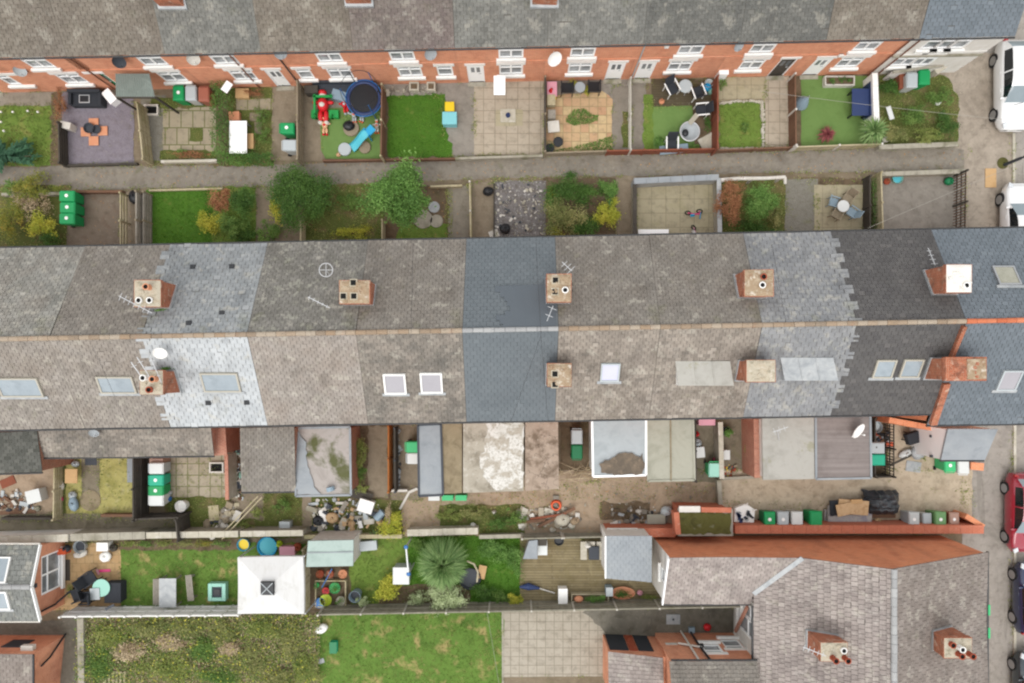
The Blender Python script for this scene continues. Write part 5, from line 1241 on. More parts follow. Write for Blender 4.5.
crate(65, 125, .55, .35, .55, M['offwhite'], 'cream bird feeder box at the edge of the mauve gravel', 'box', 'bird_table', -.2)
def canopy():
    c = [P3(*q, 2.3) for q in ((116, 97), (155, 97), (151, 75), (117, 75))]; x = sum(p.x for p in c) / 4; y = sum(p.y for p in c) / 4
    r = thing('door_canopy', 'grey-green corrugated canopy on posts over a back door', 'canopy', (x, y, 0)); mb = MB(); n = 16
    for i in range(n):
        a = c[0].lerp(c[1], i / n); b = c[0].lerp(c[1], (i + 1) / n); d = c[3].lerp(c[2], i / n); e = c[3].lerp(c[2], (i + 1) / n); m1 = (a + b) / 2 + Vector((0, 0, .03)); m2 = (d + e) / 2 + Vector((0, 0, .18)); u = Vector((0, 0, .15))
        mb.face([a, m1, m2, d + u]); mb.face([m1, b, e + u, m2])
    mb.build('roof', M['corrug'], r)
    MB().bar(c[0] - Vector((0, 0, .05)), c[1] - Vector((0, 0, .05)), .08, .12).build('beam', M['wooddark'], r)
    for k in (0, 1): MB().bar((c[k].x * .998, c[k].y + .05, 0), c[k] - Vector((0, 0, .1)), .09).build('post', M['wooddark'], r)
canopy()
BG = 'wheelie bins standing in the gardens'
bin_at(178, 93, 'green', label='green wheelie bin next to the corrugated canopy', group=BG); bin_at(190.5, 93, 'greybin', 'palegrey', label='pale grey bin between the green and the brown bin in the upper gardens', group=BG, sticker=False); bin_at(203.5, 94, 'brownbin', label='brown bin beside the ivy hedge', group=BG, sticker=False)
def drain(px, py, label):
    x, y = P(px, py); r = thing('planter_frame', label, 'planter', (x, y, .02)); mb = MB()
    for s in (-1, 1): mb.obox((x + s * .34, y, .02), .07, .5, .2).obox((x, y + s * .24, .02), .75, .07, .19)
    mb.build('frame', M['offwhite'], r); MB().obox((x, y, .02), .6, .4, .06).build('soil', M['hole'], r)
drain(153, 111, 'small white-framed black trough at the end of the grey gravel path')
hedge((222, 84), (222, 158), .75, 1.3, L['ivy'], 'tall ivy hedge running down from the brick house wall', n=3200)
hedge((218, 158), (274, 160), .55, .8, L['ivy'], 'low ivy hedge along the alley below the white table', n=1900)
board(227, 87, .38, .55, M['upvc'], 'white board lying on top of the ivy hedge', rot=-.6, z=1.32)
inst('wtable', lambda: make_rect_table(M['upvc'], M['alu'], .9, 1.68, .72), (*P(238, 137, .72), 0), 0, 'long white garden table beside the ivy hedge')
crate(234, 116, .55, .5, .3, M['terralight'], 'small orange box above the white table', rot=.05); crate(249, 141, .45, .8, .35, M['woodtan'], 'tan box pushed against the right of the white table'); crate(242, 93, .7, .5, .3, M['woodtan'], 'tan wooden box below the brick wall behind the ivy hedge')
for (x, y, r, lb) in ((262, 117, 10, 'leafy weeds beside the stepping stones'), (264, 135, 9, 'low green shrub between stepping stones and bin path'), (251, 152, 10, 'low green shrub below the white table')): bush(x, y, r, r * 1.2, .35, L['mid'], lb, n=420, leaf=.06, cat='plant', name='plant')
bush(254, 93, 14, 4, .4, L['russet'], 'brown dead plants below the brick wall near the ivy hedge', n=300, leaf=.06)
bush(190, 155, 18, 5, .4, L['russet'], 'reddish low shrub below the mixed slabs', n=420, leaf=.06); bush(182, 152, 8, 4, .4, L['mid'], 'small green plant below the mixed slabs', n=200, leaf=.06)
bin_at(287, 128, 'green', label='green bin above the pale bin on the brown path', group=BG, rot=1.57); bin_at(289.5, 145, 'greybin', 'palegrey', label='pale bin below the green bin on the brown path', group=BG, sticker=False, rot=1.57)
# play garden
def trampoline():
    x, y = P(364, 98, .75); r = thing('trampoline', 'round trampoline with blue padding in the play garden', 'trampoline', (x, y, 0))
    MB().lathe((x, y, .72), [(.72, 0), (.72, .012)], 36).build('mat', M['black'], r); MB().torus((x, y, .74), .82, .09, 40, 8, sz=.4).build('pad', M['navy'], r, smooth=True); MB().torus((x, y, .73), .94, .03, 40, 6).build('ring', M['blue'], r)
    for k in range(6):
        a = k * math.pi / 3; MB().tube([(x + .94 * math.cos(a), y + .94 * math.sin(a), 0), (x + .94 * math.cos(a), y + .94 * math.sin(a), 1.9)], .025, 8).build('pole', M['blue'] if k % 2 else M['black'], r)
    n = MB(); n.torus((x, y, 1.88), .94, .015, 40, 4); n.build('net_hoop', M['black'], r)
trampoline()
def lsofa():
    x, y = P(334, 88, .5); r = thing('garden_sofa', 'dark grey garden sofa under the windows of the play garden', 'sofa', (x, y, 0))
    MB().obox((x, y, 0), 2.3, .65, .4).build('seat', M['dark'], r, bevel=.03); MB().obox((x, y + .3, .4), 2.3, .14, .3).build('backrest', M['dark'], r, bevel=.02)
lsofa(); crate(339, 95, .8, .5, .45, M['greyblue'], 'grey cushion box in front of the dark sofa', rot=-.3); crate(311, 89, .7, .4, .6, M['wooddark'], 'dark wooden box on the narrow path')
def playframe():
    x, y = P(324, 107, .3); r = thing('toy_playhouse', 'green plastic toy frame piled with red inflatables', 'toy', (x, y, 0))
    for (dx, dy) in ((-.42, .5), (.42, .5), (-.42, -.5), (.42, -.5)): MB().obox((x + dx, y + dy, 0), .1, .1, .6).build('leg', M['kidgreen'], r)
    MB().obox((x, y + .45, .5), 1.0, .1, .1).build('beam', M['kidgreen'], r); MB().obox((x - .42, y - .0, .5), .1, 1.0, .1).build('beam', M['kidgreen'], r); MB().obox((x + .5, y - .35, 0), .5, .4, .3).build('step', M['kidgreen'], r); MB().obox((x - .5, y - .35, 0), .35, .4, .3).build('step', M['kidgreen'], r)
playframe()
def inflatable(px, py, s, label, body, trim, hat=None, rot=0., long=1.0):
    """soft rounded figure lying down: body, belly band, two legs, two arms, cap"""
    x, y = P(px, py, .35); r = thing('inflatable_toy', label, 'toy', (x, y, 0)); M_ = Matrix.Translation((x, y, 0)) @ Matrix.Rotation(rot, 4, 'Z')
    def bl(mm, dx, dy, z, rx, ry, rz, nm):
        q = M_ @ Vector((dx * s, dy * s, z)); b = MB(); b.blob(q, rx * s, ry * s, rz * s, 14, 8); b.build(nm, mm, r, smooth=True)
    bl(body, 0, .1, .32 * s, .26, .32 * long, .26, 'torso'); bl(trim, 0, .05, .5 * s, .14, .13, .1, 'belly'); bl(trim, 0, .5 * long, .34 * s, .17, .16, .17, 'head'); bl(hat or body, 0, .62 * long, .36 * s, .19, .14, .19, 'cap')
    for q in (-1, 1): bl(body, q * .33, .2, .3 * s, .16, .09, .09, 'arm'); bl(body, q * .13, -.38 * long, .24 * s, .12, .26, .13, 'leg'); bl(trim, q * .14, -.68 * long, .2 * s, .12, .1, .13, 'boot')
inflatable(323, 107, 1.15, 'large red and white inflatable toy lying in the green frame', M['red'], M['offwhite'])
inflatable(324, 125, .62, 'peach and red soft toy at the foot of the green frame', M['peach'], M['red'])
inflatable(344, 104, .62, 'red and white soft toy beside the trampoline', M['red'], M['palegrey'], rot=.25); inflatable(353, 114, .5, 'white and orange soft toy below the trampoline', M['palegrey'], M['orange'], rot=.1); inflatable(362, 114, .5, 'green capped soft toy below the trampoline', M['palegrey'], M['orange'], M['kidgreen'], rot=-.3)
inflatable(376, 125, .48, 'white and red soft toy leaning on the brown fence', M['offwhite'], M['orange']); inflatable(335, 86, .55, 'white soft toy propped on the dark sofa', M['offwhite'], M['rose'], rot=.7)
def slide():
    r = thing('toy_slide', 'turquoise plastic toy slide on the artificial turf', 'toy', (*P(358, 142), 0)); a, b = P3(367, 133, .75), P3(352, 149, .08); mb = MB(); n = 12; s = Vector((.55, .7, 0)).normalized(); s = Vector((b.y - a.y, a.x - b.x, 0)).normalized()
    prev = None
    for i in range(n + 1):
        t = i / n; c = a.lerp(b, t); c.z = .75 - .67 * (t * t * (3 - 2 * t)); w = .22 + .05 * abs(t - .5)
        ring = [c - s * w + Vector((0, 0, .14)), c - s * (w - .03), c + s * (w - .03), c + s * w + Vector((0, 0, .14))]
        if prev: 
            for k in range(3): mb.face([prev[k], prev[k + 1], ring[k + 1], ring[k]], .5)
        prev = ring
    mb.build('chute', M['turq'], r)
    for q in (-1, 1): MB().bar(a + s * q * .2 - Vector((0, 0, .75)), a + s * q * .2 + Vector((0, 0, .2)), .06).build('leg', M['cyan'], r)
    MB().obox((a.x + .15, a.y + .15, .68), .45, .4, .06, .8).build('platform', M['cyan'], r)
slide()
disc(344.5, 149, .34, M['palegrey'], 'round pale lid on the turf beside the toy slide', 'disc', 'flat_disc', .06, .1); disc(364.5, 147, .32, M['wood'], 'round brown stump right of the toy slide', 'stump', 'stump', .03, .12); disc(351, 128, .42, M['wood'], 'round brown base on the turf under a black sack', 'base', 'round_plinth', .03, .1); sack(348.5, 125.5, .3, .26, .4, M['black'], 'black sack slumped on the round brown base'); sack(338.5, 154.5, .12, .12, .2, M['peach'], 'small peach ball at the corner of the turf', 'ball', 'ball')
# bright lawn
for (x, y, w, h, lb) in ((414, 86, .5, .45, 'pale stone planter under the brick wall, left of two'), (431, 86, .45, .45, 'pale stone planter under the brick wall, right of two')): 
    xx, yy = P(x, y, .3); r = thing('stone_planter', lb, 'planter', (xx, yy, 0)); q = MB()
    for s in (-1, 1): q.obox((xx + s * (w / 2 - .04), yy, 0), .08, h, .3).obox((xx, yy + s * (h / 2 - .04), 0), w - .16, .08, .3)
    q.build('trough', M['coping'], r); MB().obox((xx, yy, 0), w - .17, h - .17, .24).build('soil', G['soil'], r)
rubble('loose stones and slab pieces under the brick wall above the bright lawn', 386, 86, 436, 95, 60, [M['conc'], M['coping'], M['rubbersoil']], .05, .25)
crate(449.5, 106.5, .48, .5, .45, M['yellow'], 'bright yellow toy box beside the bright lawn', 'toy box', 'toy_box'); crate(449.5, 118, .75, .65, .55, M['aqua'], 'pale blue toy box below the yellow one', 'toy box', 'toy_box')
def wcanopy():
    x, y = P(499.5, 85, 2.2); r = thing('door_canopy', 'small white flat canopy over the back door of the beige patio house', 'canopy', (x, y, 2.0)); MB().obox((x, y, 2.12), .58, .95, .08).build('roof', M['upvc'], r, bevel=.02)
    for s in (-1, 1): MB().bar((x + s * .25, y + .45, 1.75), (x + s * .25, y - .3, 2.12), .04).build('bracket', M['upvc'], r)
wcanopy()
patch('concrete_pad', 'slab_yellow', (496, 110, 523, 126), 5)
def pbase():
    x, y = P(508, 116); r = thing('parasol_stand', 'pale square parasol base with a dark centre hole on the beige patio', 'parasol base', (x, y, .04)); MB().obox((x, y, .03), .8, .7, .05).build('slab', M['coping'], r); MB().lathe((x, y, .08), [(.13, 0), (.12, .1), (.1, .1), (.1, .03)], 16).build('socket', M['navy'], r)
pbase()
# peach patio
litter('weeds', 'round patch of green weeds in the middle of the peach patio', [G_CEN], L['mid'], 1100, .065, z=.03, noise=.2, cat='weeds', zr=.1, up=.8)
litter('weeds', 'green weeds along the lower edge of the peach patio', [[P(*q) for q in ((590, 143), (612, 136), (613, 151), (550, 151), (570, 148))]], L['mid'], 700, .07, z=.03, noise=.5, cat='weeds', zr=.1, up=.8)
crate(552, 89, .52, .78, .5, M['yellow'], 'yellow and red cool box in the corner of the peach patio', 'cool box', 'cool_box', lidm=M['rose']); sack(550.5, 92, .14, .14, .62, M['red'], 'red ball sitting on the yellow cool box', 'ball', 'ball')
GC = 'black garden chairs'
inst(('chair', 'black'), lambda: make_chair(M['black'], M['black']), (*P(567, 88, .5), 0), math.pi, 'all-black garden chair left of the small round table on the peach patio', GC, scale=1.15); inst(('chair', 'black'), None, (*P(594, 87, .5), 0), math.pi, 'all-black garden chair right of the small round table on the peach patio', GC, scale=1.15)
inst('rtable', lambda: make_round_table(M['silver'], M['alu'], .27, .6), (*P(580, 87, .6), 0), 0, 'small round grey table between two black chairs')
bush(573, 83, 5, 4, .4, L['yellow'], 'yellow-green plant behind the small round table', n=150, leaf=.06); bush(587, 90, 4, 6, .4, L['yellow'], 'yellow-green plant right of the small round table', n=150, leaf=.06)
board(551, 102, .42, .55, M['woodpale'], 'pale slatted board, topmost of three along the grey-brown fence', z=.3, group='boards along the peach patio', th=.3); board(551.5, 116, .4, .45, M['woodgrey'], 'silvered board, middle of three along the grey-brown fence', z=.3, group='boards along the peach patio', th=.3); board(553.5, 127, .6, .58, M['offwhite'], 'pale square board, lowest of three along the grey-brown fence', z=.35, rot=.1, group='boards along the peach patio', th=.1)
pot_plant(558.5, 140.5, .25, .35, M['black'], None, 'large black empty pot on the peach patio'); pot_plant(550, 147.5, .22, .3, M['black'], L['dark'], 'black pot with dark plant in the bottom corner of the peach patio', 50, .06, .15)
# turf with black chairs
def bwchair(px, py, rot, label): inst(('chair', 'bw'), lambda: make_chair(M['charc'], M['white']), (*P(px, py, .5), 0), rot, label, 'black and white garden chairs', scale=1.12)
bwchair(672, 89, .5, 'black and white chair on the dark decking, left of the round table'); bwchair(697.5, 92, -2.8, 'black and white chair on the dark decking, right of the round table'); bwchair(701, 110.5, -1.5, 'black and white chair below the decking by the red-brown fence'); bwchair(671.5, 145, 0, 'black and white chair at the lower edge of the turf')
inst('rtable2', lambda: make_round_table(M['palegrey'], M['steel'], .34, .68), (*P(685.5, 86, .68), 0), 0, 'round pale table between chairs on the dark decking')
bowl(709, 83, .22, .3, M['whitebin'], 'white tub in the corner of the dark decking', 'tub', 'tub', .0); bowl(707.5, 87, .2, .3, M['cyan'], 'bright blue bucket beside the white tub', inner=M['cyan']); bowl(711, 91, .14, .22, M['mintpale'], 'small mint bowl below the blue bucket', 'bowl', 'bowl'); pot_plant(662, 101, .13, .2, M['terralight'], L['russet'], 'small orange pot on the dark decking', 30, .05, .1)
def swivel():
    x, y = P(690, 131, .5); r = thing('egg_chair', 'large round grey seat with black cushion on the turf', 'chair', (x, y, 0)); MB().lathe((x, y, .1), [(.25, 0), (.42, .12), (.5, .35), (.48, .37), (.36, .16), (.1, .12)], 28).build('seat', M['silver'], r, smooth=True); MB().torus((x, y, .46), .5, .035, 36, 8).build('rim', M['steel'], r); MB().blob((x - .2, y - .05, .36), .17, .2, .1, 12, 6).build('cushion', M['black'], r, smooth=True); MB().bar((x + .0, y + .42, .45), (x + .2, y + .62, 1.1), .24, .08).build('headrest', M['coping'], r); MB().lathe((x, y, 0), [(.3, 0), (.28, .06), (.06, .1)], 16).build('foot', M['alu'], r)
swivel()
board(708, 143, .85, .8, M['coping'], 'pale broken slab in the lower corner by the red-brown fence', 'slab', 'paving_slab', .5, z=.04, th=.06)
inst('lowtable', lambda: make_rect_table(M['greyblue'], M['alu'], 1.5, .45, .3), (*P(674, 149, .3), 0), .1, 'low grey bench table behind the lowest black and white chair')
bush(660, 142, 7, 8, .3, L['bright'], 'low round grass clump on the turf corner', n=350, leaf=.07, name='plant', cat='plant'); bush(694, 147, 7, 4, .3, L['mid'], 'low green plants between seat and broken slab', n=200, leaf=.06, name='plant', cat='plant'); bush(707, 122, 5, 10, .35, L['dark'], 'dark plants along the red-brown fence', n=240, leaf=.06, name='plant', cat='plant')
# stone-edged lawn
def stones(label, pts, n):
    mb = MB(); 
    for i in range(n):
        t = i / (n - 1) * (len(pts) - 1); k = min(int(t), len(pts) - 2); f = t - k; q = P(pts[k][0] + (pts[k + 1][0] - pts[k][0]) * f + R.uniform(-.6, .6), pts[k][1] + (pts[k + 1][1] - pts[k][1]) * f + R.uniform(-.6, .6), .08); s = R.uniform(.07, .14); mb.blob((*q, .06), s, s * R.uniform(.7, 1), .09, 8, 5, .15)
    mb.build('stone_edging', M['coping'], label=label, cat='edging', smooth=True)
stones('line of pale stones around the small rough lawn', [(720, 103), (735, 101), (762, 101), (763, 120), (763, 149), (740, 149), (721, 149)], 64)
bush(722, 84, 4, 8, .5, L['mid'], 'small green shrub in the top corner of the stone-edged lawn garden', n=200, leaf=.06); bush(744, 127, 5, 6, .25, L['mid'], 'clump of darker weeds in the stone-edged lawn', n=200, leaf=.06, name='plant', cat='plant')
crate(724, 71.5, .5, .28, .9, M['upvc'], 'white meter box standing at the brick wall above the yellowed patio', 'box', 'meter_box')
# turf with blue box
def bluebox():
    x, y = P(858, 104, .4); r = thing('table_tennis_table', 'navy blue outdoor table along the turf edge', 'table', (x, y, 0)); MB().obox((x, y, .62), .88, 1.4, .05).build('tabletop', M['navy'], r, bevel=.01); MB().obox((x + .48, y + .15, 0), .08, 1.75, .8).build('side_panel', M['navy'], r)
    for a in (-1, 1):
        for b in (-1, 1): MB().obox((x + a * .36, y + b * .6, 0), .07, .07, .62).build('leg', M['black'], r)
bluebox()
def planter():
    x, y = P(840, 80.5, .35); r = thing('wall_planter', 'long white trough of plants below the last brick house', 'planter', (x, y, 0)); q = MB()
    for s in (-1, 1): q.obox((x, y + s * .22, 0), 1.55, .06, .35).obox((x + s * .75, y, 0), .06, .38, .35)
    q.build('trough', M['offwhite'], r); MB().obox((x, y, 0), 1.44, .38, .28).build('soil', G['soil'], r)
    for dx in (-.45, .1, .5): p, t = crown_points((x + dx, y, .42), (.2, .17, .16), 130, 6, .4, .2); np_mesh('plant', leaf_quads(p, .06, .5), 4, t, L['ivy'], r)
planter()
spiky(872, 132, 15, 1.6, L['yucca'], 'spiky green palm at the lower corner of the turf', n=260, th=.7, w=.06); spiky(827, 134, 9, .6, L['purple'], 'small purple-red spiky plant on the turf', n=160, th=.1, w=.05)
def whirl():
    x, y = P(806, 99, .9); r = thing('rotary_drier', 'closed grey parasol standing by the white-posted fence', 'parasol', (x, y, 0)); MB().lathe((x, y, .2), [(.16, 0), (.38, .1), (.3, .35), (.05, .9)], 12).build('cover', M['greyblue'], r); MB().bar((x, y, 0), (x, y, 1.3), .04).build('pole', M['alu'], r)
whirl()
# overgrown corner garden
bin_at(912.5, 80, 'greybin', 'palegrey', label='pale grey bin in front of the white rendered house', sticker=False, group=BG); bin_at(925, 77, 'green', label='green bin in front of the white rendered house', sticker=False, group=BG); crate(903, 81, .35, .75, .7, M['woodred'], 'narrow red-brown crate left of the pale grey bin', 'crate', 'crate')
for (x, y, rx, ry, m, lb) in ((890, 88, 11, 9, 'dark', 'dark green shrub by the top of the white wall'), (912, 115, 18, 12, 'mid', 'broad green shrub in the middle of the overgrown corner garden'), (940, 96, 14, 11, 'mid', 'green shrub beside the drive in the overgrown corner garden'), (945, 124, 12, 14, 'dark', 'dark shrub at the drive edge of the corner garden'), (925, 135, 18, 8, 'weed', 'scrubby brown-green bush near the mossy wall'), (895, 133, 13, 10, 'bramble', 'brown bramble bush below the white wall')):
    bush(x, y, rx, ry, .7, L[m], lb, n=1100, leaf=.07)
sack(938.5, 102, .17, .15, .3, M['white'], 'round white sack on the shrubs of the corner garden', 'sack', 'sack'); board(890, 113, .25, .7, M['whitebin'], 'white plastic sheet caught in the corner garden', rot=.3, z=.4); sack(887, 139, .25, .15, .3, M['offwhite'], 'crumpled white sheet by the spiky palm', 'sheet', 'sheet', .5)
wall((893, 72), (944, 65), 1.0, .12, 'worn low wall in front of the white rendered house', M['render'], M['conc'], group=GF, over=.01)
wall((936, 72), (953, 60), .7, .2, 'short sloping concrete wall at the drive of the white house', M['coping'], M['coping'], group=GF)
# cables
def cable(pts, label, sag=.15, m='cable'):
    o = MB(); v = []
    a, b = Vector(pts[0]), Vector(pts[1])
    for i in range(13): t = i / 12; q = a.lerp(b, t); q.z -= sag * 4 * t * (1 - t); v.append(q)
    o.tube(v, .007, 6); o.build('overhead_cable', M[m], label=label, cat='cable')
cable([P3(760, 91, 4.2), P3(1030, 122, 5.2)], 'pale overhead cable crossing the upper gardens to the street lamp side')
cable([P3(868, 228, 4.4), P3(1032, 158, 5.6)], 'pale overhead cable crossing the concrete yard in the middle gardens')
# ------------------------------------------------------------------ middle gardens
p = patch('soil', 'weedy', (-30, 186, 72, 252), 2)[0]; WEED.append(p)
patch('yard', 'browngravel', [(70, 190), (122, 191), (122, 250), (66, 250)], 3); patch('path', 'brownpath', (121, 192, 138, 250), 2)
p = patch('lawn', 'lawn', (146, 190, 212, 248), 3)[0]; LAWN.append(p); p = patch('soil', 'lawn3', (205, 187, 258, 247), 2)[0]; LAWN2.append(p)
patch('path', 'brownpath', (256, 187, 304, 245), 3); p = patch('soil', 'weedy', (300, 184, 385, 245), 2)[0]; WEED.append(p); LAWN2.append(p)
p = patch('soil', 'soil', (384, 186, 450, 242), 3)[0]; p = patch('grass_strip', 'lawn3', [(400, 226), (448, 224), (448, 241), (396, 241)], 4)[0]; LAWN2.append(p); patch('path', 'greyslab', (448, 186, 472, 242), 3)
patch('path', 'brownpath', (469, 183, 496, 242), 4); patch('gravel_yard', 'palegravel', (494, 181, 546, 240), 5); patch('soil', 'soil', (543, 178, 622, 240), 3); patch('path', 'brownpath', (616, 176, 636, 239), 4)
patch('patio', 'slab_yellow', (634, 181, 719, 239), 3); p = patch('soil', 'weedy', (718, 180, 792, 238), 2)[0]; WEED.append(p); patch('path', 'greygravel', (785, 179, 818, 237), 3); patch('patio', 'slab_yellow', (814, 185, 863, 233), 4, .015); p = patch('soil', 'soil', (800, 178, 882, 236), 2)[0]; WEED.append([P(*q) for q in ((800, 178), (880, 176), (880, 186), (800, 186))])
patch('yard', 'greyconc', (879, 173, 965, 235), 3)
GM = 'garden fences and walls of the middle gardens'
fence((123, 194), (123, 250), .9, 'yellowish post and rail fence beside the brown gravel yard', M['woodpale'], M['woodpale'], 'rail', group=GM)
fence((140, 193), (140, 250), 1.3, 'grey slatted screen between brown path and bright lawn', M['woodgrey'], M['wood'], group=GM); fence((146, 193), (146, 250), .9, 'grey low fence edging the bright lawn of the middle gardens', M['woodgrey'], M['wood'], group=GM)
wall((148, 190), (222, 188), .25, .09, 'low pale timber edging above the bright lawn', M['woodpale'], group=GM); wall((0, 194), (60, 193), .4, .15, 'low mossy wall above the shrubs at the left edge', M['conc'], group=GM); wall((72, 191), (121, 191), .45, .12, 'low dark timber edge above the brown gravel yard', M['woodbrown'], group=GM)
fence((302, 222), (302, 245), .9, 'short pale fence below the round dark bush', M['woodpale'], group=GM); fence((383, 221), (383, 244), .9, 'short pale fence below the light green tree', M['woodpale'], group=GM); wall((430, 186), (462, 185), .4, .1, 'short pale timber rail right of the light green tree', M['woodpale'], group=GM)
fence((470, 183), (471, 241), .9, 'pale thin fence beside the brown path with the bin bag', M['woodpale'], M['concpost'], group=GM); wall((494, 183), (494, 241), .25, .07, 'low timber edging beside the pale gravel', M['wooddark'], group=GM)
wall((634, 181), (719, 177), .9, .26, 'grey flat-topped wall above the slab yard with the toy bikes', M['lead'], M['slatefelt'], group=GM, over=.02); wall((719, 178), (720, 238), .9, .14, 'thin grey wall between slab yard and brown shrub', M['conc'], M['lead'], group=GM); wall((635, 184), (635, 238), .8, .12, 'dark thin wall along the left of the slab yard', M['conc'], M['wooddark'], group=GM)
def pole():
    r = thing('timber_rail', 'white weathered rail above the brown shrub', 'rail', (*P(753, 178), 0)); a, b = P3(721, 180, .9), P3(785, 177, .9)
    m = MB(); m.tube([a, a.lerp(b, .3) + Vector((0, .03, .01)), a.lerp(b, .7) + Vector((0, -.02, 0)), b], .1, 10, .09); m.tube([b, b + Vector((.05, -.32, -.1))], .08, 8); m.build('rail', M['offwhite'], r)
    for t in (.05, .5, .95): q = a.lerp(b, t); MB().bar((q.x, q.y, 0), q, .1).build('post', M['concpost'], r)
pole()
fence((868, 177), (868, 236), .8, 'dark low fence beside the round table patio', M['wooddark'], group=GM); fence((878, 174), (880, 234), 1.1, 'mossy yellow post fence beside the grey concrete yard', M['woodpale'], M['woodpale'], group=GM); hedge((873, 178), (874, 232), .3, .7, L['ivy'], 'narrow ivy strip between table patio and concrete yard', n=700)
wall((880, 174), (966, 171), .6, .14, 'mossy low wall above the grey concrete yard', M['conc'], M['conc'], group=GM); fence((963, 172), (962, 234), 1.1, 'brown slatted fence between concrete yard and drive', M['woodbrown'], M['wooddark'], 'trellis', group=GM)
# shrubs of the middle gardens
for (x, y, rx, ry, h, m, n, lb) in ((32, 187, 26, 14, 1.3, 'autumn', 1500, 'yellowing shrub by the alley at the left edge'), (12, 222, 16, 26, 1.2, 'autumn', 1300, 'orange-yellow shrub cut off by the left edge'), (46, 226, 18, 13, 1.1, 'yellow', 1200, 'bright yellow-green shrub left of three green bins'), (50, 241, 17, 9, 1.0, 'dark', 700, 'dark shrub against the roof edge by the green bins'), (30, 205, 22, 16, .9, 'twig', 900, 'twiggy bare shrub in the left garden'), (14, 188, 12, 9, .9, 'mid', 500, 'green shrub at the alley corner on the far left')):
    bush(x, y, rx, ry, h, L[m], lb, n=n, leaf=.085)
bin_at(67, 196, 'green', label='green wheelie bin, topmost of three in a column', group=BG, rot=1.57); bin_at(67.5, 207.5, 'green', label='green wheelie bin, middle of three in a column', group=BG, rot=1.57); bin_at(67, 218.5, 'green', label='green wheelie bin, lowest of three in a column', group=BG, rot=1.57)
sack(134, 197, .3, .35, .5, M['black'], 'black bin bag on the path beside the grey slatted screen')
for (x, y, rx, ry, h, m, n, lb) in ((221, 199, 14, 13, 1.3, 'russet', 1000, 'pinkish-brown shrub at the alley end of the bright lawn'), (243, 203, 16, 18, 1.5, 'dark', 1700, 'dark shrub at the alley corner beside the brown path'), (210, 222, 14, 14, .9, 'yellow', 900, 'yellow-leaved shrub on the edge of the bright lawn'), (232, 226, 16, 14, 1.1, 'mid', 1300, 'green shrub right of the yellow-leaved one'), (247, 236, 10, 9, .8, 'dark', 600, 'small dark shrub against the roof near the brown path'), (269, 233, 13, 12, .8, 'mid', 800, 'green shrub against the roof below the round bush')):
    bush(x, y, rx, ry, h, L[m], lb, n=n, leaf=.085)
bush(303, 198, 35, 29, 1.8, L['dark'], 'large round dark green bush by the alley', n=8000, leaf=.085, clumps=90, fill=.6)
bush(277, 208, 8, 18, .8, L['yellow'], 'yellow-green low shrub left of the round dark bush', n=600)
tree(400, 195, 32, 32, 3.3, L['bright'], 'light green leafy tree beside the alley', n=13000, leaf=.11, clumps=60)
bush(352, 233, 22, 8, .35, L['yellow'], 'yellowish tall grass by the roof in the rough garden', n=700, leaf=.07, name='plant', cat='plant'); bush(350, 200, 15, 12, .4, L['mid'], 'low green growth between bush and tree', n=700, leaf=.07, name='plant', cat='plant')
SL = 'round stone slabs'
for (x, y, r, lb) in ((423, 219, .5, 'largest round pale slab below the light green tree'), (436.5, 221, .34, 'small round pale slab right of the largest one'), (434, 207, .3, 'round dark slab beside the tree, topmost of the round slabs')): disc(x, y, r, M['conc'] if r > .31 else M['lead'], lb, 'slab', 'round_slab', .03, .05); 
hedge((449, 190), (449, 238), .35, .4, L['weed'], 'strip of dry weeds beside the grey path', n=350)
sack(488, 191, .28, .24, .5, M['black'], 'black bin bag on the brown path near the alley'); sack(505, 228.5, .3, .28, .45, M['black'], 'black bin bag on the pale gravel near the roof')
rubble('pale broken stones on the gravel behind the newly roofed house', 496, 184, 542, 238, 210, [M['coping'], M['offwhite'], M['conc'], M['rubbersoil'], M['dark']], .04, .16)
board(494, 234, .5, .4, M['offwhite'], 'white scrap board by the slate roof edge', rot=.4)
for (x, y, rx, ry, h, m, n, lb) in ((571, 192, 28, 18, 1.4, 'dark', 2600, 'dark shrub by the alley in the densely planted garden'), (567, 217, 26, 18, 1.4, 'bramble', 2200, 'brownish dense shrub in the middle of the planted garden'), (609, 190, 12, 14, 1.3, 'bright', 1100, 'bright shrub at the alley corner of the planted garden'), (607, 214, 14, 17, 1.3, 'yellow', 1500, 'yellow-green shrub beside the brown path'), (552, 206, 9, 20, 1.0, 'mid', 900, 'green shrub along the pale gravel edge'), (586, 226, 20, 11, 1.1, 'dark', 1300, 'dark shrub against the roof in the planted garden'), (553, 196, 6, 8, .8, 'yellow', 300, 'small golden plant by the pale gravel'), (557, 232, 8, 6, .8, 'yellow', 300, 'small golden plant by the roof edge')):
    bush(x, y, rx, ry, h, L[m], lb, n=n, leaf=.085)
board(653, 233, 1.6, .34, M['upvc'], 'long white plank lying at the roof edge of the slab yard', z=.1, th=.12)
def toybike(px, py, rot, label, c1, c2):
    x, y = P(px, py, .3); r = thing('toy_bike', label, 'toy bike', (0, 0, 0))
    for dx in (-.3, .32):
        w = MB(); w.torus((0, 0, 0), .14, .03, 16, 6); 
        w.v = [(dx + a, c, .16 + b) for (a, b, c) in w.v]; w.build('wheel', M['tyre'], r)
    MB().bar((-.3, 0, .16), (.0, 0, .34), .05).bar((0, 0, .34), (.28, 0, .36), .05).bar((.32, 0, .16), (.25, 0, .52), .045).build('frame', c1, r); MB().bar((.25, -.2, .52), (.25, .2, .52), .04).build('handlebar', c2, r); MB().obox((-.12, 0, .38), .22, .14, .05).build('saddle', c2, r, bevel=.01)
    r.location = (x, y, .03); r.rotation_euler = (.9, 0, rot)
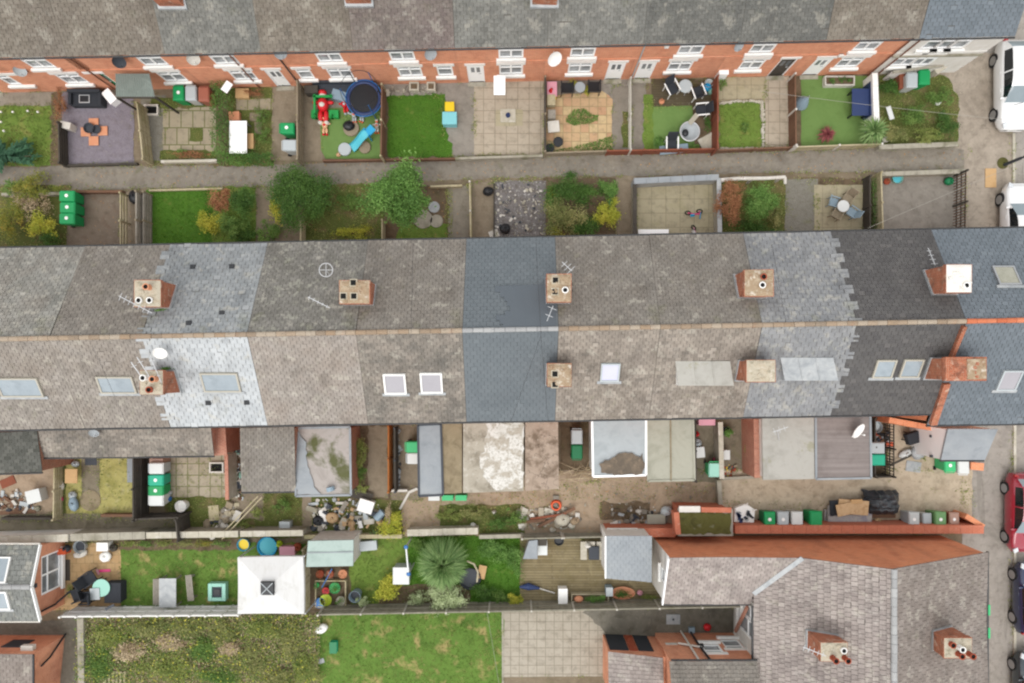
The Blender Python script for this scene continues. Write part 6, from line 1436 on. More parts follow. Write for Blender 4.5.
toybike(694, 209, .15, 'pink and blue toy bike lying on the slab yard', M['pink'], M['cyan']); toybike(700, 230, -.9, 'pale pink toy bike lying near the roof edge', M['rose'], M['whitebin'])
bush(729, 203, 13, 21, 1.9, L['russet'], 'brown dead conifer bush beside the slab yard', n=2600, leaf=.07, clumps=40, fill=.6); bush(759, 202, 17, 19, 1.5, L['bright'], 'bright green dense shrub right of the brown dead bush', n=2600, leaf=.08, clumps=40, fill=.6); bush(752, 227, 24, 9, .6, L['dark'], 'low dark growth against the roof below the bright shrub', n=800); bush(775, 213, 9, 14, .6, L['bramble'], 'straggly brown bramble right of the bright shrub', n=500)
inst('rtable3', lambda: make_round_table(M['whitebin'], M['alu'], .3, .7), (*P(843.5, 206, .7), 0), 0, 'round white table on the square yellowed patio')
def pchair(px, py, rot, m, lb): inst(('chair', m), lambda: make_chair(M[m], M[m]), (*P(px, py, .45), 0), rot, lb, 'chairs round the white table', scale=.9)
pchair(834, 202, 1.3, 'greyblue', 'grey-blue chair left of the round white table'); pchair(852, 212, -2.2, 'greyblue', 'grey-blue chair lower right of the round white table'); pchair(837, 214, 2.6, 'wood', 'brown chair below the round white table'); pchair(848, 198, -.6, 'wood', 'brown chair above the round white table')
bowl(898, 178, .28, .25, M['mintpale'], 'teal round tub by the mossy wall of the concrete yard', 'tub', 'tub', inner=M['turq']); sack(949.5, 181, .25, .22, .4, M['dkgreen'], 'dark green watering can in the corner of the concrete yard', 'watering can', 'watering_can')
pot_plant(888, 181, .16, .2, M['terra'], L['russet'], 'small brown pot beside the teal tub', 30, .05, .12)
board(990.5, 178, .58, 1.0, M['woodtan'], 'tan board lying on the drive beside the parked car', z=.02)
# street lamp seen from above
def lamp():
    x, y = P(1004, 165); r = thing('street_lamp', 'dark street lamp leaning into the picture at the drive mouth', 'street lamp', (x, y, 0)); MB().tube([(x, y, 0), (x, y, 1.2), (x, y, 1.25), (x, y, 5.2)], [.085, .08, .055, .04], 10).build('column', M['dark'], r); MB().tube([(x, y, 5.2), (x + .15, y, 5.45), (x + .7, y, 5.5)], .035, 8).build('arm', M['dark'], r); MB().obox((x + .85, y, 5.45), .55, .22, .12).build('lantern', M['silver'], r, bevel=.03)
lamp()
disc(1003, 163, .3, M['mosscap'], 'round mossy drain cover at the foot of the street lamp', 'drain cover', 'drain_cover', .02, .02)
for a, b, z0, z1, lb in (((536, 242), (541, 336), 5.6, 7.6, 'dark cable running up the north slope of the newly slated roof'), ((541, 336), (511, 421), 7.6, 5.2, 'dark cable slanting left down the newly slated roof'), ((541, 336), (548, 421), 7.6, 5.2, 'dark cable running down the right of the newly slated roof'), ((413, 243), (411, 338), 5.6, 7.5, 'dark cable over the umber roof left of the new slates'), ((92, 345), (125, 421), 7.3, 5.2, 'dark cable over the brown roof near the left edge'), ((772, 244), (786, 322), 5.6, 7.4, 'dark cable over the grey slated roof')): cable([P3(*a, z0), P3(*b, z1)], lb, .02, 'gutter')
# ------------------------------------------------------------------ back yards south of the middle terrace
p = patch('yard', 'dirt', (-30, 425, 58, 520), 1)[0]
patch('yard', 'slab_moss', (56, 450, 141, 517), 2); patch('soil', 'weedy', (55, 455, 66, 517), 3, .06); patch('paving', 'mossconc', (82, 456, 100, 500), 4)
patch('yard', 'slab_crack', (150, 450, 230, 505), 2); p = patch('soil', 'weedy', (164, 497, 232, 538), 3, .1)[0]; WEED.append(p); LAWN2.append(p)
patch('path', 'mossconc', [(-60, 514), (186, 513), (186, 538), (-60, 540)], 4)
patch('soil', 'soil', (226, 424, 243, 505), 2); p = patch('soil', 'weedy', (228, 490, 304, 538), 1)[0]; WEED.append(p); LAWN2.append([P(*q) for q in ((266, 492), (302, 492), (302, 515), (266, 515))]); patch('path', 'brownpath', (228, 490, 264, 520), 2, .1)
patch('path', 'brownpath', (302, 494, 312, 541), 3); p = patch('soil', 'weedy', (310, 493, 402, 540), 2)[0]; WEED.append(p); LAWN2.append([P(*q) for q in ((312, 520), (400, 520), (400, 538), (312, 538))])
patch('soil', 'soil', (350, 424, 392, 500), 3); patch('soil', 'brownpath', (368, 426, 388, 498), 4, .1); patch('yard', 'brownpath', (390, 424, 421, 500), 2)
patch('yard', 'dirt', [(398, 488), (560, 488), (600, 480), (600, 535), (398, 537)], 1, .1); p = patch('soil', 'weedy', (440, 505, 525, 536), 2, .15)[0]; WEED.append(p)
patch('yard', 'dirt', (555, 470, 735, 535), 2, .1); patch('soil', 'soil', (560, 418, 594, 470), 3, .06); patch('soil', 'soil', (600, 502, 650, 520), 4, .12)
patch('yard', 'mossconc', (692, 416, 765, 482), 3); patch('yard', 'yard', (720, 470, 972, 532), 3, .04); patch('soil', 'soil', (869, 414, 893, 476), 4); patch('yard', 'yard', (888, 424, 968, 490), 5, .04)
p = [P(*q) for q in ((720, 500), (830, 500), (830, 510), (720, 510))]; WEED.append(p); WEED.append([P(*q) for q in ((960, 475), (970, 475), (968, 515), (958, 515))])
WEED += [[P(*q) for q in p] for p in (((166, 455), (228, 455), (228, 505), (166, 505)), ((60, 455), (140, 455), (140, 517), (60, 517)), ((1007, 60), (1013, 60), (1013, 170), (1007, 170)), ((1007, 430), (1013, 430), (1013, 683), (1007, 683)), ((0, 514), (186, 513), (186, 522), (0, 523)), ((400, 492), (560, 492), (560, 530), (400, 532)), ((560, 478), (720, 480), (720, 500), (560, 500)))]
# outbuildings: flat boxes with walls and roof sheet
def outhouse(label, top, h, roofm, wallm, hz=None, trim=None, name='outbuilding', cat='outbuilding', seams=(), extra=None, hip=None, ov=.08):
    """top: measured outline of the roof; hz: heights of the corners"""
    hz = hz or [h] * len(top); c = [P3(*q, z) for q, z in zip(top, hz)]; a = sum(c[i].x * c[(i + 1) % len(c)].y - c[(i + 1) % len(c)].x * c[i].y for i in range(len(c)))
    if a < 0: c.reverse()
    ctr = sum(c, Vector()) / len(c); r = thing(name, label, cat, (ctr.x, ctr.y, 0), None)
    ins = [ctr + (p - ctr) * (1 - ov * 2 / max(1.5, (p - ctr).length)) for p in c]
    wb = MB(); wb.hexa([(p.x, p.y, 0) for p in ins], [p - Vector((0, 0, .1)) for p in ins]); wb.build('wall', wallm, r)
    rb = MB(); n = 8
    if len(c) == 4:
        for i in range(n):
            for j in range(n):
                g = lambda u, v: (c[0].lerp(c[1], u)).lerp(c[3].lerp(c[2], u), v) + Vector((0, 0, .012 * math.sin(u * 9 + ctr.x) * math.sin(v * 8 + ctr.y)))
                rb.face([g(i / n, j / n), g((i + 1) / n, j / n), g((i + 1) / n, (j + 1) / n), g(i / n, (j + 1) / n)], .5)
        for i in range(4): rb.face([c[i] - Vector((0, 0, .1)), c[(i + 1) % 4] - Vector((0, 0, .1)), c[(i + 1) % 4] + Vector((0, 0, .004)), c[i] + Vector((0, 0, .004))], .5)
    else: rb.hexa([p - Vector((0, 0, .1)) for p in c], c)
    ro = rb.build('roof', roofm, r)
    if trim:
        for i in range(len(c)):
            if trim[1] and i not in trim[1]: continue
            t = MB(); t.bar(c[i] + Vector((0, 0, .01)), c[(i + 1) % len(c)] + Vector((0, 0, .01)), .1, .07); t.build('edge_trim', trim[0], r)
    if extra: extra(r, c)
    return r, c, ro
def sheet(parent, pts, z, m, name='stain', amp=.05):
    """a thin coating lying on a flat roof"""
    poly = [P(*q, z) for q in pts]; a = sum(poly[i][0] * poly[(i + 1) % len(poly)][1] - poly[(i + 1) % len(poly)][0] * poly[i][1] for i in range(len(poly)))
    if a < 0: poly.reverse()
    mb = MB(); mb.face([(x, y, z) for x, y in jag(poly, .16, amp)]); return mb.build(name, m, parent)
def tiled_lean(label, top, hz, roof, wallm, tw=.3, g=.2, name='rear_extension', keep=None, extra=None):
    """mono-pitch tiled roof; top = eave left, eave right, high right, high left"""
    c = [P3(*q, z) for q, z in zip(top, hz)]; ctr = sum(c, Vector()) / 4; r = thing(name, label, 'extension', (ctr.x, ctr.y, 0)); rb = MB(); tile_slope(rb, *c, tw, g, sag=.03, um=1)
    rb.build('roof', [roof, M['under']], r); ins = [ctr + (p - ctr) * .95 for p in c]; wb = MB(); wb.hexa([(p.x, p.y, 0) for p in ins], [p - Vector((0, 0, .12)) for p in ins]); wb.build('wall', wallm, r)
    gt = MB(); gt.tube([c[0] + Vector((0, -.05, -.05)), c[1] + Vector((0, -.05, -.05))], .045, 8); gt.build('gutter', M['gutter'], r)
    if extra: extra(r, c)
    return r
tiled_lean('black slated lean-to at the left edge below the middle row', [(-20, 474), (42, 472), (37, 431), (-20, 433)], [2.5, 2.5, 3.5, 3.5], M['blackfelt'], BRK['dull'], .3, .2)
def xlean(r, c): dish(r, P3(94, 432, 3.6), (.3, -.6, .7), .22, M['silver'], P3(94, 430, 3.3)); mb = MB(); mb.obox(P3(50, 463, .3), 1.2, .12, 1.9); mb.build('brick_pier', BRK['red'], r)
tiled_lean('long grey-tiled lean-to with a small grey dish below the middle row', [(41, 457.5), (214, 455.5), (211, 428), (38, 431)], [2.5, 2.5, 3.4, 3.4], T['mixed'], BRK['red'], extra=xlean)
outhouse('small weathered brick outhouse at the end of the long lean-to', [(211, 456), (227, 455), (225, 427), (210, 428)], 2.2, BRK['red'], BRK['red'])
tiled_lean('brown-tiled extension roof left of the mossy flat roof', [(241, 492), (296, 491), (294, 427), (240, 428)], [2.6, 2.6, 3.5, 3.5], T['umber'], BRK['dull'], .26, .18)
def xmoss(r, c):
    sheet(r, [(296, 430), (306, 442), (307, 462), (314, 487), (321, 494), (297, 494), (296, 460)], 2.66, M['slatefelt'], 'felt_strip')
    mb = MB(); mb.tube([P3(330, 487, 2.75), P3(331, 491, 2.75)], .2, 10); mb.build('roof_cowl', M['greyblue'], r)
outhouse('flat roof with green moss and torn grey felt', [(296, 496), (351, 495), (350, 427), (296, 428)], 2.6, M['mossfelt'], BRK['dull'], trim=(M['slatefelt'], None), extra=xmoss)
def xpier(r, c): pass
outhouse('narrow slate-grey felt roof left of the brown felt roof', [(419, 496), (443, 495), (441, 424), (418, 425)], 2.5, M['slatefelt'], BRK['dull'], trim=(M['dark'], None))
outhouse('brown mossy felt roof beside the white-coated roof', [(444, 494), (462, 493), (462, 423), (442, 424)], 2.45, M['brownfelt'], BRK['dull'])
def xtgt(r, c): sheet(r, [(486, 424), (523, 422), (523, 487), (511, 489), (494, 489), (485, 478), (480, 460), (486, 444)], 2.565, M['whitecoat'], 'white_coating', .09)
outhouse('flat roof with a worn white coating down its middle', [(463, 493), (523.5, 491), (523.5, 421), (463, 423)], 2.55, M['whitefelt'], BRK['red'], extra=xtgt)
outhouse('pinkish-brown cracked flat roof right of the white coating', [(525, 491), (559, 489), (558, 421), (525, 421.5)], 2.5, M['pinkfelt'], BRK['red'])
def xpale(r, c): sheet(r, [(601, 473), (599, 464), (612, 458), (618, 454), (632, 453), (640, 457), (643, 453), (645, 468), (642, 474), (622, 475)], 2.68, M['rustfelt'], 'puddle_stain', .06)
outhouse('pale blue-grey flat roof with white edges and a brown puddle stain', [(593, 476.5), (646, 475), (646, 419), (592, 419.5)], 2.6, M['palefelt'], M['render'], trim=(M['upvc'], None), extra=xpale)
outhouse('greenish-grey flat roof in two strips right of the pale blue one', [(648, 481), (694.5, 480), (693, 418), (648, 418.5)], 2.6, M['greenfelt'], BRK['dull'], trim=(M['greenfelt'], None), extra=lambda r, c: MB().bar(P3(671, 481, 2.63), P3(670.5, 419, 2.63), .06, .03).build('seam', M['brownfelt'], r))
def xlight(r, c): aerial(r, P3(773, 432, 3.2), P3(788, 427, 3.3), n=3, el=.35, mast=P3(779, 440, 2.7))
outhouse('light grey flat roof with an aerial below the lead dormer house', [(763, 480), (814.5, 479), (814, 416.5), (762, 417.5)], 2.7, M['lightfelt'], M['render'], extra=xlight)
outhouse('brown-grey flat roof with a white dish', [(816, 479), (871, 478), (870, 415.5), (815.5, 416.5)], 2.72, M['purplefelt'], BRK['dull'], trim=(M['slatefelt'], None), extra=lambda r, c: dish(r, P3(857, 430, 3.1), (.5, -.5, .7), .4, M['white'], P3(852, 437, 2.8)))
# yards, left to right
YG = 'fences and walls of the back yards'
fence((143, 455), (143, 517), 1.6, 'tall dark timber fence beside the mossy paved yard', M['wooddark'], group=YG, frac=.4); fence((57, 462), (56, 519), .8, 'mossy low fence at the left of the mossy yard', M['woodpale'], group=YG); wall((100, 516), (140, 516), .5, .14, 'low brown edging at the foot of the mossy yard', M['woodbrown'], group=YG)
fence((146, 515.5), (186, 514), 1.5, 'dark timber fence below the teal and green bins', M['wooddark'], group=YG, frac=.4); fence((184, 516), (186, 537), 1.5, 'short dark fence closing the concrete path', M['wooddark'], group=YG, frac=.4); wall((0, 519), (50, 519), .6, .12, 'dark low fence below the junk yard at the left edge', M['wooddark'], group=YG)
wall((226, 455), (227, 500), 1.2, .18, 'pale narrow wall between broken slabs and the dark passage', M['coping'], BRK['red'], group=YG, over=.0)
def bwall(p0, p1, h, label, m, cm, w=.22): wall(p0, p1, h, w, label, m, cm, group=YG)
bwall((-40, 541), (68, 538), 1.3, 'pale coped wall above the brick gable house at the left', M['render'], M['coping'], .3); bwall((70, 537.5), (145, 535.5), 1.25, 'grey coped wall above the tan patio', M['conc'], M['conc'], .3); bwall((146, 535.5), (238, 534), 1.2, 'brown-grey coped wall above the long lawn', M['conc'], M['coping'], .24); bwall((240, 534), (303, 533), 1.15, 'mossy coped wall above the white gazebo', M['conc'], M['coping'], .22); bwall((304, 537), (402, 536.5), .6, 'low timber edge above the pale green shed', M['woodpale'], M['woodpale'], .12); bwall((407, 533), (478, 531), .8, 'pale concrete wall behind the big spiky plant', M['coping'], M['coping'], .26); bwall((479, 537), (524, 536), .5, 'low dark edge above the dense lawn', M['conc'], M['conc'], .12)
fence((389.5, 426), (389.5, 491), 1.2, 'orange-stained timber fence in the back yards', M['woodorange'], group=YG); fence((395.5, 428), (396, 491), 1.0, 'dark fence hung with junk beside the orange fence', M['wooddark'], M['dark'], group=YG); wall((391, 491), (407, 491), .5, .12, 'short white rail at the end of the orange fence', M['offwhite'], group=YG)
fence((352.5, 444), (352.5, 474), 1.0, 'short white board fence beside the mossy flat roof', M['offwhite'], group=YG); wall((720.5, 422), (722, 479), 1.1, .16, 'mossy pale wall between two dark yards', M['conc'], M['coping'], group=YG); wall((723, 479), (760, 477), .4, .14, 'low mossy kerb below the yard with the potted shrub', M['conc'], group=YG); fence((694.5, 420), (695, 481), .8, 'dark low fence right of the greenish flat roof', M['wooddark'], group=YG)
wall((719, 480), (721, 506), .5, .14, 'short mossy wall stub in the sandy yard', M['conc'], M['conc'], group=YG)
bwall((756.5, 419), (757.5, 478), 2.0, 'brick pier wall with white board beside the light grey roof', BRK['red'], BRK['red'], .2); board(761, 447, .16, 1.3, M['white'], 'white board fixed against the brick pier wall', z=1.6, th=.9)
fence((872.5, 418), (872.5, 475), 1.0, 'dark fence along the brown-grey flat roof', M['wooddark'], group=YG); fence((891, 421), (891, 476), 1.2, 'dark slatted fence right of the stacked junk and bins', M['wooddark'], M['wooddark'], 'trellis', group=YG); fence((874, 476.5), (890, 476), 1.0, 'short dark fence below the teal bin', M['wooddark'], group=YG)
wall((889, 420), (932, 428), 1.9, .28, 'orange brick garden wall with pale coping below the charcoal roof', BRK['orange2'], BRK['orange2'], group=YG, over=.0)
# white gabled lean-to beside the street
def wlean():
    c = [P3(*q, z) for q, z in zip([(941, 460), (985, 460), (998, 429), (948, 429)], [2.6, 2.6, 3.3, 3.3])]; ctr = sum(c, Vector()) / 4; r = thing('rear_extension', 'white-walled extension with grey mono-pitch roof by the pavement', 'extension', (ctr.x, ctr.y, 0))
    rb = MB(); rb.hexa([p - Vector((0, 0, .12)) for p in c], c); rb.build('roof', M['slatefelt'], r); wb = MB(); ins = [ctr + (p - ctr) * .97 for p in c]; wb.hexa([(p.x, p.y, 0) for p in ins], [p - Vector((0, 0, .13)) for p in ins]); wb.build('wall', M['upvc'], r)
    for q in ((940, 436), (937, 456)): e = P3(*q, 1.8); MB().obox((c[0].x - .02, e.y, 1.8), .14, .12, .12).build('vent', M['dark'], r)
    g = MB(); g.tube([c[0] + Vector((0, -.05, -.08)), c[1] + Vector((0, -.05, -.08))], .045, 8); g.build('gutter', M['gutter'], r)
wlean()
bin_at(950.5, 465, 'mint', label='light green bin below the grey mono-pitch roof', group=BG, rot=math.pi); bin_at(964, 467, 'whitebin', label='white bin below the grey mono-pitch roof', group=BG, sticker=False, rot=math.pi); wall((971, 466), (984, 467), 1.1, .3, 'stub of brick wall at the pavement below the grey mono-pitch roof', BRK['dull'], BRK['orange2'], group=YG)
bin_at(878, 448, 'palegrey', label='pale grey bin above the teal bin in the dark side yard', group=BG, sticker=False, rot=1.57); bin_at(878.5, 460, 'teal', label='teal bin below the pale grey bin in the dark side yard', group=BG, sticker=False, rot=1.57)
bowl(877, 427, .3, .5, M['silver'], 'grey round tub at the top of the dark side yard', 'tub', 'tub', inner=M['palegrey']); rubble('dark junk heaped in the narrow side yard', 0, 0, 0, 0, 60, [M['dark'], M['black'], M['woodbrown'], M['silver'], M['orange']], .08, .35, 'junk', 'junk', [(873, 432), (889, 432), (889, 445), (873, 445)])
def bbq():
    x, y = P(914, 445, .8); r = thing('barbecue', 'black covered barbecue by the white extension wall', 'barbecue', (x, y, 0)); MB().obox((x + .15, y + .4, .45), 1.0, .6, .4, .3).build('cover', M['charc'], r, bevel=.06)
    for d in ((-.2, .2), (.5, .3), (-.1, .6), (.45, .65)): MB().bar((x + d[0], y + d[1], 0), (x + d[0], y + d[1], .5), .05).build('leg', M['black'], r)
bbq(); sack(919, 452, .45, .4, .5, M['lead'], 'grey plastic sack below the black barbecue', 'sack', 'sack', .4); sack(906, 454, .38, .22, .35, M['whitebin'], 'white plastic sack left of the grey sack', 'sack', 'sack', .5); board(903, 459, 1.6, .12, M['wooddark'], 'long dark timber lying by the plastic sacks', rot=.45, z=.3); board(913, 466.5, .78, .55, M['lead'], 'pale grey flat slab lying in the sandy yard', 'slab', 'paving_slab', -.15, th=.05)
bush(924, 456, 4, 6, .6, L['weed'], 'small weedy plant by the white extension wall', n=160, leaf=.06, name='plant', cat='plant')
# left junk yard
rubble('scattered junk in the yard at the left edge', 0, 0, 0, 0, 70, [M['offwhite'], M['palegrey'], M['dark'], M['woodbrown'], M['conc']], .06, .35, 'junk', 'junk', [(0, 492), (30, 490), (40, 508), (0, 514)])
crate(33, 496.5, .75, .68, .6, M['whitebin'], 'white square box standing askew in the left junk yard', 'box', 'storage_box', .25, lidm=M['whitebin']); board(8, 482, .8, .45, M['woodred'], 'red-brown board in the left junk yard', rot=.4); board(18, 512, 1.9, .2, M['woodbrown'], 'long brown plank at the foot of the left junk yard', rot=.05)
board(71.5, 476, .64, .74, M['woodtan'], 'tan square board leaning up in the mossy yard', z=.5, th=.04); MB  # noqa
sack(60, 499, .14, .14, .28, M['pink'], 'bright pink ball by the mossy low fence', 'ball', 'ball'); sack(73, 504, .24, .42, .4, M['greyblue'], 'blue-grey sack of garden things in the mossy yard', 'sack', 'sack', .2); sack(72, 495, .2, .2, .35, M['palegrey'], 'pale grey bundle above the blue-grey sack', 'sack', 'sack'); sack(61, 486, .12, .25, .3, M['offwhite'], 'white bundle above the pink ball', 'sack', 'sack')
disc(90, 500.5, .55, M['brownfelt'], 'round brown stain ring where a pool stood in the mossy yard', 'mat', 'round_mat', .03, .02)
board(132, 470.5, .5, 1.25, M['slatefelt'], 'slate-grey mat lying by the tall dark fence', 'mat', 'mat', z=.03, th=.02); pot_plant(135, 471, .1, .18, M['yellow'], L['mid'], 'small pot with yellow rim on the slate-grey mat', 30, .05, .12); board(91, 461, .62, .45, M['dark'], 'dark doormat below the long lean-to', 'mat', 'mat', th=.02); sack(75, 464, .2, .18, .3, M['palegrey'], 'pale round stone near the tan board', 'stone', 'stone')
for (y, m, lm, st, lb) in ((468.5, 'palegrey', 'whitebin', False, 'pale grey bin, topmost in the column beside the dark fence'), (480.5, 'teal', 'teal', True, 'teal bin in the column beside the dark fence'), (491, 'green', 'green', True, 'green bin below the teal bin beside the dark fence'), (500.5, 'whitebin', 'whitebin', False, 'white-lidded bin, lowest in the column beside the dark fence')): bin_at(156, y, m, lm, label=lb, group=BG, sticker=st, rot=1.57)
crate(156, 462, .7, .35, .8, M['brownpale'], 'pinkish-brown box above the pale grey bin'); bowl(180.5, 506.5, .3, .5, M['white'], 'round white tub below the green bin', 'tub', 'tub', inner=M['white']); sack(168, 499, .18, .15, .4, M['blue'], 'small blue container beside the green bin', 'can', 'can'); sack(169, 493, .14, .12, .35, M['palegrey'], 'pale bundle beside the teal bin', 'sack', 'sack')
drain(218, 467, 'dark square frame in the broken slab yard')
def brokenpile(): rubble('broken timber and white scrap at the corner of the weedy yard', 0, 0, 0, 0, 46, [M['woodgrey'], M['offwhite'], M['cream'], M['wood'], M['dark']], .08, .5, 'scrap', 'scrap', [(206, 520), (236, 500), (240, 512), (212, 538)])
brokenpile(); board(214, 513, .55, .8, M['woodpale'], 'yellowish board in the weedy yard corner', rot=.1, z=.05); board(237, 516, .35, .55, M['offwhite'], 'white scrap sheet by the coped wall', rot=-.4, z=.2)
for i, (a, b, lb) in enumerate((((219, 537), (258, 496), 'long pale pole slanting across the weedy yard'), ((222, 539), (262, 497), 'second long pole slanting beside the first'))):
    MB().tube([P3(*a, .9), P3(*b, 1.2)], .03, 6).build('pole', M['woodpale'], label=lb, cat='pole')
rubble('black bags, cans and litter in the dark passage', 0, 0, 0, 0, 130, [M['dark'], M['black'], M['palegrey'], M['mintpale'], M['woodbrown'], M['offwhite']], .06, .32, 'litter', 'litter', [(228, 427), (241, 428), (243, 500), (228, 500)])
# rough garden left of the rubbish plot
crate(284.5, 527, .55, .55, .5, M['palegrey'], 'pale grey box on the coped wall side of the rough yard', 'box', 'storage_box'); bush(258, 512, 9, 7, .4, L['weed'], 'weedy plant in the rough yard', n=240, leaf=.07, name='plant', cat='plant'); bush(282, 506, 10, 8, .35, L['mid'], 'green weeds in the rough yard', n=300, leaf=.07, name='plant', cat='plant'); bush(244, 528, 12, 6, .5, L['weed'], 'weeds along the coped wall by the gazebo', n=300, leaf=.07, name='plant', cat='plant')
# rubbish plot
rubble('white scrap, stones and broken boards strewn on the rubbish plot', 0, 0, 0, 0, 190, [M['offwhite'], M['palegrey'], M['conc'], M['woodgrey'], M['coping'], M['dark'], M['card']], .05, .38, 'scrap', 'scrap', [(312, 500), (372, 497), (392, 520), (350, 530), (314, 530)])
crate(365.5, 506.5, .78, .66, .5, M['white'], 'white square cabinet dumped on the rubbish plot', 'cabinet', 'cabinet', -.3); MB().tube([P3(376, 519, .25), P3(383, 511.5, .25)], .2, 12).build('cylinder_drum', M['greyblue'], label='grey-blue drum lying right of the white cabinet', cat='drum'); board(323, 517, .32, .75, M['white'], 'white board dumped at the left of the rubbish plot', rot=.2, z=.15); board(360, 523, .2, .55, M['white'], 'white narrow board below the white cabinet', rot=.25, z=.12); board(341, 503, .55, .14, M['offwhite'], 'small white strip above the white boards', z=.1); board(362, 495.5, 1.1, .5, M['wooddark'], 'dark sheet behind the white cabinet', rot=-.3, z=.2); sack(318, 521, .3, .28, .35, M['black'], 'black bag at the left of the rubbish plot'); sack(332, 518, .34, .3, .4, M['card'], 'brown bundle beside the white board', 'bundle', 'bundle')
bush(391, 527, 13, 16, .9, L['yellow'], 'feathery yellow-green fern behind the grey box', n=800, leaf=.1); bush(389, 512, 4, 14, .8, L['twig'], 'dry twiggy shrub above the feathery fern', n=260, leaf=.06); bush(360, 453, 8, 16, 1.2, L['weed'], 'straggly shrub in the narrow brown garden', n=700, leaf=.08); bush(361, 472, 7, 9, .8, L['mid'], 'green shrub lower in the narrow brown garden', n=380, leaf=.07); bush(363, 487, 8, 7, .6, L['weed'], 'weeds at the foot of the narrow brown garden', n=280, leaf=.07)
sack(353, 436, .2, .3, 1.0, M['terra'], 'red-brown chimney pot standing by the mossy flat roof', 'pot', 'chimney_pot'); 
bin_at(413, 447, 'mint', label='light green bin above the pale bin beside the slate felt roof', group=BG, sticker=False, rot=1.57); bin_at(414, 458.5, 'palegrey', 'whitebin', label='pale bin below the light green bin beside the slate felt roof', group=BG, sticker=False, rot=1.57)
rubble('grey odds and ends along the dark fence', 0, 0, 0, 0, 50, [M['palegrey'], M['dark'], M['silver']], .05, .2, 'junk', 'junk', [(396, 430), (400, 430), (401, 490), (397, 490)])
board(405, 500, .12, 1.1, M['offwhite'], 'white pole lying slanted on the dirt below the orange fence', rot=-.5, z=.05); board(413, 490.5, .5, .14, M['offwhite'], 'white strip at the corner of the slate felt roof', rot=.4, z=.1)
for (x, m, lb) in ((434, 'whitebin', 'white crate at the foot of the slate felt roof'), (447.5, 'mint', 'light green crate left of its twin below the brown felt roof'), (461, 'mint', 'light green crate right of its twin below the brown felt roof')): crate(x, 498, .58, .28, .9, M[m], lb, 'crate', 'crate')
for (x, y, rx, ry, m, lb) in ((452, 515, 14, 7, 'weed', 'weedy clump on the dirt below the light green crates'), (476, 512, 16, 8, 'bramble', 'brown-green scrub on the dirt above the lawn'), (500, 522, 16, 8, 'dark', 'dark green scrub at the wall end above the lawn'), (516, 517, 12, 10, 'mid', 'green scrub beside the planks')): bush(x, y, rx, ry, .5, L[m], lb, n=520, leaf=.07)
sack(473, 525, .14, .12, .2, M['white'], 'small white sack on the wall by the spiky plant', 'sack', 'sack'); sack(494, 512, .12, .1, .18, M['offwhite'], 'small white stone in the scrub', 'stone', 'stone')
# side yard with two bins, dead branches
bin_at(577, 437, 'palegrey', 'palegrey', label='pale grey bin in the soil yard right of the pinkish roof', group=BG, sticker=False); bin_at(577, 452, 'dkgreen', label='dark green bin in the soil yard right of the pinkish roof', group=BG, sticker=False, rot=math.pi)
def branches():
    x, y = P(585, 475); mb = MB()
    for i in range(46):
        a = R.uniform(0, 6.28); l = R.uniform(.4, 1.5); c = Vector((x + R.uniform(-1.4, .9), y + R.uniform(-.3, .4), R.uniform(.04, .25))); d = Vector((math.cos(a), math.sin(a) * .5, R.uniform(-.05, .15))) * l; mb.tube([c, c + d * .5 + Vector((0, 0, .05)), c + d], .018, 5, .005)
    mb.build('dead_branches', L['twig'], label='heap of dead branches below the dark green bin', cat='branches', kind='stuff')
branches()
def ring():
    x, y = P(556, 505.5, .15); r = thing('hose_reel', 'orange ring of hose lying on the dirt', 'hose', (x, y, .02)); t = MB()
    for k in range(3): t.torus((x + R.uniform(-.015, .015), y, .07 + k * .07), .25 - k * .015, .05, 24, 8)
    t.build('hose', M['orange'], r, smooth=True); MB().obox((x, y + .42, .02), .3, .2, .14).build('nozzle', M['rubbersoil'], r)
ring()
for (a, b, w, m, lb) in (((515, 523), (545, 520), .14, 'woodbrown', 'brown plank lying left of the orange hose'), ((538, 527), (575, 508), .16, 'woodbrown', 'long brown plank slanting below the orange hose'), ((530, 519), (566, 514), .12, 'woodred', 'thin reddish plank beside the long brown plank')):
    a, b = P3(*a, .2), P3(*b, .3); MB().bar(a, b, w, .05).build('plank', M[m], label=lb, cat='plank')
rubble('stones, rags and broken pots on the dirt strip', 0, 0, 0, 0, 120, [M['coping'], M['offwhite'], M['conc'], M['rubbersoil'], M['mortar']], .05, .4, 'rubble', 'rubble', [(515, 510), (560, 503), (585, 522), (560, 531), (515, 528)])
sack(562.5, 520, .42, .34, .5, M['coping'], 'large pale boulder below the long plank', 'boulder', 'boulder', .3); sack(575, 521, .28, .2, .35, M['mortarpale'], 'yellowish stone right of the boulder', 'stone', 'stone', .6)
rubble('heap of soil and scrap by the mossy brick outhouse', 0, 0, 0, 0, 90, [M['rubbersoil'], G['soil'], M['offwhite'], M['dark'], M['palegrey']], .06, .3, 'rubble', 'rubble', [(605, 510), (652, 505), (668, 520), (612, 528)])
board(656, 519, .95, .5, M['greenfelt'], 'greenish flat slab beside the outhouse', 'slab', 'paving_slab', z=.3, th=.06); sack(666.5, 511, .32, .26, .5, M['palegrey'], 'pale plastic sack beside the brick outhouse', 'sack', 'sack', .4)
rubble('pale rubble scattered across the dirt yard', 0, 0, 0, 0, 120, [M['coping'], M['rubbersoil'], M['conc']], .02, .1, 'rubble', 'rubble', [(560, 482), (715, 484), (715, 505), (560, 505)])
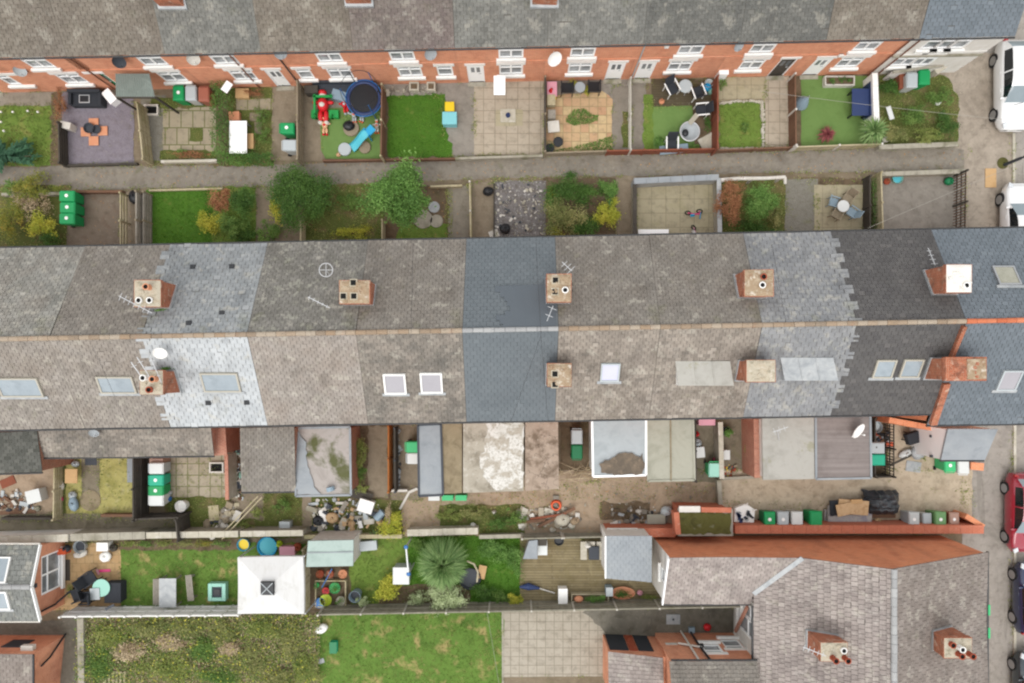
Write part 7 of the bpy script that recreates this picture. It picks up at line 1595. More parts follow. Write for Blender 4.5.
# yards right of the greenish roof
crate(707, 422, .85, .35, .8, M['rose'], 'pink-brown box at the house wall in the dark yard'); bin_at(714.5, 470, 'mint', 'mintpale', label='mint bin at the foot of the mossy pale wall', group=BG, sticker=False); crate(700, 452.5, .5, .55, .5, M['whitebin'], 'white box in the dark yard left of the mossy wall', 'box', 'storage_box', .1); sack(697.5, 443, .22, .25, .4, M['palegrey'], 'grey-white bundle above the white box', 'bundle', 'bundle'); sack(697, 434, .12, .14, .3, M['red'], 'small red object at the fence in the dark yard', 'ball', 'ball'); pot_plant(716, 460, .12, .2, M['purple'] if 'purple' in M else M['pink'], L['purple'], 'small purple plant above the mint bin', 40, .05, .2)
pot_plant(728, 432, .24, .35, M['black'], L['bright'], 'bright green shrub in a black pot right of the mossy wall', 320, .09, .5); crate(727, 455, .32, .5, .6, M['whitebin'], 'narrow white box below the potted shrub', 'box', 'storage_box'); rubble('plant pots and clutter in the small yard', 0, 0, 0, 0, 40, [M['terra'], M['dark'], M['yellow'], M['wood']], .06, .2, 'clutter', 'clutter', [(724, 465), (735, 465), (735, 476), (724, 476)]); bush(747, 452, 3, 14, .8, L['weed'], 'thin climbing plant against the brick pier wall', n=260, leaf=.06, name='plant', cat='plant')
# brick wall row with bins
wall((606, 533), (676, 533), 1.2, .45, 'white-topped and red brick wall left of the mossy outhouse', BRK['painted'], None, group=YG); board(622, 532, 1.55, .42, M['render'], 'white painted slab lying on the left end of the red wall', 'slab', 'wall_slab', z=1.2, th=.05)
wall((735, 529.5), (984, 529.5), 1.25, .42, 'long painted red brick wall behind the row of bins', BRK['painted'], BRK['painted'], group=YG, over=.0); wall((966, 516), (984, 527), 1.1, .25, 'sloping brick wall end beside the pavement', BRK['orange2'], BRK['orange2'], group=YG, over=.0)
def xmo(r, c): 
    sheet(r, [(679, 512), (731, 513), (731, 534), (680, 534)], 1.93, M['mosscap'], 'moss', .06)
    MB().bar(P3(679, 509, 1.95), P3(700, 509, 1.95), .3, .12).build('white_slab', M['render'], r); MB().bar(P3(701, 509.5, 1.95), P3(731, 510, 1.95), .25, .12).build('brick_edge', BRK['painted'], r)
    MB().bar(P3(675, 511, 1.7), P3(677, 533, 1.7), .26, .6).build('brick_pier', BRK['painted'], r)
outhouse('small brick outhouse with a thick moss roof', [(678, 536), (733, 536), (733, 509), (678, 508)], 1.9, M['felt'], BRK['painted'], extra=xmo)
def bulk():
    x, y = P(745, 516, .7); r = thing('bulk_bag', 'white builders bulk bag full of scrap beside the mossy outhouse', 'bag', (x, y, 0)); q = [(-.55, -.35), (.5, -.42), (.58, .3), (.1, .62), (-.5, .4)]; MB().hexa([(x + a * .85, y + b * .85, 0) for a, b in q], [(x + a, y + b, .62) for a, b in q]).build('sack', M['white'], r, bevel=.06)
    f = MB()
    for k in range(14): f.obox((x + R.uniform(-.35, .35), y + R.uniform(-.25, .25), .6), R.uniform(.1, .35), R.uniform(.06, .2), .1, R.uniform(0, 3), mi=k % 3)
    f.build('contents', [M['navy'], M['palegrey'], M['dark']], r)
    for a, b in ((-.5, .35), (.1, .6), (.5, .3)): t = MB(); t.tube([(x + a, y + b, .6), (x + a * 1.15, y + b * 1.15, .8), (x + a * .8, y + b * .9, .62)], .03, 6); t.build('strap', M['white'], r)
bulk()
for (x, m, lm, st, s, lb) in ((770, 'dkgreen', 'green', True, 1, 'dark green bin right of the white bulk bag'), (783.5, 'palegrey', 'palegrey', True, 1, 'pale grey bin next to the dark green bin by the red wall'), (797.5, 'greybin', 'whitebin', False, 1, 'paler bin, right one of a grey pair by the red wall'), (816.5, 'green', 'green', False, 1.08, 'bright green bin beside the stacked mattresses'), (914.5, 'palegrey', 'greybin', True, .95, 'grey bin right of the black sheet by the red wall'), (927.5, 'greybin', 'palegrey', False, .8, 'smallest grey bin by the red wall'), (941, 'olive', 'olive', True, 1, 'olive green bin by the red wall'), (954.5, 'brownbin', 'brownpale', True, .9, 'brown bin at the right end of the row by the red wall')):
    bin_at(x, 519, m, lm, label=lb, group=BG, sticker=st, s=s, rot=math.pi)
def pile():
    for k, (dx, dy, w, d, z, t, m, rt, lb) in enumerate(((0, -.35, 2.4, .95, .0, .22, 'mattress', -.03, 'stained mattress at the bottom of the stack by the red wall'), (.05, -.1, 2.3, .9, .24, .2, 'mattress', -.07, 'grey-mauve mattress on top of the stained one'), (-.1, .35, 1.9, .8, .48, .08, 'charc', .06, 'dark sheet of packaging on the mattresses'), (.1, .38, 1.55, .75, .6, .1, 'card', -.08, 'large flattened cardboard box on the mattresses'), (-.35, .3, .95, .62, .74, .06, 'card', .2, 'smaller cardboard sheet on top of the stack'), (.2, .7, .6, .22, .72, .1, 'woodtan', .03, 'tan strip of cardboard at the back of the stack'))):
        x, y = P(848, 513, .3); MB().obox((x + dx, y + dy, z), w, d, t, rt).build('mattress' if m == 'mattress' else 'cardboard_sheet', M[m], bevel=.05 if m == 'mattress' else .01, label=lb, cat='mattress' if m == 'mattress' else 'cardboard')
pile()
def tarp():
    x, y = P(887, 504, .9); r = thing('covered_pile', 'pile of furniture under a glossy black sheet', 'covered pile', (x, y, 0)); mb = MB(); n = 14; Wd, Dp = 1.85, 1.25
    g = lambda i, j: Vector((x - Wd / 2 + Wd * i / n + .03 * math.sin(j * 1.7), y - Dp / 2 + Dp * j / n + .03 * math.sin(i * 2.1), .95 * min(1, 3.2 * min(i, n - i) / n + .12) ** .5 * min(1, 3 * min(j, n - j) / n + .25) ** .5 + .05 * math.sin(i * 1.3 + j * .8) + .03 * math.sin(j * 2.7)))
    for i in range(n):
        for j in range(n): mb.face([g(i, j), g(i + 1, j), g(i + 1, j + 1), g(i, j + 1)], .5)
    mb.build('sheet', M['tarp'], r, smooth=True); MB().obox((x + .1, y - .75, 0), 1.5, .25, .18).build('timber', M['woodbrown'], r)
tarp(); sack(878, 521, .2, .16, .3, M['card'], 'small brown bundle left of the grey bin', 'bundle', 'bundle')
# ------------------------------------------------------------------ brick gable house at the left edge
def gable_house(label, x0, xr, yN, yS, ymid, ze, zr, roof, wallm, west=-60, wins=None, extra=None, barge=True):
    """ridge runs left-right; its gable faces right. xr: measured gable verge x at ridge, eave lines yN,yS measured at eave"""
    XE = P(xr, 0, zr)[0]; XW = P(west, 0, ze)[0]; YN = P(0, yN, ze)[1]; YS = P(0, yS, ze)[1]; YM = (YN + YS) / 2; r = thing('house', label, 'house', ((XE + XW) / 2, YM, 0))
    rb = MB(); o = .12
    tile_slope(rb, (XW, YS, ze), (XE, YS, ze), (XE, YM, zr), (XW, YM, zr), .34, .24); tile_slope(rb, (XE, YN, ze), (XW, YN, ze), (XW, YM, zr), (XE, YM, zr), .34, .24); rb.build('roof', roof, r)
    rr = MB(); ridge_run(rr, (XW, YM, zr + .03), (XE, YM, zr + .03)); rr.build('ridge', M['ridgegrey'], r)
    XG = XE - .12; fr = Fr((XG, YS + o), (XG, YN - o)); ops = []
    if wins:
        for w_ in wins: ops.append(window(fr, *w_, r, lintel=False, sill=True, panes=2)[1])
    wb = MB(); wall_open(wb, fr, 0, ze - .12, ops); a, b = fr.w(0, ze - .12), fr.w(fr.L, ze - .12); wb.face([a, b, (XG, YM, zr - .1)])
    wb.face([(XW, YS + o, 0), (XG, YS + o, 0), (XG, YS + o, ze - .12), (XW, YS + o, ze - .12)]); wb.face([(XG, YN - o, 0), (XW, YN - o, 0), (XW, YN - o, ze - .12), (XG, YN - o, ze - .12)]); wb.build('wall', wallm, r)
    if barge:
        for y in (YN, YS): MB().bar((XE + .01, y, ze - .05), (XE + .01, YM, zr - .05), .05, .18).build('bargeboard', M['upvc'], r)
    for y, s in ((YN, 1), (YS, -1)): MB().tube([(XW, y + .05 * s, ze - .06), (XE, y + .05 * s, ze - .06)], .05, 8).build('gutter', M['offwhite'], r)
    if extra: extra(r, fr, plane3((XW, YS, ze), (XE, YS, ze), (XE, YM, zr)), plane3((XE, YN, ze), (XW, YN, ze), (XE, YM, zr)))
    return r
def xg(r, fr, pS, pN):
    roofwin(r, pN, 1, 570, 16, 24, name='skylight'); roofwin(r, pS, 1, 600, 16, 20, name='skylight')
    mb = MB(); mb.tube([fr.w(.3, 1.9, .1), fr.w(.3, .9, .12), fr.w(.35, .8, .12), fr.w(.9, .15, .6)], .05, 8); mb.build('downpipe', M['black'], r)
    MB().obox(fr.w(fr.L * .48, 2.2, .03), .1, .2, .14).build('vent', M['dark'], r)
gable_house('brick house with white gable window and bargeboards at the left edge', 0, 31, 545, 621, 583, 2.1, 2.7, T['greyflat'], BRK['orange'], wins=[(2.0, .35, 1.95, 1.45)], extra=xg)
def hip_wing():
    c = [P3(*q, 1.9) for q in ((-60, 720), (33, 720), (40, 650), (-60, 650))]; r = thing('house', 'brick outbuilding with grey roof in the bottom left corner', 'house', tuple((c[0] + c[2]) / 2 * 1.0)); r.location.z = 0; ORG[r.name] = Vector(r.location)
    rb = MB(); tile_slope(rb, c[0], c[1], c[2] + Vector((0, 0, .5)), c[3] + Vector((0, 0, .5)), .3, .2); rb.build('roof', T['pinkdark'], r); ins = [c[0], c[1] + Vector((0, 0, 0)), c[2], c[3]]
    wb = MB(); wb.hexa([(p.x, p.y, 0) for p in ins], [p - Vector((0, 0, .1)) for p in ins]); wb.face([(ins[2].x, ins[2].y, 1.8), (ins[3].x, ins[3].y, 1.8), (ins[3].x, ins[3].y, 2.38), (ins[2].x, ins[2].y, 2.38)]); wb.face([(ins[1].x, ins[1].y, 1.8), (ins[2].x, ins[2].y, 1.8), (ins[2].x, ins[2].y, 2.38)]); wb.build('wall', BRK['orange'], r)
    g = MB(); g.tube([ins[1] + Vector((.06, 0, .05)), ins[2] + Vector((.06, 0, .55))], .05, 8); g.build('gutter', M['black'], r); d = MB(); d.tube([ins[2] + Vector((.06, -.8, .0)), ins[2] + Vector((.1, -.6, -.6)), ins[2] + Vector((.1, .1, -1.8))], .05, 8); d.build('downpipe', M['black'], r); MB().obox((ins[2].x - .6, ins[2].y + .12, 1.75), .6, .25, .25).build('hopper', M['offwhite'], r)
    fr = Fr((ins[3].x, ins[3].y), (ins[2].x, ins[2].y), flip=True); d = MB(); fbox(d, fr, fr.L - 2.2, fr.L - 1.1, .7, 1.6, -.02, .04); d.build('window', M['dark'], r)
hip_wing()
patch('side_path', 'wetconc', [(-60, 622), (62, 620), (66, 606), (84, 606), (82, 760), (-60, 760)], 2); patch('patio', 'slab_tan', [(30, 543), (121, 543), (121, 610), (50, 610)], 3, .02)
p = patch('lawn', 'lawn2', (119, 543, 306, 612), 2)[0]; LAWN2.append(p); patch('border', 'soil', (119, 538, 238, 550), 3, .06)
# tan patio things
GP = 'items on the tan patio'
def satchair(px, py, rot, m, lb): inst(('chair', m), lambda: make_chair(M[m], M[m]), (*P(px, py, .5), 0), rot, lb, 'black chairs on the tan patio', scale=1.15)
bowl(79, 547, .32, .35, M['palegrey'], 'round grey basin by the coped wall', 'basin', 'basin', inner=M['dark']); sack(80, 554, .38, .2, .3, M['offwhite'], 'white cloth bundle below the round basin', 'cloth', 'cloth_bundle', .3); crate(102, 547, .6, .45, .5, M['white'], 'white box by the coped wall above the tan patio', 'box', 'storage_box'); sack(105, 557, .32, .28, .35, M['white'], 'white crumpled sack below the white box', 'sack', 'sack', .4); sack(113, 548, .2, .2, .4, M['wooddark'], 'dark plant pot right of the white box', 'pot', 'pot'); board(105, 570.5, .58, .14, M['pink'], 'bright pink mat strip on the tan patio', 'mat', 'mat', .05, th=.04); board(98, 572, .1, .3, M['rose'], 'short pale pink piece left of the pink strip', 'toy', 'toy_piece', .4)
crate(60, 552, .55, .3, .5, M['orange'], 'orange box against the brick gable', rot=.05); sack(66, 549, .18, .2, .5, M['dark'], 'dark pot right of the orange box', 'pot', 'pot'); board(67, 570, .34, 1.1, M['wooddark'], 'dark doormat strip below the gable window', 'mat', 'mat', th=.02)
satchair(90, 578, 2.2, 'charc', 'black chair at the upper left of the patio set'); satchair(77, 595, -1.2, 'charc', 'black chair nearest the brick gable'); satchair(86, 597, -1.5, 'charc', 'black chair in the middle of the patio set')
crate(112.5, 593, .85, 1.05, .6, M['charc'], 'large black storage chest at the lawn edge of the patio', 'chest', 'storage_chest'); inst('gtable', lambda: make_round_table(M['mintpale'], M['dark'], .45, .7), (*P(101, 588, .7), 0), 0, 'green mottled round table between black chest and chairs'); board(95, 594, .5, .6, M['palegrey'], 'pale grey tray lying over a black chair', 'tray', 'tray', .05, z=.72, th=.03); sack(85, 583, .22, .12, .2, M['white'], 'white cloth on the patio chair', 'cloth', 'cloth_bundle'); z = None
bush(71, 590, 4, 7, .4, L['weed'], 'small weeds by the brick gable corner', n=160, leaf=.06, name='plant', cat='plant')
# lawn furniture
inst('ltable', lambda: make_rect_table(M['lead'], M['woodgrey'], .88, 1.5, .72), (*P(167.5, 593, .72), 0), 0, 'grey garden table on the long lawn'); inst('bench', lambda: make_bench(M['woodgrey'], 1.35, .34), (*P(156, 592, .44), 0), 1.57, 'grey bench left of the garden table', 'benches on the long lawn'); inst('bench', None, (*P(189.5, 588, .44), 0), 1.67, 'grey bench standing apart right of the garden table', 'benches on the long lawn')
def gasfire():
    x, y = P(216.5, 592.5, .4); r = thing('fire_table', 'square turquoise tray table with dark middle on the long lawn', 'fire table', (x, y, 0)); q = MB()
    for s in (-1, 1): q.obox((x + s * .36, y, .0), .2, .92, .38).obox((x, y + s * .37, 0), .52, .18, .38)
    q.build('surround', M['mintpale'], r, bevel=.02); MB().obox((x, y, 0), .54, .56, .3).build('basin', M['dark'], r); MB().obox((x, y, .3), .3, .3, .05).build('burner', M['black'], r)
gasfire()
def gazebo():
    zc, zp = 2.2, 2.62; c = [P3(*q, zc) for q in ((237.5, 614), (304, 614), (303, 556.5), (237.5, 557.5))]; ap = sum(c, Vector()) / 4; ap.z = zp; r = thing('gazebo', 'white square garden gazebo with peaked canopy', 'gazebo', (ap.x, ap.y, 0)); mb = MB(); n = 8
    for k in range(4):
        a, b = c[k], c[(k + 1) % 4]
        for i in range(n):
            for j in range(n):
                def g(u, v):
                    q = a.lerp(b, u).lerp(ap, v); q.z -= .12 * math.sin(u * math.pi) * (1 - v) ** 2 * .6 + .10 * v * (1 - v); return q
                f = [g(i / n, j / n), g((i + 1) / n, j / n), g((i + 1) / n, (j + 1) / n), g(i / n, (j + 1) / n)]
                mb.face(f if j < n - 1 else f[:3], .5)
        e = [a.lerp(b, i / n) - Vector((0, 0, .12 * math.sin(i / n * math.pi) * .6)) for i in range(n + 1)]
        for i in range(n): mb.face([e[i] - Vector((0, 0, .2 + .03 * (i % 2))), e[i + 1] - Vector((0, 0, .2 + .03 * ((i + 1) % 2))), e[i + 1], e[i]], .5)
    cn = mb.build('canopy', M['canvas'], r, smooth=False)
    vt = MB(); s = .34; vt.hexa([ap + Vector((dx * s, dy * s, -.02)) for dx, dy in ((-1, -1), (1, -1), (1, 1), (-1, 1))], [ap + Vector((dx * s * .9, dy * s * .9, .08)) for dx, dy in ((-1, -1), (1, -1), (1, 1), (-1, 1))]); vt.build('vent', M['black'], cn)
    for dx, dy in ((-1, -1), (1, -1), (1, 1), (-1, 1)): MB().bar(ap + Vector((0, 0, .1)), ap + Vector((dx * s * .85, dy * s * .85, .1)), .035, .02).build('vent_rib', M['palegrey'], cn)
    for p in c: MB().bar((p.x * .995, p.y, 0), (p.x * .995, p.y, zc - .02), .05).build('pole', M['steel'], r)
gazebo()
bowl(243, 545, .32, .3, M['cyan'], 'round sand tray with coloured toys at the lawn corner', 'tray', 'toy_tray', inner=M['yellow']); bowl(267, 547, .52, .28, M['cyan'], 'bright blue paddling pool behind the gazebo', 'paddling pool', 'paddling_pool', inner=M['turq'], n=28); sack(279, 544, .16, .2, .35, M['lime'], 'small yellow toy right of the paddling pool', 'toy', 'toy'); sack(297, 547, .22, .22, .4, M['terra'], 'reddish pot in the corner behind the gazebo', 'pot', 'pot'); crate(287, 551, .8, .45, .4, M['rose'], 'pale pink toy box behind the gazebo', 'toy box', 'toy_box')
for i, (x, w, m) in enumerate(((130, 12, 'weed'), (146, 12, 'mid'), (166, 12, 'weed'), (186, 12, 'bramble'), (204, 12, 'autumn'), (224, 12, 'mid'))): bush(x, 543.5, w, 4, .4, L[m], ('weeds at the left end of the lawn border', 'green plants beside them in the lawn border', 'scrubby plants in the middle of the lawn border', 'brownish plants right of the middle of the lawn border', 'orange-flecked plants in the lawn border', 'green plants at the gazebo end of the lawn border')[i], n=260, leaf=.06, name='plant', cat='plant')
BF = 'fences of the bottom gardens'
def pfence(p0, p1, label, bm, pm, h=1.5, span=2.1): return fence(p0, p1, h, label, bm, pm, group=BF, span=span, frac=1.0)
pfence((60, 617), (238, 615.5), 'white board fence between long lawn and overgrown garden', M['whitepanel'], M['whitepanel'], span=.85)
pfence((318, 615), (745, 607), 'long grey board fence with white concrete posts', M['greypanel'], M['concpost'])
fence((305, 548), (305, 612), 1.3, 'pale vertical board fence right of the gazebo', M['woodpale'], group=BF); board(110, 607, .5, .12, M['dark'], 'dark slat hooked on the white fence', rot=.5, z=1.5)
pfence((522, 539), (562, 538), 'grey board fence above the left half of the decking', M['greypanel'], M['concpost'], 1.2); pfence((564, 538), (606, 537), 'grey board fence above the right half of the decking', M['greypanel'], M['concpost'], 1.0)
# shed and middle garden
p = patch('lawn', 'lawn3', (345, 538, 410, 606), 2)[0]; LAWN2.append(p); p = patch('lawn', 'lawn', [(408, 536), (526, 536), (524, 606), (470, 606), (440, 600), (408, 606)], 1)[0]; LAWN.append(p); patch('soil', 'soil', (306, 565, 350, 610), 3); patch('soil', 'soil', (380, 585, 470, 606), 4, .1)
def shed():
    r, c, ro = outhouse('garden shed with pale green roof sheet', [(306, 567), (353, 566), (353.5, 540), (308, 541)], 2.1, M['shedroof'], M['offwhite'], hz=[2.0, 2.0, 2.25, 2.25], name='shed', cat='shed', ov=.04)
    MB().bar(c[0].lerp(c[3], .55) + Vector((0, 0, .02)), c[1].lerp(c[2], .55) + Vector((0, 0, .02)), .05, .03).build('batten', M['slatefelt'], r)
shed(); crate(368, 546, .9, .5, .4, M['palegrey'], 'pale grey low box right of the shed', 'box', 'storage_box', .1)
for (x, y, r, pm, fm, lb, nn) in ((319, 575, .2, 'terra', 'russet', 'terracotta pot with dead stalks, left of three below the shed', 50), (329, 575, .2, 'terra', 'twig', 'terracotta pot, middle of three below the shed', 50), (342, 575, .22, 'terralight', 'russet', 'terracotta pot, right of three below the shed', 50), (316, 586, .13, 'kidgreen', 'mid', 'small green pot below the terracotta pots', 40), (325, 592, .18, 'red', 'purple', 'red pot in the raised bed', 60), (334, 589, .28, 'kidgreen', 'bright', 'green pot with bright leaves in the raised bed', 140), (325, 601, .3, 'lime', 'yellow', 'lime green tub at the fence', 90), (340, 602, .24, 'coping', 'bright', 'stone pot with green leaves at the fence', 120), (319, 604, .26, 'blue', None, 'blue tub at the corner by the board fence', 0)):
    pot_plant(x, y, r, .32, M[pm], L[fm] if fm else None, lb, nn, .06, .25)
def rbed():
    x, y = P(332, 594); r = thing('raised_bed', 'timber framed raised bed full of pots', 'raised bed', (x, y, 0)); q = MB()
    for s in (-1, 1): q.obox((x + s * .78, y + .1, 0), .06, 1.4, .3).obox((x, y + .1 + s * .68, 0), 1.5, .06, .3)
    q.build('frame', M['woodpale'], r); MB().obox((x, y + .1, 0), 1.48, 1.28, .12).build('soil', G['soil'], r)
rbed(); bowl(354.5, 597, .3, .7, M['greyblue'], 'blue-grey water butt by the raised bed', 'water butt', 'water_butt', inner=M['dark']); board(327, 578, .06, 1.1, M['blue'], 'blue stick leaning among the terracotta pots', 'stick', 'stick', -.5, z=.4)
bush(361, 601, 7, 6, .7, L['grey'], 'pale variegated shrub at the board fence right of the water butt', n=380, leaf=.08); bush(388, 588, 15, 13, .9, L['yellow'], 'large golden shrub at the board fence', n=1500, leaf=.1, clumps=26); bush(417, 597, 11, 8, .7, L['grey'], 'small grey-green shrub right of the golden shrub', n=500, leaf=.07); bush(447, 597, 19, 15, 1.3, L['grey'], 'large variegated shrub below the spiky plant', n=1900, leaf=.08, clumps=30, fill=.55)
spiky(443, 563, 26, 1.8, L['yucca'], 'large spiky green cordyline in the bottom garden', n=2600, th=.8, w=.032); spiky(374, 536, 6, .7, L['yucca'], 'small fern-like tuft by the timber edge', n=60, th=.1, w=.05)
def hutch():
    x, y = P(401, 576, .9); r = thing('cabinet', 'pale grey cabinet beside the white pole', 'cabinet', (x, y, 0)); MB().obox((x, y, 0), .78, .82, .85).build('body', M['palegrey'], r, bevel=.02); MB().obox((x, y, .85), .84, .88, .05).build('lid', M['whitebin'], r, bevel=.015)
hutch()
def swing():
    r = thing('washing_pole', 'white pole with bright blue ends beside the grey cabinet', 'pole', (*P(407, 562), 0)); a, b = P3(406, 547, 1.9), P3(408.5, 574, 1.9); MB().bar(a, b, .07).build('crossbar', M['steel'], r)
    for p in (a, b): MB().lathe((p.x, p.y, 1.84), [(.09, 0), (.11, .07), (.08, .12)], 14).build('end_cap', M['blue'], r); MB().bar((p.x, p.y, 0), p, .06).build('post', M['steel'], r)
swing()
bowl(470, 579, .55, .3, M['dark'], 'black round pond tub right of the spiky plant', 'tub', 'tub', inner=M['dark'], n=26); MB().tube([P3(467, 561, .9), P3(474, 564, .9), P3(478, 572, .9), P3(477, 582, .9)], .05, 8).build('arched_hoop', M['cream'], label='pale curved hoop beside the black tub', cat='hoop'); board(482, 572, .4, .7, M['woodtan'], 'tan board behind the pale hoop', rot=-.2, z=.2)
for (x, y, rx, ry, h, m, n, lb) in ((484, 592, 13, 9, .6, 'dark', 600, 'dark shrub at the board fence right of the variegated one'), (502, 597, 10, 8, .5, 'mid', 420, 'green shrub at the board fence near the decking'), (514, 599, 8, 8, .6, 'yellow', 420, 'golden flowering shrub at the decking corner'), (495, 550, 18, 12, .5, 'bright', 900, 'lush green growth on the dense lawn'), (515, 560, 10, 18, .6, 'bright', 800, 'lush green shrub along the decking edge'), (420, 545, 10, 8, .6, 'mid', 400, 'green shrub behind the white pole')): bush(x, y, rx, ry, h, L[m], lb, n=n, leaf=.08)
# decking
patch('decking', 'deck', (520, 537, 660, 608), 5, .005); 
def decklines(): pass
r_ = outhouse('grey low cupboard at the corner of the decking', [(523, 559), (537.5, 559), (537.5, 540), (529, 541)], 1.2, M['slatefelt'], M['woodgrey'], name='store_cupboard', cat='cupboard'); crate(542.5, 548, .5, .75, .8, M['orange'], 'white and orange bin right of the low cupboard', 'box', 'storage_box', lidm=M['whitebin']); crate(542.5, 542.5, .45, .35, 1.0, M['wooddark'], 'dark box behind the white and orange bin'); bowl(559, 541, .24, .3, M['dark'], 'black round tub at the fence on the decking', 'tub', 'tub', inner=M['black'])
def doll():
    r = thing('bench', 'pale bench with a dark grey cushion beside the grey lean-to', 'bench', (*P(592, 552), 0)); x, y = P(592, 551, .5); 
    for dx in (-.42, .0, .42): MB().obox((x + dx, y, .38), .34, .95, .08).build('seat', M['coping'], r, bevel=.02)
    MB().obox((x + .1, y - .1, .46), .55, .7, .1).build('cushion', M['dark'], r, bevel=.03)
    for dx in (-.5, .5):
        for dy in (-.4, .4): MB().bar((x + dx, y + dy, 0), (x + dx, y + dy, .38), .06).build('leg', M['coping'], r)
doll(); sack(588, 545, .2, .18, .65, M['offwhite'], 'small white bundle on the pale bench', 'bundle', 'bundle')
def parasol():
    x, y = P(532, 588.5, .3); r = thing('parasol', 'folded navy parasol with pale pole lying on the decking', 'parasol', (x, y, .05)); MB().tube([(x - .65, y + .05, .2), (x - .2, y + .08, .22), (x + .4, y - .02, .2)], [.05, .2, .06], 10).build('canopy', M['navy'], r); MB().tube([(x + .3, y, .18), (x + 1.2, y - .3, .12)], .035, 8).build('pole', M['offwhite'], r)
parasol(); crate(563, 596.5, .48, .8, .6, M['white'], 'white box at the board fence on the decking', 'box', 'storage_box'); 
def trough():
    x, y = P(590, 598, .35); r = thing('wall_planter', 'pale trough with green plants and a pumpkin-orange pot on the decking', 'planter', (x, y, 0)); q = MB()
    for s in (-1, 1): q.obox((x, y + s * .2, 0), 1.95, .05, .4).obox((x + s * .95, y, 0), .05, .35, .4)
    q.build('trough', M['cream'], r); MB().obox((x, y, 0), 1.84, .34, .3).build('soil', G['soil'], r); MB().blob((x - .6, y - .02, .45), .24, .18, .16, 14, 8).build('pot', M['terralight'], r, smooth=True)
    for dx in (-.1, .25, .6): p, t = crown_points((x + dx, y, .5), (.28, .24, .2), 190, 6, .4, .2); np_mesh('plant', leaf_quads(p, .07, .5), 4, t, L['bright'], r)
trough()
crate(609.5, 592, .36, .46, .6, M['greyblue'], 'pale blue box beside the oval planter', 'box', 'storage_box', lidm=M['palegrey'])
def oval():
    x, y = P(623, 593.5, .35); r = thing('oval_planter', 'oval orange planter with dark green plants by the white gable', 'planter', (x, y, 0)); MB().lathe((x, y, 0), [(.5, 0), (.6, .32), (.64, .32), (.58, .22)], 26, sy=.52).build('trough', M['terralight'], r); p, t = crown_points((x, y, .4), (.5, .25, .14), 380, 10, .35, .2); np_mesh('plant', leaf_quads(p, .07, .5), 4, t, L['dark'], r)
oval(); sack(640, 593, .16, .14, .3, M['rose'], 'pale pink ball right of the oval planter', 'ball', 'ball'); bush(650, 597, 9, 4, .35, L['weed'], 'strip of grass at the foot of the white gable', n=220, leaf=.06, name='plant', cat='plant')
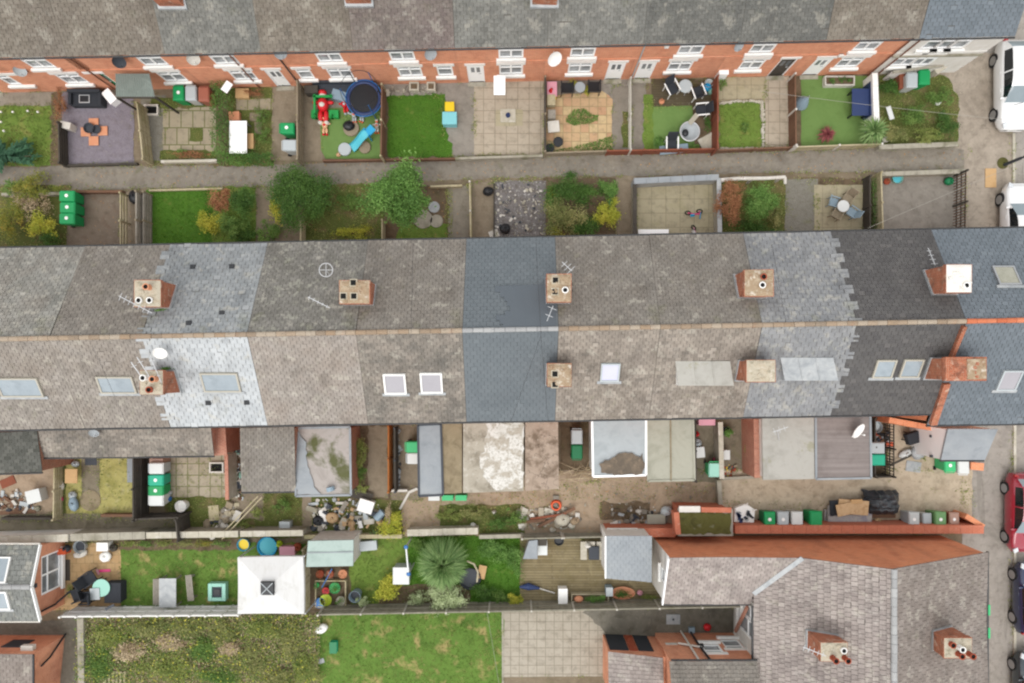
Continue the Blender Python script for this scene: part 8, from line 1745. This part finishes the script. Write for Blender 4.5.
# grey lean-to and the big house at the bottom right
def leanto():
    c = [P3(*q, z) for q, z in zip([(606, 578), (652, 582), (652, 536), (606, 536)], [2.4, 2.5, 2.9, 2.8])]; ctr = sum(c, Vector()) / 4; r = thing('rear_extension', 'grey slated lean-to against the white gable', 'extension', (ctr.x, ctr.y, 0)); rb = MB(); tile_slope(rb, *c, .3, .2, sag=.01); rb.build('roof', M['slatefelt'], r)
    ins = [ctr + (p - ctr) * .95 for p in c]; wb = MB(); wb.hexa([(p.x, p.y, 0) for p in ins], [p - Vector((0, 0, .13)) for p in ins]); wb.build('wall', M['render'], r); MB().bar(c[0] + Vector((-.03, 0, 0)), c[3] + Vector((-.03, 0, 0)), .06, .12).build('edge_trim', M['upvc'], r)
leanto()
def big_house():
    XL, XR, XM = 11.45, 22.6, 16.62; YG, YB = -8.92, -19.5; ze, zr = 3.4, 6.15; r = thing('house', 'large brick house with pinkish tiled gable roof at the bottom right', 'house', (XM, -13, 0)); rb = MB()
    kL = (zr - ze) / (XM - XL)
    # wing with single slope to the south
    wx = P(667, 0, 4.0)[0]; hN = 4.4; sS = 3.1; yS = P(0, 604, sS)[1]
    wing = [(wx, yS, sS), (XL + 2.4, yS, sS), (XL + 2.4, YG, hN), (wx, YG, hN)]
    kW = (hN - sS) / (YG - yS)
    def keepW(u, v):
        X = wx + (XL + 2.4 - wx) * u; Y = yS + (YG - yS) * v; z = sS + kW * (Y - yS); return not (X > XL and ze + kL * (X - XL) > z + .03)
    tile_slope(rb, *wing, .3, .16, keep=keepW, sag=.03, um=2)
    def keepL(u, v):
        Y = YG + (YB - YG) * u; X = XL + (XM - XL) * v
        if Y < yS: return True
        return ze + kL * (X - XL) > sS + kW * (Y - yS) - .03
    tile_slope(rb, (XL, YG, ze), (XL, YB, ze), (XM, YB, zr), (XM, YG, zr), .22, .28, keep=keepL, sag=.04, um=2, lift=.04)
    tile_slope(rb, (XR, YB, ze), (XR, YG, ze), (XM, YG, zr), (XM, YB, zr), .3, .26, mi=1, sag=.04, um=2)
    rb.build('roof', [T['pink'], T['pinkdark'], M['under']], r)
    rr = MB(); ridge_run(rr, (XM, YB, zr + .03), (XM, YG, zr + .03), .13, .4); rr.build('ridge', M['ridgegrey'], r)
    v0 = Vector((XL, 0, ze)); Yv = yS + (ze - sS) / kW; a = Vector((XL - .03, Yv, ze + .04)); Xv = XL + (hN - ze) / kL; b = Vector((Xv, YG, hN + .05)); MB().bar(a, b, .22, .05).build('valley', M['lead'], r)
    wy = YG - .06; wb = MB()   # north brick wall with gable
    wb.face([(XR - .12, wy, 0), (wx + .1, wy, 0), (wx + .1, wy, hN - .08), (Xv, wy, hN - .08), (XM, wy, zr - .08), (XR - .12, wy, ze - .05)])
    wb.face([(XR - .12, YB, 0), (XR - .12, wy, 0), (XR - .12, wy, ze - .1), (XR - .12, YB, ze - .1)]); wb.build('wall', BRK['orange2'], r)
    # white west walls
    fr = Fr((XL + .12, YB), (XL + .12, yS), flip=True); op = []
    for y, z, w, h in ((-13.0, .9, .9, 1.9), (-12.2, 1.6, .7, 1.3)): op.append(window(fr, fr.uy(y), z, w, h, r, lintel=False, panes=1)[1])
    ww = MB(); wall_open(ww, fr, 0, ze - .1, op); ww.build('white_wall', M['render'], r)
    fg = Fr((wx + .12, yS), (wx + .12, wy), flip=True); op = [window(fg, fg.L * .48, 2.1, .7, 1.0, r, lintel=False, panes=1)[1]]
    gw = MB(); wall_open(gw, fg, 0, sS - .1, op); gw.face([fg.w(0, sS - .1), fg.w(fg.L, sS - .1), fg.w(fg.L, hN - .1)]); gw.build('white_wall', M['render'], r)
    MB().bar((wx - .02, yS, sS - .04), (wx - .02, YG, hN - .04), .06, .2).build('bargeboard', M['upvc'], r)
    fs = Fr((wx + .12, yS + .08), (XL + .12, yS + .08)); op = [window(fs, fs.L * .35, 1.0, 1.0, 1.1, r)[1]]; sw = MB(); wall_open(sw, fs, 0, sS - .1, op); sw.build('wall', M['render'], r)
    MB().bar((XL + .02, yS - .4, ze - 1.0), (XL + .02, -13.8, .6), .12, .14).build('brick_string', BRK['red'], r)
    g = MB(); g.tube([(XR + .04, YB, ze - .06), (XR + .04, YG, ze - .06)], .06, 8); g.build('gutter', M['gutter'], r); g = MB(); g.tube([(XL - .05, YB, ze - .06), (XL - .05, yS, ze - .06)], .06, 8); g.build('gutter', M['gutter'], r); g = MB(); g.tube([(wx, yS - .05, sS - .06), (XL, yS - .05, sS - .06)], .05, 8); g.build('gutter', M['gutter'], r)
    pL, pR = plane3((XL, YB, ze), (XL, YG, ze), (XM, YG, zr)), plane3((XR, YB, ze), (XR, YG, ze), (XM, YG, zr))
    chim(r, 834, 652, dict(w=1.2, d=.85, zt=6.0, zb=4.3, cap=M['mortar'], corbel=.03, pots=[(-.1, -.22, .4), (.42, -.22, .4), (.36, .12, .15, M['white'])]), pL)
    chim(r, 958, 648, dict(w=1.25, d=.9, zt=6.0, zb=4.0, cap=M['mortar'], corbel=.03, pots=[(-.05, -.22, .35), (.42, -.22, .35), (-.35, .2, .2), (0, .05, .3, M['white'])]), pR)
    aerial(r, P3(803, 647, 6.5), P3(826, 656, 6.5), n=5, el=.3, mast=P3(812, 650, 5.5))
big_house()
p = patch('patio', 'slab_bottom', [(501, 608), (700, 606), (740, 606), (740, 640), (614, 640), (614, 676), (502, 677)], 2, .01); patch('wet_patch', 'wetconc', [(592, 603), (742, 602), (742, 640), (612, 640), (600, 626), (583, 612)], 4, .09); patch('wet_patch', 'wetconc', [(614, 617), (650, 618), (652, 628), (640, 634), (622, 634), (612, 627)], 5, .08)
def hatch():
    x, y = P(673, 619); r = thing('manhole_cover', 'square pale manhole cover on the wet concrete', 'manhole cover', (x, y, .02)); MB().obox((x, y, .03), .72, .52, .04).build('cover', M['lead'], r); MB().obox((x, y, .07), .1, .1, .015).build('grip', M['dark'], r)
hatch(); sack(707.5, 627.5, .2, .2, .4, M['red'], 'bright red ball on the concrete by the brick wing', 'ball', 'ball')
def brick_wing():
    yw = P(0, 632.5)[1]; h = 3.75; xa = P(655, 0)[0]; xb = 11.5; r = thing('house', 'brick wing with drainpipes at the bottom edge', 'house', ((xa + xb) / 2, yw - 2, 0)); fr = Fr((xa, yw), (xb, yw), flip=True); op = [window(fr, fr.ux(P(712, 0, 2.0)[0]), 1.5, .95, 1.0, r, panes=1)[1], window(fr, fr.ux(P(733, 0, 1.6)[0]), .9, .95, 1.1, r, panes=1)[1]]
    wb = MB(); wall_open(wb, fr, 0, h - .05, op); wb.face([(xa, yw - 5, 0), (xa, yw, 0), (xa, yw, h - .05), (xa, yw - 5, h - .05)]); wb.build('wall', BRK['red'] if False else BRK['orange'], r)
    rb = MB(); tile_slope(rb, (xb, yw + .1, h), (xa - .1, yw + .1, h), (xa - .1, yw - 3.6, h + 1.5), (xb, yw - 3.6, h + 1.5), .3, .18); rb.build('roof', T['umber'], r); g = MB(); g.tube([(xb, yw + .14, h - .06), (xa, yw + .14, h - .06)], .05, 8); g.build('gutter', M['gutter'], r)
    def pp(pts, m, nm='downpipe'): o = MB(); o.tube([fr.w(fr.ux(P(px, 0, z)[0]), z, .09) for px, z in pts], .055, 8); o.build(nm, m, r)
    pp([(681, .05), (690, 1.9), (699, 3.6)], M['offwhite']); pp([(690, .05), (700, 2.0), (711, 3.65)], M['black']); pp([(678, 1.6), (702, 2.1)], M['offwhite'], 'waste_pipe')
    MB().obox(fr.w(fr.ux(P(702, 0, 1.9)[0]), 1.8, .1), .14, .14, .2).build('pipe_joint', M['black'], r)
    sx, sy = P(691, 629); MB().obox((sx, sy, 0), .3, .3, .2).build('drain_gully', M['greyblue'], r)
    st = MB(); fbox(st, fr, fr.ux(P(672, 0, 1.6)[0]) - .3, fr.ux(P(672, 0, 1.6)[0]) + .3, 1.35, 1.6, 0, .012); st.build('render_patch', M['offwhite'], r)
brick_wing()
def low_wing():
    c = [P3(*q, z) for q, z in zip([(663, 658), (608, 652), (608, 700), (663, 700)], [2.7, 2.4, 2.6, 2.9])]; yw = P(0, 638.5)[1]; r = thing('house', 'low brick wash-house with dark door panels at the bottom edge', 'outbuilding', tuple((c[0] + c[2]) / 2)); r.location.z = 0; ORG[r.name] = Vector(r.location)
    rb = MB(); tile_slope(rb, c[0], c[1], c[2] + Vector((0, 0, .3)), c[3] + Vector((0, 0, .3)), .28, .17); rb.build('roof', T['pink'], r); xa, xb = P(609, 0, 2)[0] - .05, P(656, 0, 0)[0] - .06; ya = c[1].y - .08
    wb = MB(); wb.hexa([(xa, c[2].y, 0), (xb, c[2].y, 0), (xb, c[0].y - .02, 0), (xa, ya, 0)], [(xa, c[2].y, 2.3), (xb, c[2].y, 2.4), (xb, c[0].y - .02, 2.52), (xa, ya, 2.3)]); wb.build('wall', BRK['orange'], r)
    fr = Fr((xa, ya), (xb, c[0].y - .02), flip=True)
    for u0, u1, m in ((.1, 1.05, 'charc'), (1.1, 1.5, 'terra'), (1.55, 2.3, 'charc')): d = MB(); fbox(d, fr, u0, u1, .05, 1.95, -.02, .04); d.build('door', M[m], r)
low_wing()
# overgrown garden and bottom lawn
p = patch('soil', 'dirt', [(80, 614), (322, 612), (319, 705), (80, 705)], 1)[0]; OVER = p; patch('soil', 'soil', [(100, 628), (200, 622), (210, 670), (110, 676)], 2, .25); WEED.append(p); p = patch('lawn', 'lawn2', [(316, 613), (503, 611), (503, 760), (320, 760)], 2)[0]; LAWN2.append(p)
wall((80, 618), (82, 740), .5, .24, 'pale mossy kerb wall along the left of the overgrown garden', M['coping'], M['conc'], group=BF); wall((502.5, 612), (503, 720), .12, .1, 'thin concrete edging between bottom lawn and slab patio', M['conc'], group=BF)
bigs = (((112, 634), (20, 10), 'weed', 'bramble bush at the top left of the overgrown garden'), ((150, 627), (20, 8), 'bramble', 'bramble patch under the white fence'), ((190, 627), (20, 9), 'bramble', 'yellow-flecked bush under the white fence'), ((224, 634), (16, 12), 'bramble', 'tangled bush below the gazebo corner'), ((262, 628), (20, 12), 'weed', 'yellowing bush below the gazebo'), ((292, 640), (14, 22), 'bramble', 'tall bramble bush along the bottom lawn'), ((204, 650), (13, 12), 'mid', 'bright green bush in the overgrown garden'), ((250, 660), (24, 18), 'bramble', 'large bramble bush at the lower right of the overgrown garden'), ((165, 665), (28, 16), 'weed', 'straggly weed bush at the lower edge of the overgrown garden'), ((100, 665), (16, 18), 'mid', 'green bush by the pale kerb wall'), ((305, 668), (14, 18), 'weed', 'dry bush at the bottom lawn edge'), ((218, 676), (20, 10), 'mid', 'green bush at the bottom edge of the overgrown garden'), ((280, 680), (20, 10), 'bramble', 'bramble at the bottom edge near the lawn'), ((130, 650), (18, 10), 'twig', 'brown dead growth in the overgrown garden'), ((170, 642), (16, 9), 'twig', 'brown dead brambles right of the first dead growth'), ((232, 648), (10, 9), 'twig', 'bare twiggy patch in the overgrown garden'))
for (c, rr_, m, lb) in bigs: bush(c[0], c[1], rr_[0], rr_[1], .6, L[m], lb, n=1400, leaf=.09, clumps=34, spread=.34)
litter('undergrowth', 'tangled brambles and weeds covering the overgrown garden', [OVER], L['weed'], 420, .075, z=.05, noise=.55, cat='undergrowth', zr=.4, up=.6); litter('undergrowth', 'brown dead stalks among the overgrown brambles', [OVER], L['twig'], 420, .075, z=.05, noise=.7, cat='undergrowth', zr=.35, up=.6)
litter('undergrowth', 'green leafy scrub through the overgrown garden', [OVER], L['mid'], 260, .075, z=.1, noise=.75, cat='undergrowth', zr=.45, up=.6); litter('undergrowth', 'yellow leaf flecks through the overgrown garden', [OVER], L['yellow'], 40, .08, z=.3, noise=.8, cat='undergrowth', zr=.4, up=.8)
def pallet():
    x, y = P(115, 680, .3); r = thing('pallet', 'pale broken pallet at the bottom edge of the overgrown garden', 'pallet', (x, y, .1)); q = MB()
    for k in range(6): q.obox((x - .5 + k * .2, y, .3), .1, .9, .03, R.uniform(-.06, .06))
    q.build('slats', M['woodpale'], r)
    for dy in (-.35, .35): MB().obox((x, y + dy, .18), 1.15, .09, .12).build('bearer', M['woodpale'], r)
pallet(); sack(321, 629, .36, .24, .4, M['white'], 'white rag heap at the corner of the bottom lawn', 'sheet', 'sheet', .5); crate(333, 648, .38, .6, .35, M['teal'], 'small teal box at the left of the bottom lawn', lidm=M['dkgreen']); board(321, 661, .35, .25, M['lead'], 'grey scrap at the left of the bottom lawn', rot=.3); sack(198, 668, .2, .12, .2, M['rose'], 'pale scrap in the overgrown garden', 'scrap', 'scrap_piece')
cable([P3(487, 612, 2.2), P3(500, 690, 2.6)], 'thin pale line over the right end of the bottom lawn', .05)
# ------------------------------------------------------------------ parked cars
def put(o, px, py, rot, z=1.4): x, y = P(px, py, z); o.location = (x, y, 0); o.rotation_euler.z = rot
def plate(o): pass
put(make_car(M['paint_white'], 4.6, 1.85, 1.56, 'white hatchback parked beside the white rendered house', True), 1020, 82, -math.pi / 2, 1.0)
put(make_car(M['paint_white'], 4.3, 1.8, 1.48, 'white hatchback half hidden behind the blue slate roof'), 1026, 223, math.pi / 2, 1.0)
put(make_car(M['paint_red'], 4.1, 1.75, 1.5, 'crimson red hatchback parked at the right edge'), 1029, 514, -math.pi / 2, .9)
put(make_car(M['paint_navy'], 3.6, 1.65, 1.48, 'small navy blue car parked at the right edge'), 1036, 600, math.pi / 2, .9)
put(make_car(M['paint_dark'], 3.9, 1.7, 1.5, 'dark teal car cut off by the bottom right corner'), 1036, 693, math.pi / 2, .9)
for (x, y, lb) in ((989, 610, 'upper green strip on the edge of the big house roof'), (989, 633, 'lower green strip on the edge of the big house roof')): 
    p = P3(x, y, 3.4); MB().obox((p.x, p.y, 3.38), .09, .5, .05).build('green_strip', M['mint'], label=lb, cat='strip')
# ------------------------------------------------------------------ ground cover
grass('lush short grass of the bright lawns', LAWN, L['grass'], 150, .07, .35)
grass('uneven rough grass of the other lawns', LAWN2, L['grass2'], 90, .08, .5)
litter('weeds', 'low weeds along garden edges and paths', WEED, L['weed'], 55, .065, z=.02, noise=.8, cat='weeds', zr=.1, up=.9)
ALL = [[P(*q) for q in ((-20, 168), (256, 165), (512, 157), (960, 150), (960, 170), (512, 178), (256, 188), (-20, 192))], [P(*q) for q in ((66, 190), (137, 190), (137, 248), (66, 248))], [P(*q) for q in ((400, 490), (735, 485), (735, 530), (400, 535))], [P(*q) for q in ((300, 190), (460, 186), (460, 240), (300, 243))]]
litter('fallen_leaves', 'brown fallen leaves scattered over the alley and bare ground', ALL, L['fallen'], 9, .06, z=.03, noise=.7, zr=.02)
edge_weeds()
# ------------------------------------------------------------------ camera, light
cam = bpy.data.cameras.new('camera'); co = bpy.data.objects.new('camera', cam); COL.objects.link(co)
co.location = (0, 0, H); cam.sensor_width = 36; cam.lens = F / 1024 * 36
cam.shift_x = (512 - CX) / 1024; cam.shift_y = (CY - 341.5) / 1024
cam.clip_start = .5; cam.clip_end = 3000
sc.camera = co
EL, AZ = math.radians(60), math.radians(200)
w = bpy.data.worlds.new('World'); sc.world = w; w.use_nodes = True
nt = w.node_tree; bg = nt.nodes['Background']; sky = nt.nodes.new('ShaderNodeTexSky'); sky.sky_type = 'NISHITA'; sky.sun_disc = False
sky.sun_elevation = EL; sky.sun_rotation = AZ; sky.dust_density = 4.0; sky.air_density = 1.0; sky.ozone_density = 1.0
hs = nt.nodes.new('ShaderNodeHueSaturation'); hs.inputs['Saturation'].default_value = .18
nt.links.new(sky.outputs[0], hs.inputs['Color']); cl = nt.nodes.new('ShaderNodeMix'); cl.data_type = 'RGBA'; cl.inputs[0].default_value = .8; cl.inputs[7].default_value = (3.15, 3.2, 3.25, 1)   # even cloud cover over the clear sky
nt.links.new(hs.outputs[0], cl.inputs[6]); nt.links.new(cl.outputs[2], bg.inputs['Color']); bg.inputs['Strength'].default_value = .15
sd = bpy.data.lights.new('sun', 'SUN'); so = bpy.data.objects.new('sun', sd); COL.objects.link(so)
sd.energy = .55; sd.angle = math.radians(40); sd.color = (1, .965, .92)
dirv = Vector((math.sin(AZ) * math.cos(EL), math.cos(AZ) * math.cos(EL), math.sin(EL)))
so.rotation_euler = dirv.to_track_quat('Z', 'Y').to_euler(); so.location = dirv * 60
sc.view_settings.view_transform = 'Standard'; sc.view_settings.look = 'None'; sc.view_settings.gamma = 1; sc.view_settings.exposure = 1.37
sc.view_settings.use_curve_mapping = False
sc.cycles.filter_width = 2.2
sc.cycles.max_bounces = 8; sc.cycles.diffuse_bounces = 5
